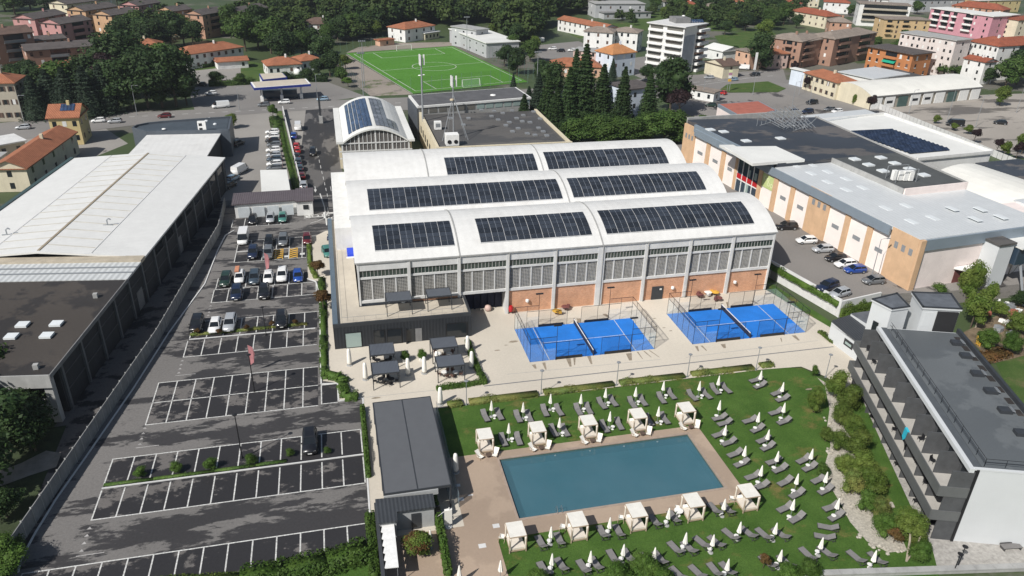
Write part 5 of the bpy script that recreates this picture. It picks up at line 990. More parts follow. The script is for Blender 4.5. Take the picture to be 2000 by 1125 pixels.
house('long white house with orange roof and shaded gallery near hillside',(1090,37),(1180,55),6,9,'white','g','tile_orange',2,9,1,rise=1.6)
house('white block with beige hip roof, tall gable facing left',(1141,60),(1197,64),9.2,10,'white','hip','tile_pale',3,3,2,rise=1.8,name='apartment_block')
house('white block with grey patched roof right of the orange gallery house',(1197,60),(1246,64),9,10,'white','hip','tile_pale',3,4,2,rise=1.6,name='apartment_block')
house('white three storey house with apricot pyramid roof behind the spruces',(1197,106),(1242,101),9.2,10,'white_blue','hip','tile_apricot',3,3,2,rise=3)
house('peach bungalow with orange hip roofs left of the tallest spruce',(1076,128),(1174,131),4.2,11,'peach','hip','tile_orange',1,5,2,rise=2.4)
house('pink shed wall behind the tallest spruce',(1120,98),(1172,103),5,8,'pale_pink','flat','concrete_mid',2,2,0,'shed',chim=0,name='shed')
house('plain blue white block seen between the spruces',(1228,176),(1281,170),10.5,10,'white_blue','flat','tile_grey',3,2,1,'building',chim=0,name='apartment_block')
tw=house('tall white tower block with long balconies on its lit side',(1269,45),(1338,54),18.6,17,'white','flat','concrete_light',7,4,0,'apartment block',((.02,.42),(.5,.98)),balmat='white_paint',chim=0,name='tower_block',over=.9,win='glass_grey')
A=P(1338,54,18.6); B=P(1383,46,18.6); d=B-A; d.z=0
for f_ in range(7): e=MB().obox(Vector((A.x,A.y,18.6*f_/7+.1))+d*.55+Vector((.4,-.5,0)),d*.42,Vector((d.y,-d.x,0)).normalized()*1.2,(0,0,1)); e.build('side_balcony','white_paint',tw); MB().obox(Vector((A.x,A.y,18.6*f_/7+1.2))+d*.55+Vector((d.y,-d.x,0)).normalized()*.05,d*.4,Vector((d.y,-d.x,0)).normalized()*.06,(0,0,1.3)).build('window','glass_dark',tw)
MB().obox(Vector((A.x,A.y,.2))+Vector((d.y,-d.x,0)).normalized()*.05,d*.48,Vector((d.y,-d.x,0)).normalized()*.08,(0,0,15)).build('blue_side_panel',M('panel_greyblue',(.30,.34,.39),.6,.2,.6),tw)
p=(A+B)/2+Vector((-3,6,0)); MB().box(p.x-4.5,p.x+2,p.y-2,p.y+5,18.9,21).build('lift_house','concrete_dark',tw)
for k in range(6): MB().obox(p+Vector((2.2+k*1.1,-1.5+k*.1,.6)),(.9,0,0),(0,1.8,.9),(0,0,.05)).build('roof_solar_panel','solar_blue',tw)
MB().lathe([(.7,0),(.6,.3),(.1,.4)],10,p+Vector((0,1,2.8))).build('dish','white_paint',tw)
house('small cream house with brown roof right of the tower block',(1378,119),(1414,129),5,8,'cream','x','tile_brown',2,0,1,rise=1.8)
house('white gabled sheds behind the cream house',(1376,92),(1412,100),4.5,12,'white','g','white_roof',1,2,0,'shed',rise=1.6,chim=0,name='shed')
house('salmon house with flat parapet left of the round tree',(1438,97),(1466,103),7,8,'peach','flat','tile_pale',2,2,1)
house('brown brick block with projecting balconies, left wing',(1500,72),(1567,81),11.5,15,'brick_mid','hip','tile_pale',4,3,2,'apartment block',((.55,.75),),2,name='apartment_block',balmat='w_brick_mid')
house('brown brick block with projecting balconies, centre wing',(1568,82),(1618,74),11.1,14,'brick_mid','hip','tile_pale',4,2,2,'apartment block',((.05,.45),),2,name='apartment_block',balmat='w_brick_mid')
house('brown brick block with stacked balconies, right wing beside the orange block',(1631,76),(1712,63),11.8,13,'brick_mid','hip','tile_pale',4,4,2,'apartment block',((.1,.35),(.6,.85)),2,name='apartment_block',balmat='w_brick_mid')
house('small rose house with orange roof below the brown blocks',(1503,105),(1541,104),6.4,8,'pale_pink','hip','tile_orange',2,3,1,rise=1.6)
ob=house('orange apartment block with flat dark roof and green awning',(1697,91),(1784,107),9.6,13,'orange_deep','flat','tile_grey',3,6,2,'apartment block',((.4,.68),),balmat='w_orange_deep',chim=0,name='apartment_block',sill=True,over=.9)
A=P(1697,91,9.6); B=P(1784,107,9.6); d=B-A; d.z=0; nn=Vector((d.y,-d.x,0)).normalized(); nn=nn if nn.y<0 else -nn; MB().obox(Vector((A.x,A.y,6.1))+d*.4,d*.28,nn*1.7+Vector((0,0,-1.2)),(0,0,.08)).build('awning','green_awning',ob)
house('tall white block with grid of small windows, nearest the long vaulted shed',(1820,72),(1868,80),15,10,'pinkwhite','flat','concrete_mid',5,4,1,'apartment block',chim=0,name='apartment_block',ww=.9,wh=1.2)
house('white block set back left of the tall white one',(1760,64),(1824,74),14.5,12,'pinkwhite','flat','concrete_mid',5,6,0,'apartment block',chim=0,name='apartment_block',ww=.9,wh=1.2)
house('white block with orange tiled hip roof at the right',(1893,79),(1952,90),14,12,'white','hip','tile_red',4,6,2,'apartment block',rise=2.5,name='apartment_block',ww=.9)
house('pale block with balconies at the right edge under red roof',(1956,90),(2060,83),12,12,'greyw','hip','tile_red',4,6,0,'apartment block',((.3,.6),(.75,.95)),rise=2.5,name='apartment_block')
house('narrow white annex with brown gable roof before the white blocks',(1884,113),(1925,121),9,7,'white','g','tile_red',3,2,1,'apartment block',rise=1.2,name='apartment_block',ww=.8)
house('rose pink apartment block with white balconies',(1819,16),(1940,33),12.5,14,'rose','flat','white_roof',4,6,1,'apartment block',((.05,.18),(.22,.34),(.38,.46),(.58,.72)),chim=0,name='apartment_block',over=.6)
house('rose pink block return wing with stacked white balconies',(1941,34),(1990,29),12.1,12,'rose','flat','white_roof',4,2,1,'apartment block',((.3,.95),),chim=0,name='apartment_block',over=.6)
house('ochre block with curved balconies left of the rose block',(1729,38),(1818,40),10,12,'ochre','flat','tile_pale',4,5,1,'apartment block',((.05,.18),(.4,.55)),chim=0,name='apartment_block',balmat='w_ochre')
house('grey white slab block with full width balconies',(1680,7),(1780,12),12.5,13,'white','flat','tile_pale',4,3,2,'apartment block',((.08,.95),),chim=0,name='apartment_block',balmat='w_beige')
house('cream house with red tiled roof among gardens at the top',(1545,20),(1615,32),7,11,'cream','hip','tile_red',2,6,2)
house('cream house with terracotta roof farthest along the top gardens',(1510,5),(1560,9),7,11,'cream','hip','tile_red',2,4,2)
house('house with bright red roof behind the cream garden house',(1610,3),(1660,6),7,12,'white','hip','tile_red',2,4,2)
house('small house with green roof below the cream garden house',(1608,32),(1640,34),5,9,'white','hip',M('roof_verdigris',(.16,.28,.24),.7,.2,.5),2,3,1)
house('pink and tan house with pale hip roof above the brown blocks',(1622,42),(1664,44),7,10,'salmon','hip','tile_pale',2,3,2)
house('pale apartment house at the top right corner',(1990,40),(2070,36),11,12,'cream','flat','tile_red',4,5,1,'apartment block',chim=0,name='apartment_block')
house('yellow commercial hall at the top right',(1912,2),(1995,0),8,20,'yellow','flat','concrete_light',2,6,0,'building',chim=0,name='commercial_hall')
house('long grey blue warehouse along the top right',(1790,0),(1915,-2),8,25,'greyw','flat','cladding_blue',2,10,0,'building',chim=0,name='warehouse')
house('terracotta roofed row beyond the rose block',(1860,10),(1960,20),6,14,'salmon','hip','tile_red',2,8,1,name='row_house')
house('pale works building with pipe frames at the hillside',(1164,8),(1260,8),8,16,'greyw','flat','concrete_mid',2,5,1,'building',chim=0,name='works_building')
house('works yard wall and sheds below the hillside works',(1180,26),(1272,24),3.5,8,'greyw','flat','concrete_dark',1,6,0,'shed',chim=0,name='shed')
for x,y,c,rm,lab in [(1345,8,'white','tile_red','far white house with red roof above the tower block'),(1395,12,'cream','tile_pale','far cream house with pale roof above the green hillside field'),(1440,3,'white','tile_orange','far white house with orange roof at the hillside top'),(1310,2,'greyw','tile_pale','far grey house nearest the hillside works'),(1720,-2,'white','tile_red','far white house behind the grey white slab block'),(1000,2,'white','tile_orange','lone far white house above the dark wood'),(1490,2,'pale_pink','tile_pale','far pink house left of the cream garden houses'),(1585,-4,'cream','tile_orange','far cream house behind the garden houses')]:
    house(lab,(x-14,y),(x+16,y+1),6,9,c,'hip',rm,2,3,1,group='far hillside houses')
# long vaulted shed at the right
A,B=P(1697,214),P(1913,193); d=B-A; d.z=0; u=d.normalized(); n=Vector((-u.y,u.x,0)); Lr=d.length; Wd=20
vt=thing('vaulted_shed','long cream vaulted shed with white door panels at the right','building',(A+B)/2)
mb=MB(); k=12
for i in range(k):
    a,b=i/k,(i+1)/k; za,zb=4.5+2.5*(1-(2*a-1)**2),4.5+2.5*(1-(2*b-1)**2); qa,qb=A+n*Wd*a,A+n*Wd*b; mb.poly([(qa.x,qa.y,za),(qa.x+d.x,qa.y+d.y,za),(qb.x+d.x,qb.y+d.y,zb),(qb.x,qb.y,zb)])
mb.build('roof_vault','white_roof_old',vt,True); MB().obox(A+n*.3,d,n*(Wd-.6),(0,0,4.4)).build('wall',M('wall_taupe',(.34,.31,.26),.85,.15,.5),vt); MB().poly([A-u*.05]+[A+n*Wd*i/k-u*.05+Vector((0,0,4.5+2.5*(1-(2*i/k-1)**2))) for i in range(k+1)]+[A+n*Wd-u*.05]).build('end_wall','w_cream',vt)
for i in range(9):
    if i in (2,6): MB().obox(A+d*((i+.15)/9)-n*.02,d*.08,n*.2,(0,0,3.6)).build('door',M('door_green',(.07,.12,.11),.6,.2,1),vt); continue
    w=MB().obox(A+d*((i+.1)/9)-n*.06,d*.085,n*.2,(0,0,3.9)).build('door_panel','white_paint',vt)
    if i in (1,3,4): MB().obox(A+d*((i+.25)/9)-n*.1+Vector((0,0,1.6)),d*.05,n*.05,(0,0,.9)).build('window','glass_dark',w)
MB().obox(A-n*.2+Vector((0,0,4.1)),d,n*.3,(0,0,.38)).build('gutter','concrete_dark',vt)
house('cream two storey house with red hip roof at the corner by the vaulted shed',(1572,141),(1636,161),6.3,9,'cream','hip','tile_orange',2,6,2,shut='tile_brown',ww=.7)
house('flat white workshop roofs behind the cream corner house',(1640,141),(1705,155),5,22,'white','flat','market_ribs',1,4,0,'building',chim=0,name='workshop')
house('low grey workshop beneath the orange apartment block',(1690,140),(1748,156),4.5,16,'greyw','flat','flat_roof_grey',1,4,0,'building',chim=0,name='workshop')
house('pale blue hoarding wall beside the street corner',(1546,134),(1572,140),6,2,'white_blue','flat','white_roof',1,0,0,'wall',chim=0,name='hoarding_wall')
house('small white pump house with arched openings by the supermarket garden',(1338,172),(1395,182),3.2,5,'white','flat','tile_pale',1,3,1,'building',chim=0,name='kiosk')
tw=thing('yard_fence','concrete panel fence between side street and white solar building','fence',P(1800,255)); a,b=P(1716,213),P(1985,325); d=b-a
for k in range(34): MB().obox(a+d*(k+.04)/34,d*(.92/34),(.12,.05,0),(0,0,1.9)).build('fence_panel','concrete_light',tw)
# ================================================================ cars
CC=dict(white=(.78,.78,.77),silver=(.46,.48,.50),grey=(.17,.18,.19),black=(.012,.012,.014),navy=(.012,.02,.05),blue=(.015,.06,.28),lightblue=(.30,.42,.52),red=(.42,.02,.02),maroon=(.11,.012,.014),teal=(.06,.20,.17),green=(.018,.04,.028),slate=(.06,.085,.11))
for k,c in CC.items():
    m,t,b=newmat('paint_'+k); b.inputs['Base Color'].default_value=(*c,1); b.inputs['Roughness'].default_value=.28; b.inputs['Coat Weight'].default_value=.7; b.inputs['Coat Roughness'].default_value=.06; b.inputs['Metallic'].default_value=.25 if k in('silver','grey','slate','lightblue') else 0; MC['paint_'+k]=m
def loft(secs,closed=True):
    mb=MB(); n=len(secs[0]); mb.v=[tuple(p) for s in secs for p in s]
    for j in range(len(secs)-1):
        for i in range(n): mb.f.append((j*n+i,j*n+(i+1)%n,(j+1)*n+(i+1)%n,(j+1)*n+i))
    mb.f.append(tuple(range(n))[::-1]); mb.f.append(tuple(range((len(secs)-1)*n,len(secs)*n))); return mb
def sec(x,w,zb,zm,zt,k=.9): return [(x,-w*.92,zb),(x,-w,zb+.12),(x,-w,zm),(x,-w*k,zt),(x,w*k,zt),(x,w,zm),(x,w,zb+.12),(x,w*.92,zb)]
def make_car(kind):
    t=thing('parked_car','','car',(0,0,0))
    if kind=='hatch': L,w,belt,H=2.02,.86,.92,1.47; st=[(-2.02,.72,.45,.6,.72),(-1.95,.82,.28,.75,.95),(-1.5,.86,.22,.8,.98),(0,.87,.2,.78,.96),(.95,.86,.22,.74,.93),(1.6,.83,.25,.66,.82),(1.92,.76,.3,.58,.70),(2.03,.62,.36,.5,.58)]; cab=(-1.9,1.05,-1.55,.25,.74,.60)
    elif kind=='suv': L,w,belt,H=2.25,.93,1.05,1.68; st=[(-2.24,.8,.5,.75,.9),(-2.18,.9,.35,.9,1.08),(-1.6,.93,.3,.92,1.1),(0,.93,.28,.9,1.08),(1.05,.92,.3,.88,1.05),(1.8,.9,.32,.82,.98),(2.12,.84,.36,.74,.88),(2.25,.7,.42,.62,.74)]; cab=(-2.1,1.1,-1.85,.3,.80,.68)
    elif kind=='van': L,w,belt,H=2.7,.98,1.2,2.15; st=[(-2.7,.94,.4,1.1,1.22),(-2.6,.98,.3,1.1,1.24),(0,.98,.28,1.1,1.24),(1.6,.97,.3,1.1,1.22),(2.3,.93,.32,.9,1.05),(2.62,.86,.36,.75,.9),(2.72,.7,.42,.6,.7)]; cab=(-2.68,2.15,-2.62,1.35,.95,.86)
    loft([sec(*s) for s in st]).build('body','paint_white',t,True,wl=False)
    xa,xb,ya,yb,w0,w1=cab; zb=belt-.02; zr=H
    if kind=='van':
        MB().add([(xa,-.95,zb),(1.35,-.95,zb),(1.35,.95,zb),(xa,.95,zb),(xa+.06,-.84,zr),(1.25,-.84,zr),(1.25,.84,zr),(xa+.06,.84,zr)],[(4,5,6,7),(0,1,5,4),(1,2,6,5),(2,3,7,6),(3,0,4,7)]).build('roof','paint_white',t,wl=False)
        MB().add([(1.34,-.93,zb),(2.2,-.86,zb),(2.2,.86,zb),(1.34,.93,zb),(1.24,-.82,zr-.1),(1.5,-.78,zr-.12),(1.5,.78,zr-.12),(1.24,.82,zr-.1)],[(4,5,6,7),(0,1,5,4),(1,2,6,5),(2,3,7,6)]).build('windows','car_glass',t,wl=False)
    else:
        zc=zr-.09
        MB().add([(xa,-w0,zb),(xb,-w0,zb),(xb,w0,zb),(xa,w0,zb),(ya,-w1,zc),(yb,-w1,zc),(yb,w1,zc),(ya,w1,zc)],[(0,1,5,4),(1,2,6,5),(2,3,7,6),(3,0,4,7)]).build('windows','car_glass',t,wl=False)
        rf=loft([[(ya-.03,-w1-.02,zc-.02),(ya+.1,-w1*.8,zr-.01),(ya+.1,w1*.8,zr-.01),(ya-.03,w1+.02,zc-.02)],[((ya+yb)/2,-w1-.04,zc-.02),((ya+yb)/2,-w1*.8,zr+.02),((ya+yb)/2,w1*.8,zr+.02),((ya+yb)/2,w1+.04,zc-.02)],[(yb+.03,-w1-.02,zc-.02),(yb-.12,-w1*.8,zr-.02),(yb-.12,w1*.8,zr-.02),(yb+.03,w1+.02,zc-.02)]])
        for sgn in (-1,1):
            for (p0,p1) in (((xa+.02,sgn*w0,zb),(ya,sgn*w1,zc)),((xb,sgn*w0,zb),(yb,sgn*w1,zc)),(((xa+xb)/2-.2,sgn*(w0+.01),zb),((ya+yb)/2-.1,sgn*(w1+.01),zc))): rf.tube(p0,p1,.045,n=4)
        rf.build('roof','paint_white',t,wl=False)
    r=.31 if kind=='hatch' else .35; wb=L*.63
    whm=MB().lathe([(r*.6,-.1),(r,-.08),(r,.08),(r*.6,.1)],12).mesh('wheel','rubber'); rmm=MB().lathe([(r*.62,-.11),(r*.62,.11)],10).mesh('rim','steel')
    for x in (-wb,wb):
        for y in (-w+.06,w-.06):
            o=mkobj('wheel',whm,t,False); o.location=(x,y,r); o.rotation_euler=(math.pi/2,0,0); mkobj('rim',rmm,o,False)
    fx=st[-2][0]; rx=st[1][0]; z=st[-2][4]
    for y in (-1,1):
        MB().obox((fx-.12,y*w*.62-.14,z-.2),(.2,0,-.03),(0,.28,0),(0,0,.15)).build('headlight','lamp_lens',t,wl=False); MB().obox((rx-.08,y*w*.72-.1,.72),(.12,0,0),(0,.2,0),(0,0,.22)).build('tail_light','tail_red',t,wl=False)
        MB().obox(((xb if kind!='van' else 1.9)-.35,y*(w+.02)-.07,belt-.02),(.16,0,0),(0,.14,0),(0,0,.13)).build('mirror','rubber',t,wl=False)
    MB().box(st[-1][0]-.02,st[-1][0]+.03,-.25,.25,.42,.54).build('number_plate','plate_white',t,wl=False)
    return t
CP={k:make_car(k) for k in('hatch','suv','van')}; cused=set()
def car(px,py,kind,colr,rz,label,group,nm='parked_car'):
    p=P(px,py,.75); z=0
    if group=='cars on the market car park': p=P(px,py,3.2); z=2.61
    sw={'body':'paint_'+colr,'roof':'paint_'+colr}
    o=dup(CP[kind],(p.x,p.y,z+.01),R(rz),label,group,None,sw); return o
D=-90
word=dict(navy='dark blue',lightblue='pale blue',slate='blue grey')
def row(cars,phrase,group):
    for i,(px,py,k,c,rz) in enumerate(cars):
        kw={'hatch':'car','suv':'tall car','van':'van'}[k]; car(px,py,k,c,rz+rnd.uniform(-2,2),f'{word.get(c,c)} {kw}, {ORD[i]} {phrase}',group)
row([(493,427,'hatch','black',D),(528,424,'hatch','silver',D),(552,423,'hatch','teal',D)],'from left in front of the white garage','cars by the gate house')
row([(475,464,'van','white',D),(525,469,'hatch','black',D),(553,468,'suv','grey',D),(600,465,'hatch','maroon',D),(651,458,'suv','navy',D-12)],'from left in the row with the white van','cars in the row of the white van')
row([(494,492,'suv','navy',D),(524,493,'suv','grey',D)],'from left beside the yellow hatched bays','cars by the yellow bays')
row([(441,545,'suv','green',D),(468,539,'hatch','white',D),(497,541,'suv','slate',D),(524,540,'hatch','white',D),(551,536,'suv','white',D),(582,537,'hatch','blue',D)],'from left in the fullest row of the car park','cars in the fullest row')
row([(462,571,'suv','navy',D),(516,569,'suv','black',D)],'from left in the row just below the fullest row','cars below the fullest row')
row([(384,631,'suv','black',D),(420,634,'hatch','white',D),(449,630,'suv','silver',D),(550,623,'suv','black',D)],'from left in the row with the planted kerb','cars by the planted kerb')
car(605,861,'suv','black',D,'lone black car in the lower half of the car park','cars in the lower rows')
row([(532,256,'hatch','white',180),(532,265,'hatch','white',180),(532,273,'hatch','black',180),(535,281,'hatch','grey',180),(534,291,'hatch','white',180),(535,301,'hatch','silver',180),(536,309,'hatch','slate',180),(536,318,'hatch','white',180),(536,326,'hatch','grey',180)],'from the street in the row beside the grass strip','cars beside the grass strip')
row([(582,247,'van','white',90),(574,264,'suv','blue',90),(579,283,'hatch','red',90),(581,292,'hatch','red',90),(580,303,'hatch','black',90),(583,314,'suv','slate',90),(586,326,'hatch','slate',90),(590,341,'hatch','maroon',90),(593,360,'suv','silver',90),(596,375,'hatch','slate',90),(601,391,'suv','grey',90)],'from the street in the column along the lane wall','cars along the lane wall')
car(611,296,'suv','black',D,'black car driving alone down the middle of the access lane','cars on the access lane')
car(639,490,'hatch','teal',D+10,'grey green car half hidden by the club house side parapet','cars by the club house')
row([(464,279,'suv','black',60),(469,331,'van','white',62),(455,346,'hatch','lightblue',62),(448,360,'hatch','black',62)],'from the street beside the dark hall wall','cars in the hall shade')
row([(45,247,'hatch','silver',184),(192,234,'hatch','white',184),(224,235,'hatch','silver',184),(321,225,'hatch','maroon',184)],'from left along the street below the dark trees','cars along the street')
row([(392,164,'hatch','black',184),(412,181,'hatch','white',190),(431,206,'van','white',195),(515,203,'hatch','grey',184),(555,198,'hatch','white',184),(630,192,'hatch','lightblue',184)],'from left around the fuel station','cars at the fuel station')
row([(1536,442,'suv','black',175),(1575,469,'hatch','white',175),(1607,486,'hatch','silver',175),(1632,503,'hatch','black',180),(1651,515,'hatch','white',180),(1670,526,'hatch','blue',178),(1706,547,'hatch','grey',178)],'from the sports hall in the row along the supermarket wall','cars on the market car park')
row([(1616,559,'suv','navy',200),(1640,572,'hatch','silver',195)],'of two cars beside the ivy covered wall','cars on the market car park')
row([(1550,217,'hatch','navy',200),(1577,217,'suv','navy',190),(1586,199,'suv','black',190),(1620,212,'hatch','grey',190),(1635,216,'hatch','white',190)],'from left in the car park behind the supermarket','cars behind the supermarket')
row([(1865,241,'van','black',160),(1954,238,'hatch','black',150)],'of two black vehicles on the old asphalt yard','cars on the old yard')
row([(1260,157,'hatch','black',170),(1385,150,'hatch','silver',175),(1409,180,'hatch','red',120),(1432,154,'hatch','lightblue',185),(1451,132,'van','white',150),(1474,145,'suv','black',185)],'from left along the street by the tower block','cars by the tower block')
car(1389,204,'hatch','green',160,'dark green car parked on the grass by the red roofed pavilion','cars by the tower block')
row([(1052,79,'van','white',180),(1079,94,'hatch','white',175),(1117,97,'hatch','white',175),(1095,98,'hatch','black',170)],'from left in the gravel lot behind the pitch','cars behind the pitch')
for t in CP.values():
    for o in list(t.children_recursive)+[t]: bpy.data.objects.remove(o)
# load of orange boards on the roof of a white car
p=P(463,526,1.6); tag(MB().obox((p.x-.35,p.y-1.1,1.55),(.7,0,0),(0,2.2,0),(0,0,.25)).build('roof_load',M('load_orange',(.5,.22,.13),.8,.2,2)),'stack of orange boards tied on the roof of a white car','boards')
# ================================================================ pool furniture
lg=thing('sun_lounger','','sun lounger',(0,0,0))
MB().box(-.33,.33,-1.05,.28,.30,.35).build('seat','lounger_mesh',lg,wl=False); MB().obox((-.33,.28,.31),(.66,0,0),(0,.66,.42),(0,-.03,.05)).build('backrest','lounger_mesh',lg,wl=False)
f=MB()
for x in (-.36,.33): f.box(x,x+.03,-1.06,.95,.25,.31)
f.box(-.36,.36,-1.09,-1.06,.25,.33); f.box(-.36,.36,.92,.95,.25,.31); f.build('frame','lounger_frame',lg,wl=False)
for x in (-.34,.34):
    for y in (-.85,.75): MB().tube((x,y,0),(x,y,.26),.025,n=4).build('leg','lounger_frame',lg,wl=False)
    MB().tube((x*.9,.75,.28),(x*.9,.62,.5),.015,n=4).build('back_strut','lounger_frame',lg,wl=False)
pa=thing('closed_parasol','','parasol',(0,0,0))
MB().tube((0,0,0),(0,0,2.5),.03,n=6).build('pole','grey_metal',pa,wl=False)
cm=MB(); n=16; prof=[(.04,2.62),(.075,2.5),(.12,2.0),(.17,1.5),(.215,1.12),(.18,1.08)]
for r,z in prof:
    for i in range(n): rr=r*(1+(.28 if i%2 else -.12)*(1 if z<2.4 else 0)); cm.v.append((rr*math.cos(6.2832*i/n),rr*math.sin(6.2832*i/n),z+(.05 if i%2 and z<1.2 else 0)))
cm.f=[(j*n+i,j*n+(i+1)%n,(j+1)*n+(i+1)%n,(j+1)*n+i) for j in range(5) for i in range(n)]+[tuple(range(n))[::-1]]
cm.build('canopy','parasol_white',pa,wl=False); MB().lathe([(.27,0),(.25,.07),(.05,.1)],10).build('base','concrete_mid',pa,wl=False); MB().lathe([(.03,2.6),(.03,2.7)],5).build('finial','grey_metal',pa,wl=False)
st=thing('side_table','','side table',(0,0,0)); MB().lathe([(.26,.42),(.27,.46)],12).build('top','table_white',st,wl=False); MB().tube((0,0,0),(0,0,.42),.03,n=5).build('stem','table_white',st,wl=False); MB().lathe([(.18,0),(.16,.03)],10).build('foot','table_white',st,wl=False)
def zz(o,pt): return (o[0]+pt[0]/o[2],o[1]+pt[1]/o[2])
ZA=(860,720,5.);ZB=(1200,700,5.);ZD=(1560,877,4.536);ZE=(1200,900,5.);ZF=(860,900,5.)
LROWS=[]
def pair(o,a,b,top,ang,phrase,k):
    for q,s in ((a,'left' if abs(ang)<10 or abs(ang)>170 else 'upper'),(b,'right' if abs(ang)<10 or abs(ang)>170 else 'lower')):
        if q is None: continue
        p=P(*zz(o,q),.42); place(lg,'lg',(p.x,p.y,.03),R(ang+rnd.uniform(-5,5)),f'grey lounger, {s} of {ORD[k]} pair {phrase}','sun loungers on the lawn',1.08)
    if top:
        p=P(*zz(o,top),2.62); place(pa,'pa',(p.x,p.y,.03),rnd.random()*3,f'closed white parasol of {ORD[k]} pair {phrase}','closed parasols on the lawn')
        q=P(*zz(o,a or b),.0); ab=((P(*zz(o,a)) if a else q)+(P(*zz(o,b)) if b else q))/2
        dx=Vector((.45,-.25,0)) if abs(ang)<10 else Vector((-.1,.5,0)) if abs(ang)>170 else Vector((-.55,-.15,0))
        place(st,'st',(p.x+dx.x*.8,p.y+dx.y*.8-.2,.03),0,f'round white table of {ORD[k]} pair {phrase}','small lawn tables')
hedge=[(ZA,(437,460),(573,445),(500,315)),(ZA,(757,468),(865,465),(811,332)),(ZA,(1018,410),(1155,405),(1080,248)),(ZA,(1345,400),(1445,390),(1378,250)),(ZA,(1575,340),(1685,315),(1620,192)),(ZA,(1872,333),(1975,310),(1915,182)),(ZB,(457,387),(553,347),(487,222)),(ZB,(757,362),(895,345),(840,224)),(ZB,(978,300),(1088,290),(1027,172))]
for k,(o,a,b,t) in enumerate(hedge): pair(o,a,b,t,6,'from left in the row below the flowering hedge',k)
for k,(o,a,b,t) in enumerate([(ZA,(612,695),(760,685),(670,535)),(ZA,(1103,605),(1215,603),(1168,480)),(ZA,(1600,565),(1745,540),(1662,420)),(ZB,(335,600),(490,585),(438,472))]): pair(o,a,b,t,6,'from left between the cabanas above the pool',k)
for k,(o,a,b,t) in enumerate([(ZB,(1030,575),(1080,625),(1037,412)),(ZB,(1030,735),(1120,815),(1092,655)),(ZB,(1180,925),(1245,1020),(1285,857)),(ZE,(1355,145),(1435,240),(1447,47))]): pair(o,a,b,t,-78,'from the top in the column nearest the pool end',k)
for k,(o,a,b,t) in enumerate([(ZB,(1385,205),(1425,260),(1440,120)),(ZB,(1325,600),(1400,685),(1418,528)),(ZB,(1460,790),(1500,860),(1513,697)),(ZB,(1560,1000),(1620,1075),(1605,908)),(ZE,(1670,200),(1785,320),(1798,128)),(ZE,(1670,455),(1785,555),(1760,377))]): pair(o,a,b,t,-76,'from top in the middle column of the right lawn',k)
for k,(o,a,b,t) in enumerate([(ZB,(1595,330),(1645,390),(1655,235)),(ZB,(1580,520),(1660,610),(1668,435)),(ZB,(1850,985),(1910,1060),(1940,885)),(ZD,(180,265),(240,360),(257,205)),(ZD,(290,510),(335,590),(362,437)),(ZD,(265,690),(235,775),None)]): pair(o,a,b,t,-76 if k<5 else -118,'from the top in the column nearest the gravel bed',k)
for k,(o,a,b,t) in enumerate([(ZF,(985,800),(1165,770),(1085,643)),(ZF,(1585,700),(1745,690),(1662,553)),(ZE,(400,590),(585,555),(540,462)),(ZE,(980,470),(1110,470),(1085,373))]): pair(o,a,b,t,186,'from left between the cabanas below the pool',k)
for k,(o,a,b,t) in enumerate([(ZF,(1010,1060),(1185,1020),(1095,908)),(ZF,(1400,1040),(1525,1010),(1473,882)),(ZF,(1690,940),(1840,930),(1797,817)),(ZE,(300,970),(450,955),(402,848)),(ZE,(600,855),(735,850),(706,703)),(ZE,(860,800),(1000,795),(975,723)),(ZE,(1140,725),(1315,705),(1238,598)),(ZE,(1465,720),(1630,715),(1590,608))]): pair(o,a,b,t,190 if k<4 else 200,'from left in the long row across the lower lawn',k)
for k,(o,a,b,t) in enumerate([(ZE,(625,1105),(815,1090),None),(ZE,(985,1070),(1110,1060),(1120,960)),(ZE,(1505,990),(1680,990),(1638,872)),(ZD,(85,935),(255,915),(218,785)),(ZD,(515,960),(700,975),(690,900))]): pair(o,a,b,t,194,'from left in the bottom row of the lawn',k)
# cabanas: canvas roofed day beds
def make_cabana():
    t=thing('cabana','','cabana',(0,0,0)); w,d,h=.9,1.08,2.25
    MB().obox((-w,-d,h-.02),(2*w,0,0),(0,2*d,0),(0,0,.05)).build('canvas_roof','cabana_canvas',t,wl=False)
    e=MB(); e.box(-w,w,-d-.05,-d,h-.1,h+.02); e.box(-w,w,d,d+.05,h-.1,h+.02); e.box(-w-.05,-w,-d,d,h-.1,h+.02); e.box(w,w+.05,-d,d,h-.1,h+.02); e.build('roof_frame','cabana_wood',t,wl=False)
    for x in (-w,w):
        for y in (-d,d): MB().box(x-.05,x+.05,y-.05,y+.05,0,h-.1).build('post','cabana_wood',t,wl=False); MB().lathe([(.06,.25),(.13,.5),(.09,1.2),(.11,1.7),(.15,h-.12)],7,(x*.93,y*.95,0)).build('tied_curtain','mattress',t,True,wl=False)
    b=MB().box(-w+.08,w-.08,-d+.05,d-.05,.12,.34).build('bed_base','cabana_wood',t,wl=False); MB().box(-w+.1,w-.1,-d+.08,d-.08,.34,.56).build('mattress','mattress',b,wl=False)
    for x in (-.4,.4): MB().obox((x-.33,d-.45,.57),(.66,0,0),(0,.3,.18),(0,-.05,.14)).build('pillow','parasol_white',b,wl=False)
    return t
cb=make_cabana()
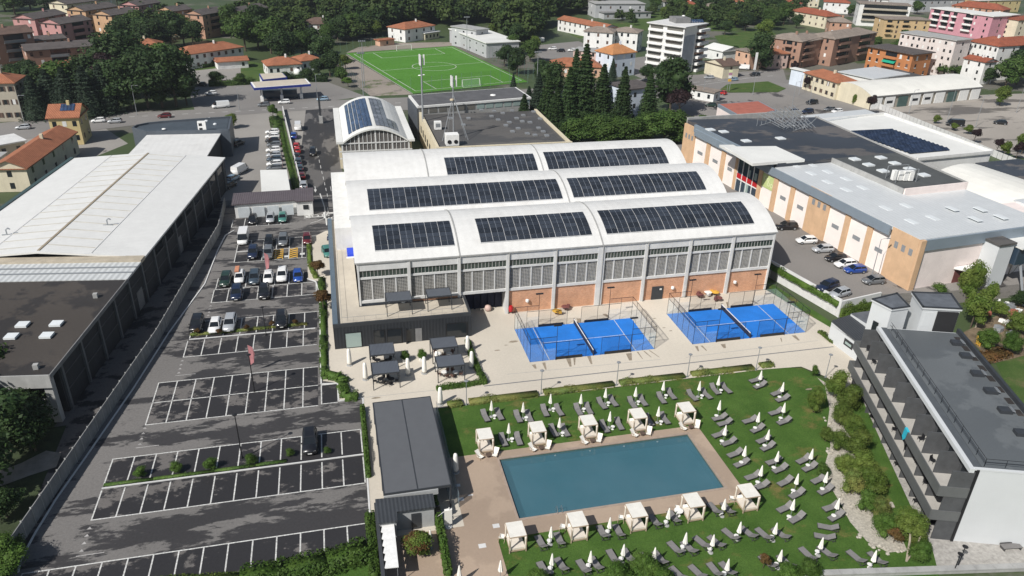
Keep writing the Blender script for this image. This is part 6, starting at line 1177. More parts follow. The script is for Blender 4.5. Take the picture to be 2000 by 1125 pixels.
def make_deckchair():
    t=thing('deck_chair','','chair',(0,0,0)); MB().obox((-.3,-.5,.3),(.6,0,0),(0,.62,-.06),(0,0,.03)).build('seat_sling','parasol_white',t,wl=False); MB().obox((-.3,.1,.26),(.6,0,0),(0,.5,.62),(0,-.02,.03)).build('back_sling','parasol_white',t,wl=False)
    for x in (-.32,.32):
        MB().tube((x,-.55,.0),(x,.62,.9),.025,n=4).build('long_leg','cabana_wood',t,wl=False); MB().tube((x,.5,0),(x,-.5,.38),.025,n=4).build('short_leg','cabana_wood',t,wl=False); MB().box(x-.03,x+.03,-.3,.25,.5,.53).build('armrest','cabana_wood',t,wl=False)
    return t
dc=make_deckchair(); rt=thing('low_round_table','','table',(0,0,0)); MB().lathe([(.38,.32),(.4,.36)],12).build('top','table_brown',rt,wl=False); MB().lathe([(.1,0),(.08,.32)],8).build('stem','table_brown',rt,wl=False); MB().lathe([(.25,0),(.22,.04)],10).build('foot','table_brown',rt,wl=False)
TOPC=[(ZA,(350,590),(520,685)),(ZA,(865,530),(1032,610)),(ZA,(1362,462),(1532,548)),(ZB,(145,500),(318,577)),(ZB,(610,440),(795,515))]
for k,(o,a,b) in enumerate(TOPC):
    p=(P(*zz(o,a),2.27)+P(*zz(o,b),2.27))/2; place(cb,'cb',(p.x,p.y,.05),0,f'white canvas cabana with day bed, {ORD[k]} from left above the pool','cabanas around the pool')
    for s,sd in ((-1,'left'),(1,'right')): place(dc,'dc',(p.x+s*1.0,p.y-1.75,.08),(.55 if s<0 else -.55),f'white deck chair on the {sd} before the {ORD[k]} cabana above the pool','deck chairs')
    place(rt,'rt',(p.x+.15,p.y-1.75,.08),0,f'low brown table before the {ORD[k]} cabana above the pool','low deck tables')
BOTC=[(ZF,(640,615),(838,725)),(ZF,(1235,515),(1443,628)),(ZE,(110,430),(325,535)),(ZE,(665,335),(885,435)),(ZE,(1200,245),(1420,340))]
for k,(o,a,b) in enumerate(BOTC):
    p=(P(*zz(o,a),2.27)+P(*zz(o,b),2.27))/2; place(cb,'cb',(p.x,p.y,.05),0,f'white canvas cabana with day bed, {ORD[k]} from left below the pool','cabanas around the pool')
    place(dc,'dc',(p.x-1.25,p.y+1.0,.08),2.7,f'white deck chair at the back of the {ORD[k]} cabana below the pool','deck chairs')
p=P(*zz(ZE,(620,535))); t=thing('white_round_table','larger round white table between two cabanas below the pool','table',(p.x,p.y,.03)); MB().lathe([(.5,.7),(.52,.75)],14).build('top','table_white',t,wl=False); MB().tube((0,0,0),(0,0,.7),.05).build('stem','table_white',t,wl=False); MB().lathe([(.3,0),(.28,.04)],10).build('foot','table_white',t,wl=False)
# deck parasols and extras
for i,(q,lab) in enumerate([((978,1095),'at the deck edge near the bottom of the picture'),((897,1105),'on the brown deck by the planted strip at the bottom'),((840,1036),'inside the service court')]):
    p=P(*q,2.62); place(pa,'pa',(p.x,p.y,.07),0,'closed white parasol standing '+lab,'deck parasols')
p=P(876,1030); t=thing('folded_cantilever_parasol','white folded cantilever parasol leaning beside the glass wall','parasol',(p.x,p.y,.07)); MB().prism([(-.45,-.15),(.4,-.1),(.45,.2),(-.4,.15)],.5,2.5).build('canopy','parasol_white',t,wl=False); MB().tube((.1,0,0),(.1,0,2.8),.05).build('pole','white_paint',t,wl=False); MB().lathe([(.4,0),(.38,.1)],10).build('base','white_paint',t,wl=False); MB().tube((.1,0,2.7),(-1.2,.5,1.2),.03).build('arm','white_paint',t,wl=False)
hat=MB()
for (x,y,w,h) in ((942,1066,.8,.6),(969,1027,.75,.6),(900,975,.7,.55),(919,967,.6,.2),(894,948,.6,.45)): p=P(x,y,.075); hat.box(p.x-w/2,p.x+w/2,p.y-h/2,p.y+h/2,.075,.085)
struct('deck_hatches',hat,'concrete_light')
t=thing('dark_bench_box','dark grey slatted bench in front of the hotel end wall','bench',P(1973,1072),-.12); p=t.location
for k in range(5): MB().obox((-1.1,-.35+k*.15,.42),(2.2,0,0),(0,.12,0),(0,0,.05)).build('slat','lounger_mesh',t,wl=False)
for x in (-.95,.95): MB().box(x-.06,x+.06,-.35,.35,0,.42).build('leg','lounger_frame',t,wl=False)
for x in (0,): MB().box(-1.1,1.1,.36,.42,.42,.6).build('back_rail','lounger_frame',t,wl=False)
# ---------------------------------------------------------------- lamps, poles, flags, fences
def lamp(p,h,label,group,arm=.5,mat='grey_metal',head='flat'):
    t=thing('street_lamp',label,'lamp',p,0,group); MB().tube((0,0,0),(0,0,h),.06 if h<6 else .1,.045 if h<6 else .06,6).build('pole',mat,t,wl=False); MB().lathe([(.14,0),(.12,.25)],8).build('base',mat,t,wl=False)
    if head=='flat': MB().lathe([(.28,h),(.3,h+.06),(.05,h+.14)],10).build('lamp_head',mat,t,wl=False)
    else: MB().path([(0,0,h),(arm*.5,0,h+.15),(arm,0,h+.12)],.035).build('arm',mat,t,wl=False); MB().obox((arm-.1,-.14,h+.05),(.7,0,0),(0,.28,0),(0,0,.1)).build('lamp_head',mat,t,wl=False)
for i,(x,y) in enumerate(((911,791),(1056.6,770),(1204,753),(1342,737),(1476,723),(1612,737))): lamp(P(x,y,.03),3.9,f'slim garden lamp post along the lawn hedge, {ORD[i]} from left','garden lamps')
for i,(x,y,h) in enumerate(((473,895,6.5),(497,765,6),(520,655,5),(1868,1112,3.2),(1862,1118,2.6))): lamp(P(x,y),h,['thin dark lamp post in the planted kerb of the lower car park','thin dark lamp post with white foot amid the central bays','thin dark pole between upper car rows','taller twin lamp on the hotel forecourt','shorter twin lamp on the hotel forecourt'][i],'car park lamps',mat='black_metal')
for i,(x,y,h) in enumerate(((1700,548,8),(1328,195,9),(1372,195,9),(1470,185,8),(1546,212,9),(1580,205,8),(1850,235,10),(1905,248,10),(1985,220,9),(1775,222,8),(620,192,8),(468,215,7),(268,225,9),(50,248,9),(235,216,6),(1560,185,7))): lamp(P(x,y,2.6 if i==0 else 0),h,f'tall street light pole, {["on the supermarket car park by a grey car","left of two at the street bend","right of two at the street bend","on the traffic island","left in the rear market car park","right in the rear market car park","left on the old yard","right on the old yard","at the far right of the old yard","by the vaulted shed","before the fuel station canopy","left of the fuel station","before the dark trees","at the left edge of the street","near two parked silver cars","beside the side street"][i]}','street lights',1.2,'steel','arm')
for i,(x,y,h) in enumerate(((846,175,16),(912,100,15),(1048,185,15),(710,190,15))):
    p=P(x if i!=0 else 712,y if i!=0 else 168); t=thing('floodlight_mast',['floodlight mast on the left side of the football pitch','floodlight mast by the grey sports pavilion','floodlight mast at the near right pitch corner','floodlight mast behind the fuel station at the near left pitch corner'][i],'lamp',p,0,'pitch floodlights')
    MB().tube((0,0,0),(0,0,h),.16,.09,6).build('pole','steel',t,wl=False); MB().box(-1.3,1.3,-.15,.15,h-.3,h).build('crossbar','steel',t,wl=False)
    for k in range(4): MB().box(-1.2+k*.65,-.8+k*.65,-.35,-.1,h-.2,h+.25).build('floodlight','grey_metal',t,wl=False)
for i,(x,y,zt) in enumerate(((522,545,5.2),(491,727,4.6))):
    p=P(x,y); t=thing('feather_flag',['pink feather flag standing in the full car park rows','drooping pink feather flag above the empty central bays'][i],'flag',p,0,'feather flags'); MB().tube((0,0,0),(0,0,zt),.03,.02,5).build('pole','steel',t,wl=False); MB().add([(0,0,zt),(.65,.05,zt-.5),(.8,.1,zt-1.6),(.55,.0,zt-3),(0,0,zt-3.4),(.02,.06,zt),(.65,.1,zt-.5),(.8,.15,zt-1.6),(.55,.06,zt-3),(.02,.06,zt-3.4)],[(0,1,2,3,4),(5,6,7,8,9),(0,1,6,5),(1,2,7,6),(2,3,8,7),(3,4,9,8)]).build('banner','pink_flag',t,wl=False)
def netfence(label,pts,h,group='pitch fences'):
    t=thing('pitch_fence',label,'fence',pts[0],0,group)
    for a,b in zip(pts,pts[1:]):
        d=b-a; n=max(1,round(d.length/4))
        for k in range(n+1): q=a+d*k/n; MB().tube(q,q+Vector((0,0,h)),.06,n=4).build('fence_post',M('post_green',(.12,.2,.17),.6,.1,1),t)
        MB().poly([a,b,b+Vector((0,0,h)),a+Vector((0,0,h))]).build('netting','mesh_dark',t)
netfence('tall green net fence along the near end of the football pitch',[P(803,185),P(1030,163)],6); netfence('net fence along the left side of the football pitch',[P(718,190),P(648,118)],4); netfence('net fence at the far left corner of the football pitch',[P(640,106),P(770,82)],4); netfence('net fence on the right side of the football pitch',[P(955,116),P(1050,160)],6)
for i,(u,v) in enumerate(((.51,.035),(.51,.965))):
    p=fuv(u,v,.03); dv=(fuv(1,v)-fuv(0,v)).normalized(); t=thing('goal',['white goal at the far end of the football pitch','white goal at the near end of the football pitch'][i],'goal',p,0,'football goals'); a,b=-dv*3.66,dv*3.66; up=Vector((0,0,2.44)); bk=Vector((0,1.6 if i==0 else -1.6,0))
    MB().path([a,a+up,b+up,b],.08,6).build('goal_frame','white_paint',t,wl=False); MB().path([a+up,a+bk*1.2,b+bk*1.2,b+up],.04,5).build('back_frame','white_paint',t,wl=False); MB().poly([a+up,b+up,b+bk*1.2,a+bk*1.2]).build('net','glass_clear',t,wl=False)
bo=thing('barrier','striped barrier arm at the lane exit','barrier',P(634,425)); MB().box(-.2,.2,-.2,.2,0,1.1).build('box','white_paint',bo,wl=False); MB().tube((0,0,1),(3,.1,1.05),.05).build('arm','white_paint',bo,wl=False); MB().tube((.3,-.4,0),(.3,-.4,1.3),.08).build('reader','grey_metal',bo,wl=False)
# toys and garden chairs by the hall wall
for i,(x,y,c) in enumerate(((1086,614,'yellow_paint'),(1104,606,'door_maroon'),(1366,582,'door_maroon'),(1396,577,'yellow_paint'),(1402,588,'door_maroon'),(1382,577,'white_paint'))):
    p=P(x,y,.08); t=thing('folded_parasol_table',f'{["yellow","maroon","maroon","yellow","maroon","white"][i]} cafe furniture heap against the brick wall, {ORD[i]} from left','furniture',p,i,'furniture by the brick wall'); MB().lathe([(.7,.65),(.72,.72),(.2,.8)],9).build('top',c,t,wl=False); MB().tube((0,0,0),(0,0,.65),.05).build('stem','black_metal',t,wl=False); MB().obox((.3,-.6,.4),(.5,0,0),(0,.5,0),(0,0,.5)).build('chair_back',c,t,wl=False)
# ================================================================ vegetation
RG=np.random.default_rng(11)
def quadmesh(name,c,nrm,size,mat,extra=None,aspect=.7):
    "one small leaf quad per centre"
    n=len(c); nrm=nrm/np.maximum(np.linalg.norm(nrm,axis=1,keepdims=True),1e-6)
    r=RG.normal(size=(n,3)); a=np.cross(nrm,r); a/=np.maximum(np.linalg.norm(a,axis=1,keepdims=True),1e-6); b=np.cross(nrm,a)
    s=np.asarray(size).reshape(-1,1)*np.ones((n,1)); a=a*s*.5; b=b*s*.5*aspect
    v=np.stack([c-a-b*.4,c+a*.1-b,c+a+b*.4,c-a*.1+b],1).reshape(-1,3); f=np.arange(n*4).reshape(-1,4)
    if extra is not None: ev,ef=extra; f2=ef+len(v); v=np.vstack([v,ev]); 
    m=bpy.data.meshes.new(name); nf=n+(len(extra[1]) if extra is not None else 0)
    m.vertices.add(len(v)); m.vertices.foreach_set('co',v.astype(np.float32).ravel())
    idx=f.ravel() if extra is None else np.concatenate([f.ravel(),f2.ravel()])
    m.loops.add(len(idx)); m.loops.foreach_set('vertex_index',idx.astype(np.int32)); m.polygons.add(nf); m.polygons.foreach_set('loop_start',np.arange(nf,dtype=np.int32)*4)
    try: m.polygons.foreach_set('loop_total',np.full(nf,4,dtype=np.int32))
    except Exception: pass
    m.materials.append(mt(mat)); m.update(calc_edges=True); return m
def uvsphere(c,r,nu=10,nv=6):
    c=np.array(c); r=np.array(r); v=[]; 
    for j in range(nv+1):
        th=math.pi*j/nv
        for i in range(nu): ph=2*math.pi*i/nu; v.append(c+r*np.array([math.sin(th)*math.cos(ph),math.sin(th)*math.sin(ph),math.cos(th)]))
    f=[[j*nu+i,j*nu+(i+1)%nu,(j+1)*nu+(i+1)%nu,(j+1)*nu+i] for j in range(nv) for i in range(nu)]
    return np.array(v),np.array(f)
def stack(L):
    v=[];f=[];k=0
    for a,b in L: v.append(a); f.append(b+k); k+=len(a)
    return np.vstack(v),np.vstack(f)
def decid(n,leaf,nl=16,flat=1.,seed=1,low=.52):
    rg=np.random.default_rng(seed); C=[];N=[];inner=[]
    for i in range(nl):
        ph=rg.uniform(0,6.283); el=math.asin(rg.uniform(-.75,1)); rr=rg.uniform(.10,.27)
        c=np.array([math.cos(ph)*math.cos(el)*rr,math.sin(ph)*math.cos(el)*rr,low+math.sin(el)*rr*(1.25 if low>.55 else 1.45)*flat]); lr=rg.uniform(.13,.22)
        k=n//nl; d=rg.normal(size=(k,3)); d/=np.linalg.norm(d,axis=1,keepdims=True); d[:,2]=np.where(d[:,2]<-.4,-d[:,2],d[:,2]); rad=lr*rg.uniform(.72,1.12,(k,1))
        p=c+d*rad*np.array([1,1,.85*flat]); C.append(p); N.append(d+rg.normal(size=(k,3))*.55+np.array([0,0,.25])); inner.append(uvsphere(c,lr*.62*np.array([1,1,.85*flat]),7,4))
    C=np.vstack(C);N=np.vstack(N); return C,N,leaf*rg.uniform(.6,1.4,len(C)),stack(inner)
def spruce(n,seed=1,droop=.35,rad=.17):
    rg=np.random.default_rng(seed); t=rg.uniform(0,1,n)**.75; lay=26; z=.05+.95*(np.floor(t*lay)+rg.uniform(0,.35,n))/lay; z=np.clip(z,.04,1.0); R_=rad*(1-z)**.85*(1+.12*np.sin(z*90))
    ph=rg.uniform(0,6.283,n); br=np.floor(ph/6.283*11+z*7)*.571+rg.normal(0,.16,n); rr=np.sqrt(rg.uniform(.12,1,n))*R_*rg.uniform(.75,1.15,n)+.004
    c=np.stack([rr*np.cos(br),rr*np.sin(br),z-droop*rr*.8+.01],1); N=np.stack([np.cos(br)*.5,np.sin(br)*.5,np.full(n,.9)],1)+rg.normal(size=(n,3))*.45
    iv,if_=[],[]; m=9; prof=[(rad*.62,.05),(rad*.5,.3),(rad*.3,.6),(.012,.97)]
    iv=np.array([[r*math.cos(6.283*i/m),r*math.sin(6.283*i/m),z] for r,z in prof for i in range(m)]); if_=np.array([[j*m+i,j*m+(i+1)%m,(j+1)*m+(i+1)%m,(j+1)*m+i] for j in range(3) for i in range(m)])
    return c,N,.036*rg.uniform(.6,1.4,n),(iv,if_)
def trunkmesh(name,top,r,limbs,seed,mat='bark'):
    rg=random.Random(seed); mb=MB().tube((0,0,0),(0,0,top*.5),r,r*.75,7); mb.tube((0,0,top*.5),(rg.uniform(-.02,.02),rg.uniform(-.02,.02),top),r*.75,r*.35,6)
    for k in range(limbs):
        a=k*6.283/limbs+rg.uniform(-.4,.4); z=top*rg.uniform(.45,.8); mb.tube((0,0,z),(.2*math.cos(a),.2*math.sin(a),z+.22),r*.45,r*.15,5)
    return mb.mesh(name,mat)
KIND={}
def defkind(k,data,mat,trunk,asp=.7): KIND[k]=(quadmesh('crown',data[0],data[1],data[2],mat,data[3],asp),trunk)
tk1=trunkmesh('trunk',.62,.022,5,1); tk2=trunkmesh('trunk',.9,.014,0,2); tk3=trunkmesh('trunk',.5,.012,6,3)
dA=decid(3800,.05,20,1,1); dB=decid(3800,.048,24,1.1,2,.54); dC=decid(2600,.055,14,.85,3,.58); sA=spruce(8200,1,.35,.25); sB=spruce(8200,2,.5,.22); sC=spruce(6500,3,.3,.34)
dN=decid(6500,.034,28,1.0,4,.47)
for nm,(da,mm) in dict(oak=(dA,'leaf_mid'),oak2=(dB,'leaf_mid'),dark=(dA,'leaf_dark'),dark2=(dB,'leaf_dark'),light=(dC,'leaf_bright'),olive=(dA,'leaf_olive'),purple=(dC,'leaf_purple'),near=(dN,'leaf_olive'),near2=(dN,'leaf_hedge'),rust=(dC,'leaf_rust'),ochre=(dN,'leaf_ochre')).items(): defkind(nm,da,mm,tk1)
for nm,(da,mm) in dict(spruce=(sA,'leaf_dark'),spruce2=(sB,'leaf_dark'),cedar=(sC,'leaf_blue'),bluespruce=(sA,'leaf_blue')).items(): defkind(nm,da,mm,tk2,.5)
def tree(kind,p,h,w,label,group,name='tree',cat='tree'):
    t=thing(name,label,cat,p,rnd.uniform(0,6.28),group,(h*w,h*w,h)); cm,tm=KIND[kind]; mkobj('trunk',tm,t,False); mkobj('crown',cm,t,False); return t
def grove(items,phrase,group,name='tree',cat='tree'):
    for i,(x,y,h,w,k) in enumerate(sorted(items,key=lambda q:q[0])):
        kn={'spruce':'dark spruce','spruce2':'slender dark spruce','cedar':'blue green cedar','bluespruce':'blue grey spruce','dark':'dark leafy tree','dark2':'tall dark leafy tree','oak':'green leafy tree','oak2':'tall green leafy tree','light':'bright green tree','olive':'olive green tree','purple':'purple leaved tree','near':'olive green shrub','near2':'bright green shrub','rust':'rust brown shrub','ochre':'ochre green shrub'}[k]
        tree(k,P(x,y),h,w,f'{kn}, {ORD[i]} from left {phrase}',group,name,cat)
# conifers behind the hall
grove([(1022,262,12,1.2,'spruce'),(1050,225,14,1.1,'bluespruce'),(1068,240,17,1.1,'spruce2'),(1085,262,14,1.2,'spruce'),(1108,245,18,1.1,'spruce2'),(1137,242,24.5,1.05,'spruce'),(1120,215,20,1,'spruce2'),(1172,246,19,1.15,'spruce'),(1212,252,19,.95,'spruce'),(1262,250,17.5,1.0,'spruce'),(1032,222,9,1.3,'bluespruce'),(1002,188,8,1,'bluespruce')],'in the stand behind the sports hall','spruce stand')
grove([(1308,218,17,1.15,'dark2'),(1325,228,10,1.2,'purple'),(1480,138,15,1.05,'dark2'),(1470,128,12,1,'dark'),(1195,160,9,1.1,'bluespruce'),(1290,165,9,1.2,'dark')],'around the blue white block and tower','single dark trees')
grove([(1130,288,8.5,1.5,'oak'),(1158,284,8.5,1.5,'oak2'),(1185,290,8,1.5,'oak'),(1210,285,8,1.5,'oak2'),(1240,286,8.5,1.5,'oak'),(1268,284,9,1.4,'oak2'),(1295,282,10,1.4,'oak'),(1322,280,9,1.4,'oak2'),(1112,280,8,1.5,'dark'),(1345,268,6,1.6,'olive'),(1305,260,7,1.4,'olive'),(1370,250,4,1.8,'oak'),(1395,246,3,1.8,'oak'),(1170,270,8,1.5,'dark'),(1250,272,8,1.5,'dark')],'in the leafy belt behind the vaults','leafy belt')
# dark mass at left
grove([(75,232,13,1.3,'cedar'),(105,225,14,1.4,'cedar'),(140,228,15,1.3,'cedar'),(178,226,15,1.4,'cedar'),(210,220,15,1.3,'cedar'),(95,205,13,1.4,'dark'),(135,200,14,1.4,'oak'),(175,198,14,1.3,'dark2'),(232,215,15,1.2,'dark2'),(258,215,16,1.25,'dark'),(290,212,17,1.2,'dark2'),(318,210,18,1.2,'dark'),(345,208,18,1.2,'dark2'),(300,190,18,1.2,'dark'),(230,180,19,1.25,'dark2'),(262,170,20,1.25,'dark'),(340,180,17,1.2,'oak'),(215,195,16,1.2,'purple'),(60,215,9,1.5,'dark'),(365,205,12,1.1,'dark')],'in the dark grove above the street','dark grove')
grove([(240,95,14,1.3,'dark'),(262,88,15,1.3,'oak'),(285,98,13,1.3,'dark2'),(310,100,14,1.3,'dark'),(335,92,15,1.3,'dark2'),(360,88,14,1.3,'oak'),(378,92,12,1.2,'dark'),(480,100,17,1.25,'oak'),(505,96,18,1.25,'dark2'),(530,105,16,1.2,'oak'),(455,70,14,1.2,'oak2'),(545,120,13,1.2,'dark'),(30,30,16,1.4,'oak'),(60,18,17,1.4,'dark'),(90,25,15,1.3,'dark2'),(10,22,18,1.3,'oak2'),(230,12,12,1.3,'oak'),(35,170,8,1.5,'dark'),(52,160,8,1.5,'dark'),(200,160,9,1.3,'dark')],'between the houses at the upper left','upper left trees')
grove([(560,118,12,1.3,'dark'),(590,112,11,1.3,'oak'),(612,108,11,1.3,'dark2'),(632,125,12,1.2,'dark'),(645,150,10,1.2,'dark'),(622,148,7,1.4,'dark'),(668,162,6,1.3,'oak'),(680,170,4,1.4,'light'),(575,75,9,1.3,'oak'),(640,88,10,1.2,'oak'),(660,80,12,1.2,'dark'),(690,74,11,1.3,'oak2'),(715,70,12,1.3,'dark'),(735,72,8,1.3,'olive'),(425,165,5,1.6,'dark'),(470,165,4,1.6,'oak'),(600,158,5,1.5,'dark'),(560,160,4,1.5,'dark'),(675,135,6,1.3,'olive')],'around the cottages by the fuel station','cottage garden trees')
grove([(985,130,9,1.2,'dark'),(1010,145,10,1.1,'dark2'),(1035,120,10,1.2,'oak'),(1000,105,9,1.2,'oak'),(1045,100,7,1.3,'olive'),(1062,175,11,1.1,'dark'),(1078,190,12,1.1,'dark2'),(1010,90,11,1.2,'dark'),(960,78,8,1.3,'olive'),(1260,160,7,1.2,'dark'),(1345,110,5,1.3,'oak'),(1550,150,7,.6,'purple'),(1572,178,6,.6,'purple'),(1668,205,4,.8,'olive'),(1696,222,7,.7,'purple'),(1560,120,8,1.1,'oak'),(1708,98,7,1.2,'oak'),(1768,80,6,1.3,'oak'),(1430,115,6,1.2,'dark'),(1625,122,8,.9,'purple')],'scattered around the pitch and the streets','street and pitch trees')
grove([(1962,172,13,1.2,'oak'),(1985,165,14,1.2,'dark'),(1930,165,7,1.3,'dark'),(2005,160,14,1.2,'oak'),(1952,206,7.5,1.1,'olive'),(1828,241,3,1.3,'olive'),(1863,255,2.5,1.4,'olive'),(1890,262,3,1.4,'olive'),(1901,280,5,.8,'purple'),(1945,300,5,.8,'purple'),(1960,305,4.5,.9,'olive'),(1983,312,5.5,.8,'purple'),(1995,300,6,1,'olive'),(1845,150,6,2,'oak'),(1870,150,5,2.0,'oak')],'around the old asphalt yard','old yard trees')
grove([(1430,50,9,1.5,'oak'),(1400,40,9,1.5,'olive'),(1370,50,8,1.5,'oak2'),(1345,38,9,1.5,'olive'),(1455,60,10,1.4,'dark'),(1475,42,11,1.4,'oak'),(1490,75,10,1.3,'olive'),(1505,58,12,1.4,'oak'),(1530,48,12,1.4,'oak2'),(1520,30,12,1.4,'dark'),(1415,68,8,1.4,'dark'),(1385,25,9,1.5,'dark'),(1325,25,9,1.5,'oak'),(1555,55,8,1.3,'dark'),(1590,48,8,1.3,'oak'),(1790,28,9,1.3,'oak'),(1800,60,6,1.3,'dark'),(1460,25,10,1.4,'oak'),(1300,40,8,1.4,'olive'),(1280,20,9,1.4,'oak')],'on the green hillside at the top','hillside trees')
grove([(1850,8,8,1.5,'oak'),(1880,6,8,1.5,'olive'),(1905,12,8,1.4,'oak'),(1660,30,7,1.3,'oak'),(1640,55,7,1.2,'dark'),(1565,20,9,1.3,'dark'),(1985,75,7,1.3,'dark'),(1750,100,6,1.3,'oak')],'between the apartment blocks at the upper right','apartment gardens')
# near shrubs between lawn and hotel
grove([(1612,862,2.28,1.09,'near'),(1606,930,2.09,1.09,'near2'),(1588,805,4.56,0.67,'near'),(1590,735,2.09,0.76,'near2'),(1628,775,4.75,0.92,'near'),(1653,800,4.37,1.05,'near'),(1640,832,3.70,1.01,'near'),(1662,850,3.61,1.09,'near'),(1638,880,3.42,0.92,'near'),(1668,890,4.27,1.05,'near'),(1645,925,3.42,0.97,'near'),(1678,935,4.08,1.05,'near'),(1662,965,3.80,1.01,'ochre'),(1698,965,4.08,1.05,'near'),(1690,1000,3.42,0.92,'near2'),(1715,1010,3.23,1.01,'ochre'),(1722,1045,3.42,1.01,'near2'),(1755,1050,3.23,0.92,'ochre'),(1780,1062,3.23,1.01,'near'),(1790,1095,2.85,1.09,'near2'),(1745,1060,2.47,1.01,'rust')],'down the gravel bed beside the hotel','gravel bed shrubs','shrub','shrub')
grove([(1255,1122,2.6,1.5,'near2'),(1205,1140,2.6,1.5,'near2'),(1540,1140,2.6,1.4,'near2'),(1295,1145,2.4,1.4,'near2'),(1580,1128,2.4,1.4,'near2'),(1050,1140,2.2,1.3,'near2'),(1490,1110,2.2,.8,'rust')],'along the bottom edge of the lawn','bottom edge shrubs','shrub','shrub')
grove([(1815,560,4,1.2,'near'),(1845,565,4,1.1,'near'),(1885,590,9,.6,'near'),(1895,640,7,.8,'olive'),(1830,590,4,1.2,'near2'),(1925,680,4,1.1,'near2'),(1985,650,4,1.4,'near'),(1950,620,3,1.3,'olive'),(1970,690,4,1.0,'near2'),(1920,610,6,.6,'olive'),(1990,600,3,1.6,'dark')],'in the wild garden behind the hotel','wild garden shrubs','shrub','shrub')
grove([(-10,830,9,1.3,'dark'),(25,880,8,1.4,'dark2'),(60,850,7,1.3,'dark'),(-30,960,8,1.5,'dark'),(15,1010,4,1.4,'dark'),(20,1085,3,1.5,'near2'),(10,1120,4,1.5,'near2'),(70,880,6,1.2,'dark'),(0,780,9,1.1,'oak')],'in the thicket at the lower left','lower left thicket')
for i,(x,y,h) in enumerate(((621,540,3.6),(632,605,4.2))): tree('rust',P(x,y),h,1.0,['small rust leaved tree in the upper plant strip beside the club house','small rust leaved tree in the lower plant strip beside the club house'][i],'rust trees')
tree('olive',P(815,1085),2.8,1.5,'bushy rust brown tree inside the service court',None).children[1].data=KIND['rust'][0]
tree('olive',P(452,250),4.5,1.3,'round olive bush at the corner of the dark curved office',None,'shrub','shrub')
for x,y,h,lab in ((534,238,6,'palm like ornamental tree at the head of the grass strip'),): tree('light',P(x,y),h,.7,lab,None)
for o in POTS:
    mkobj('leaves',KIND['near2'][0],o,False).scale=(1.9,1.9,1.9); o.children[-1].location=(0,0,-.1); del o['_leaf']
# leaning pale trunk near the hotel corner
p=P(1770,1097); lt=thing('leaning_tree','tree with two pale leaning trunks in the lawn corner by the hotel','tree',p)
MB().path([(0,0,0),(.9,1.2,1.6),(1.6,2.4,3.1)],.11,6).build('trunk','bark_pale',lt,wl=False); MB().path([(0,0,0),(1.4,.6,1.4),(2.3,1.4,2.6)],.09,6).build('trunk','bark_pale',lt,wl=False)
o=mkobj('crown',KIND['near'][0],lt,False); o.location=(1.7,2.4,1.2); o.scale=(4.5,4.5,3.4)
for i,(x,y,h) in enumerate(((1905,640,6),(1960,560,7))):
    q=P(x,y); bt=thing('bare_tree',['pale bare branched tree behind the hotel stair tower','pale bare trunk beside the rubble garden'][i],'tree',q); MB().path([(0,0,0),(.2,.1,h*.5),(.5,.3,h*.75)],.12,6).build('trunk','bark_pale',bt,wl=False)
    for k in range(9): a=k*.7; z=h*(.3+.05*k); MB().path([(.2,.1,z),(.2+math.cos(a)*h*.15,.1+math.sin(a)*h*.15,z+h*.15),(.2+math.cos(a)*h*.22,.1+math.sin(a)*h*.22,z+h*.32)],.04,4).build('branch','bark_pale',bt,wl=False)
# ---------------------------------------------------------------- hedges
def hedge(label,pts,w,h,mat='leaf_hedge',name='hedge',dens=60,leaf=.2,z0=0,rag=.25,cat='hedge'):
    t=thing(name,label,cat,(pts[0][0],pts[0][1],z0)); C=[];N=[];inn=[]
    for a,b in zip(pts,pts[1:]):
        a=np.array([a[0],a[1]]); b=np.array([b[0],b[1]]); d=b-a; L=np.linalg.norm(d); d/=L; nn=np.array([-d[1],d[0]]); n=int(L*(w+2*h)*dens); 
        s=RG.uniform(0,L,n); th=RG.uniform(-.35,3.49,n); hh=h*(1-rag+rag*np.sin(s*1.7+a[0])*.5+rag*np.sin(s*.61)*.5)
        ex=np.cos(th); ez=np.clip(np.sin(th),-.1,1); pw=.55; x=np.sign(ex)*np.abs(ex)**pw*w/2; z=np.maximum(ez,0)**pw*hh; x=x*RG.uniform(.85,1.12,n); z=z*RG.uniform(.7,1.08,n)+.03
        C.append(np.stack([a[0]+d[0]*s+nn[0]*x,a[1]+d[1]*s+nn[1]*x,z+z0],1)); N.append(np.stack([nn[0]*ex,nn[1]*ex,ez+.3],1)+RG.normal(size=(n,3))*.55)
        q=[a+nn*w*.33,a-nn*w*.33,b-nn*w*.33,b+nn*w*.33]; v=np.array([[p[0],p[1],z0] for p in q]+[[p[0],p[1],z0+h*.55] for p in q]); inn.append((v,np.array([[4,5,6,7],[0,1,5,4],[1,2,6,5],[2,3,7,6],[3,0,4,7]])))
    C=np.vstack(C);N=np.vstack(N); mkobj('foliage',quadmesh('foliage',C,N,leaf*RG.uniform(.6,1.4,len(C)),mat,stack(inn)),t,True); return t
hedge('clipped green hedge along the right side of the club terrace',[P(913,668),P(922,700),P(936,730),P(948,752)],.9,.95)
hedge('clipped green hedge closing the front of the club terrace',[P(852,762),P(900,756),P(950,748)],.9,.95)
hedge('narrow green hedge between car park and louvre pavilion',[P(708,800),P(714,860),P(720,935)],.6,1.1,dens=80); hedge('green hedge beside the service block along the car park',[P(723,1010),P(728,1060),P(732,1130)],1.1,1.3)
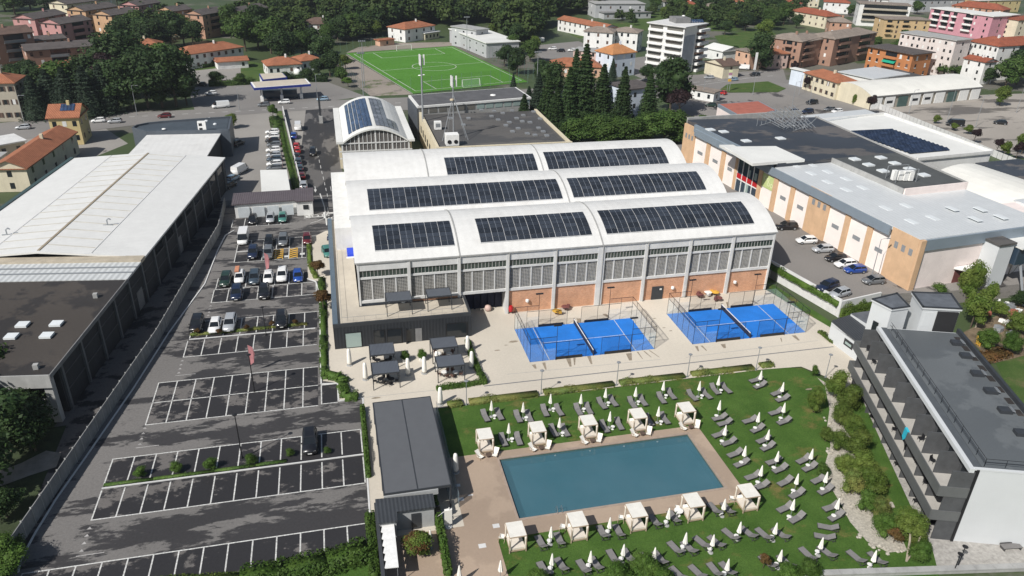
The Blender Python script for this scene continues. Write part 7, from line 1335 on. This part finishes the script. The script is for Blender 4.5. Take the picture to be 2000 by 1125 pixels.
hedge('planted strip between car park and club house',[P(628,545),P(631,600),P(632,660),P(633,720),P(636,742)],1.2,.9,'leaf_hedge',dens=45,rag=.6); hedge('shrub clump at the car park corner beside the terrace',[P(636,735),P(665,742),P(675,750)],1.6,1.5,rag=.5); hedge('rounded shrubs at the end of the plant strip by the terrace',[P(668,752),P(675,778),P(700,778)],1.5,1.3,rag=.6); hedge('low planted strip beside the upper bays',[P(603,470),P(606,520),P(618,545)],.9,.8,'leaf_olive',rag=.6,dens=40)
fl=[P(875,793),P(908,789)]; 
for i,(a,b) in enumerate((((874,793),(903,789)),((916,787),(1050,771)),((1062,769),(1198,752)),((1210,750),(1336,736)),((1350,733),(1470,719)),((1484,716),(1508,713)))):
    hedge(f'flowering ornamental grass hedge between garden lamps, {ORD[i]} stretch from left',[P(*a),P(*b)],1.5,.85,'leaf_ochre','hedge',55,.17,0,.7)
hedge('green strip with small shrubs along the planted kerb of the lower car park',[P(203,948),P(300,936),P(420,920),P(500,909),P(560,900)],.6,.3,'leaf_mid',rag=.95,dens=18,leaf=.15)
for i,(x,y,h) in enumerate(((275,930,1.5),(345,922,1.5),(412,915,1.7),(492,906,1.6),(568,890,1.2),(640,885,1.0))): tree('near2',P(x,y),h,1.3,f'small bush in the planted kerb of the lower car park, {ORD[i]} from left','planted kerb bushes','shrub','shrub')
hedge('low rusty plants along the kerb below the parked cars',[P(372,655),P(450,648),P(530,640),P(600,633)],.7,.5,'leaf_ochre',rag=.8,dens=45,leaf=.17)
for i,(x,y) in enumerate(((385,655),(428,655),(482,648),(532,640),(577,636))): tree('rust',P(x,y),1.3,1.0,f'small rusty shrub in the kerb below parked cars, {ORD[i]} from left','rusty kerb shrubs','shrub','shrub')
hedge('dense green bank along the bottom of the car park',[P(470,1140),P(560,1122),P(640,1105),P(720,1080)],3.2,1.6,'leaf_hedge',dens=26,leaf=.28); hedge('scrubby bank at the bottom edge of the picture',[P(100,1150),P(300,1140),P(480,1128)],1.5,.5,'leaf_olive',dens=30)
hedge('ivy covered hedge strip right of the brown deck',[P(847,985),P(858,1030),P(868,1080),P(876,1130)],.8,1.9,'leaf_hedge'); hedge('ivy hanging over the retaining wall top',[Vector((77.2,113.5,0)),Vector((80.8,97.2,0))],.8,1.5,'leaf_bright','ivy',50,.2,2.0,.6,'ivy'); hedge('ivy curtain on the retaining wall end',[Vector((81.2,96.6,0)),Vector((90,98.3,0))],.7,2.8,'leaf_olive','ivy',45,.22,.2,.4,'ivy'); hedge('low shrubs at the plaza edge beside the shed',[P(1600,650),P(1628,672)],.8,.8,'leaf_olive')
hedge('tall clipped hedge in front of the fuel station garden',[P(408,168),P(500,163)],3,2.6,'leaf_mid',dens=12,leaf=.4); hedge('hedge behind the fuel station shop',[P(555,158),P(640,158)],4,3,'leaf_dark',dens=10,leaf=.45); hedge('clipped hedge below the white villa',[P(368,135),P(420,128)],2.5,2.2,'leaf_mid',dens=12,leaf=.4); hedge('grassy hedge along the lot divider wall',[P(546,235),P(556,290),P(570,340),P(580,380)],1.2,.9,'leaf_hedge',dens=30)
hedge('green shrub block at the head of the grass strip',[P(536,232),P(540,250)],3.,1.6,'leaf_mid',dens=20,leaf=.3)
hedge('rough hedge behind the market garden',[P(1900,570),P(2000,560)],3,2.2,'leaf_mid',dens=16,leaf=.3); hedge('brown green scrub before the hotel lawn wall',[P(1910,705),P(1965,690)],2.5,1.2,'leaf_rust',dens=20,leaf=.25)
# garden clutter behind the hotel
gc=MB(); cl=[(1955,595,'white_paint'),(1965,605,'steel'),(1975,615,'red_roofing'),(1985,610,'white_paint'),(1960,650,'steel'),(1925,613,'red_roofing'),(1918,672,'yellow_paint'),(1990,565,'blue_tarp'),(1970,635,'white_paint'),(1940,600,'white_paint')]
for i,(x,y,m2) in enumerate(cl):
    p=P(x,y); s=rnd.uniform(.6,1.3); o=MB()
    for k in range(5): o.obox(p+Vector((rnd.uniform(-s,s),rnd.uniform(-s,s),0)),(rnd.uniform(.3,s),rnd.uniform(-.3,.3),0),(rnd.uniform(-.3,.3),rnd.uniform(.3,s),0),(rnd.uniform(-.1,.1),0,rnd.uniform(.2,.8)))
    tag(o.build('garden_junk',m2),f'{["white sheeting","grey metal","red tile","pale sacks","steel scrap","terracotta","yellow tarp","blue tarp","white bags","white crate"][i]} heap in the wild garden behind the hotel','junk heap','garden junk')
# ---------------------------------------------------------------- far wood: one mass
bC,bN,bS,bI=decid(420,.12,12,1.05,9); CC_=[];NN_=[];SS_=[];II=[]
rg=random.Random(21); spots=[]
def scatter(poly,n,hmin,hmax):
    xs=[p[0] for p in poly]; ys=[p[1] for p in poly]; k=0
    while k<n:
        x,y=rg.uniform(min(xs),max(xs)),rg.uniform(min(ys),max(ys)); ins=False
        for i in range(len(poly)):
            a,b=poly[i],poly[i-1]
            if (a[1]>y)!=(b[1]>y) and x<(b[0]-a[0])*(y-a[1])/(b[1]-a[1])+a[0]: ins=not ins
        if ins: spots.append((x,y,rg.uniform(hmin,hmax))); k+=1
scatter([(440,-30),(1180,-40),(1170,30),(1090,30),(1040,85),(985,80),(960,45),(870,55),(850,45),(760,60),(740,66),(690,60),(660,40),(600,28),(540,35),(470,5)],700,11,18)
scatter([(1290,-5),(1540,-5),(1560,40),(1500,52),(1400,60),(1300,48)],150,7,11)
scatter([(540,28),(700,58),(690,74),(600,92),(545,80)],26,8,13); scatter([(440,45),(545,45),(560,95),(470,88)],22,9,13); scatter([(225,45),(380,40),(375,84),(245,88)],24,8,12); scatter([(0,5),(120,-10),(130,8),(30,30)],20,9,13); scatter([(1130,60),(1280,20),(1300,30),(1260,50),(1180,55)],10,5,8); scatter([(640,88),(735,74),(760,62),(700,60)],14,7,10)
scatter([(1180,-40),(1300,-40),(1560,-40),(1500,-5),(1300,-5),(1270,-2)],60,9,14); scatter([(-60,-40),(440,-40),(430,-14),(-60,-5)],70,12,18); scatter([(1560,-45),(2080,-45),(2080,-20),(1700,-14)],80,9,14)
for x,y,h in spots:
    p=P(x,y); a=rg.uniform(0,6.28); w=h*rg.uniform(1.1,1.45); ca,sa_=math.cos(a),math.sin(a); Rm=np.array([[ca,-sa_,0],[sa_,ca,0],[0,0,1]]); S_=np.array([w,w,h]); o=np.array([p.x,p.y,0])
    CC_.append((bC*S_)@Rm.T+o); NN_.append((bN/S_*h)@Rm.T); SS_.append(bS*h); II.append(((bI[0]*S_)@Rm.T+o,bI[1]))
wm=quadmesh('far_wood',np.vstack(CC_),np.vstack(NN_),np.concatenate(SS_),'leaf_forest',stack(II)); tag(mkobj('far_wood',wm),'dense dark green wood covering the hillside along the top','wood',kind='stuff')
# grass tufts on the lawn verge: far hills beyond the frame
hl=MB()
for i in range(40):
    a=-1.2+2.6*i/39; r=1350; hl.v.append((r*math.sin(a+.24),r*math.cos(a+.24),-1)); 
for i in range(40):
    a=-1.2+2.6*i/39; r=1460; hl.v.append((r*math.sin(a+.24),r*math.cos(a+.24),55+25*math.sin(i*.7)+12*math.sin(i*1.9)))
hl.f=[(i,i+1,41+i,40+i) for i in range(39)]; struct('hills',hl,M('hill_green',(.03,.05,.025),.9,.4,.01))
# ---------------------------------------------------------------- air
hz=MB().box(-3200,3200,-1600,3200,-2.5,100).build('haze','white_paint'); hz['kind']='stuff'; hz['label']='thin summer haze in the air over the town'
m=bpy.data.materials.new('haze_air'); m.use_nodes=True; t=m.node_tree; t.nodes.remove(t.nodes['Principled BSDF']); pvn=t.nodes.new('ShaderNodeVolumePrincipled'); pvn.inputs['Density'].default_value=.00013; pvn.inputs['Color'].default_value=(.86,.92,1,1); pvn.inputs['Anisotropy'].default_value=.3
t.links.new(pvn.outputs[0],t.nodes['Material Output'].inputs['Volume']); hz.data.materials.clear(); hz.data.materials.append(m); scn.cycles.volume_bounces=0
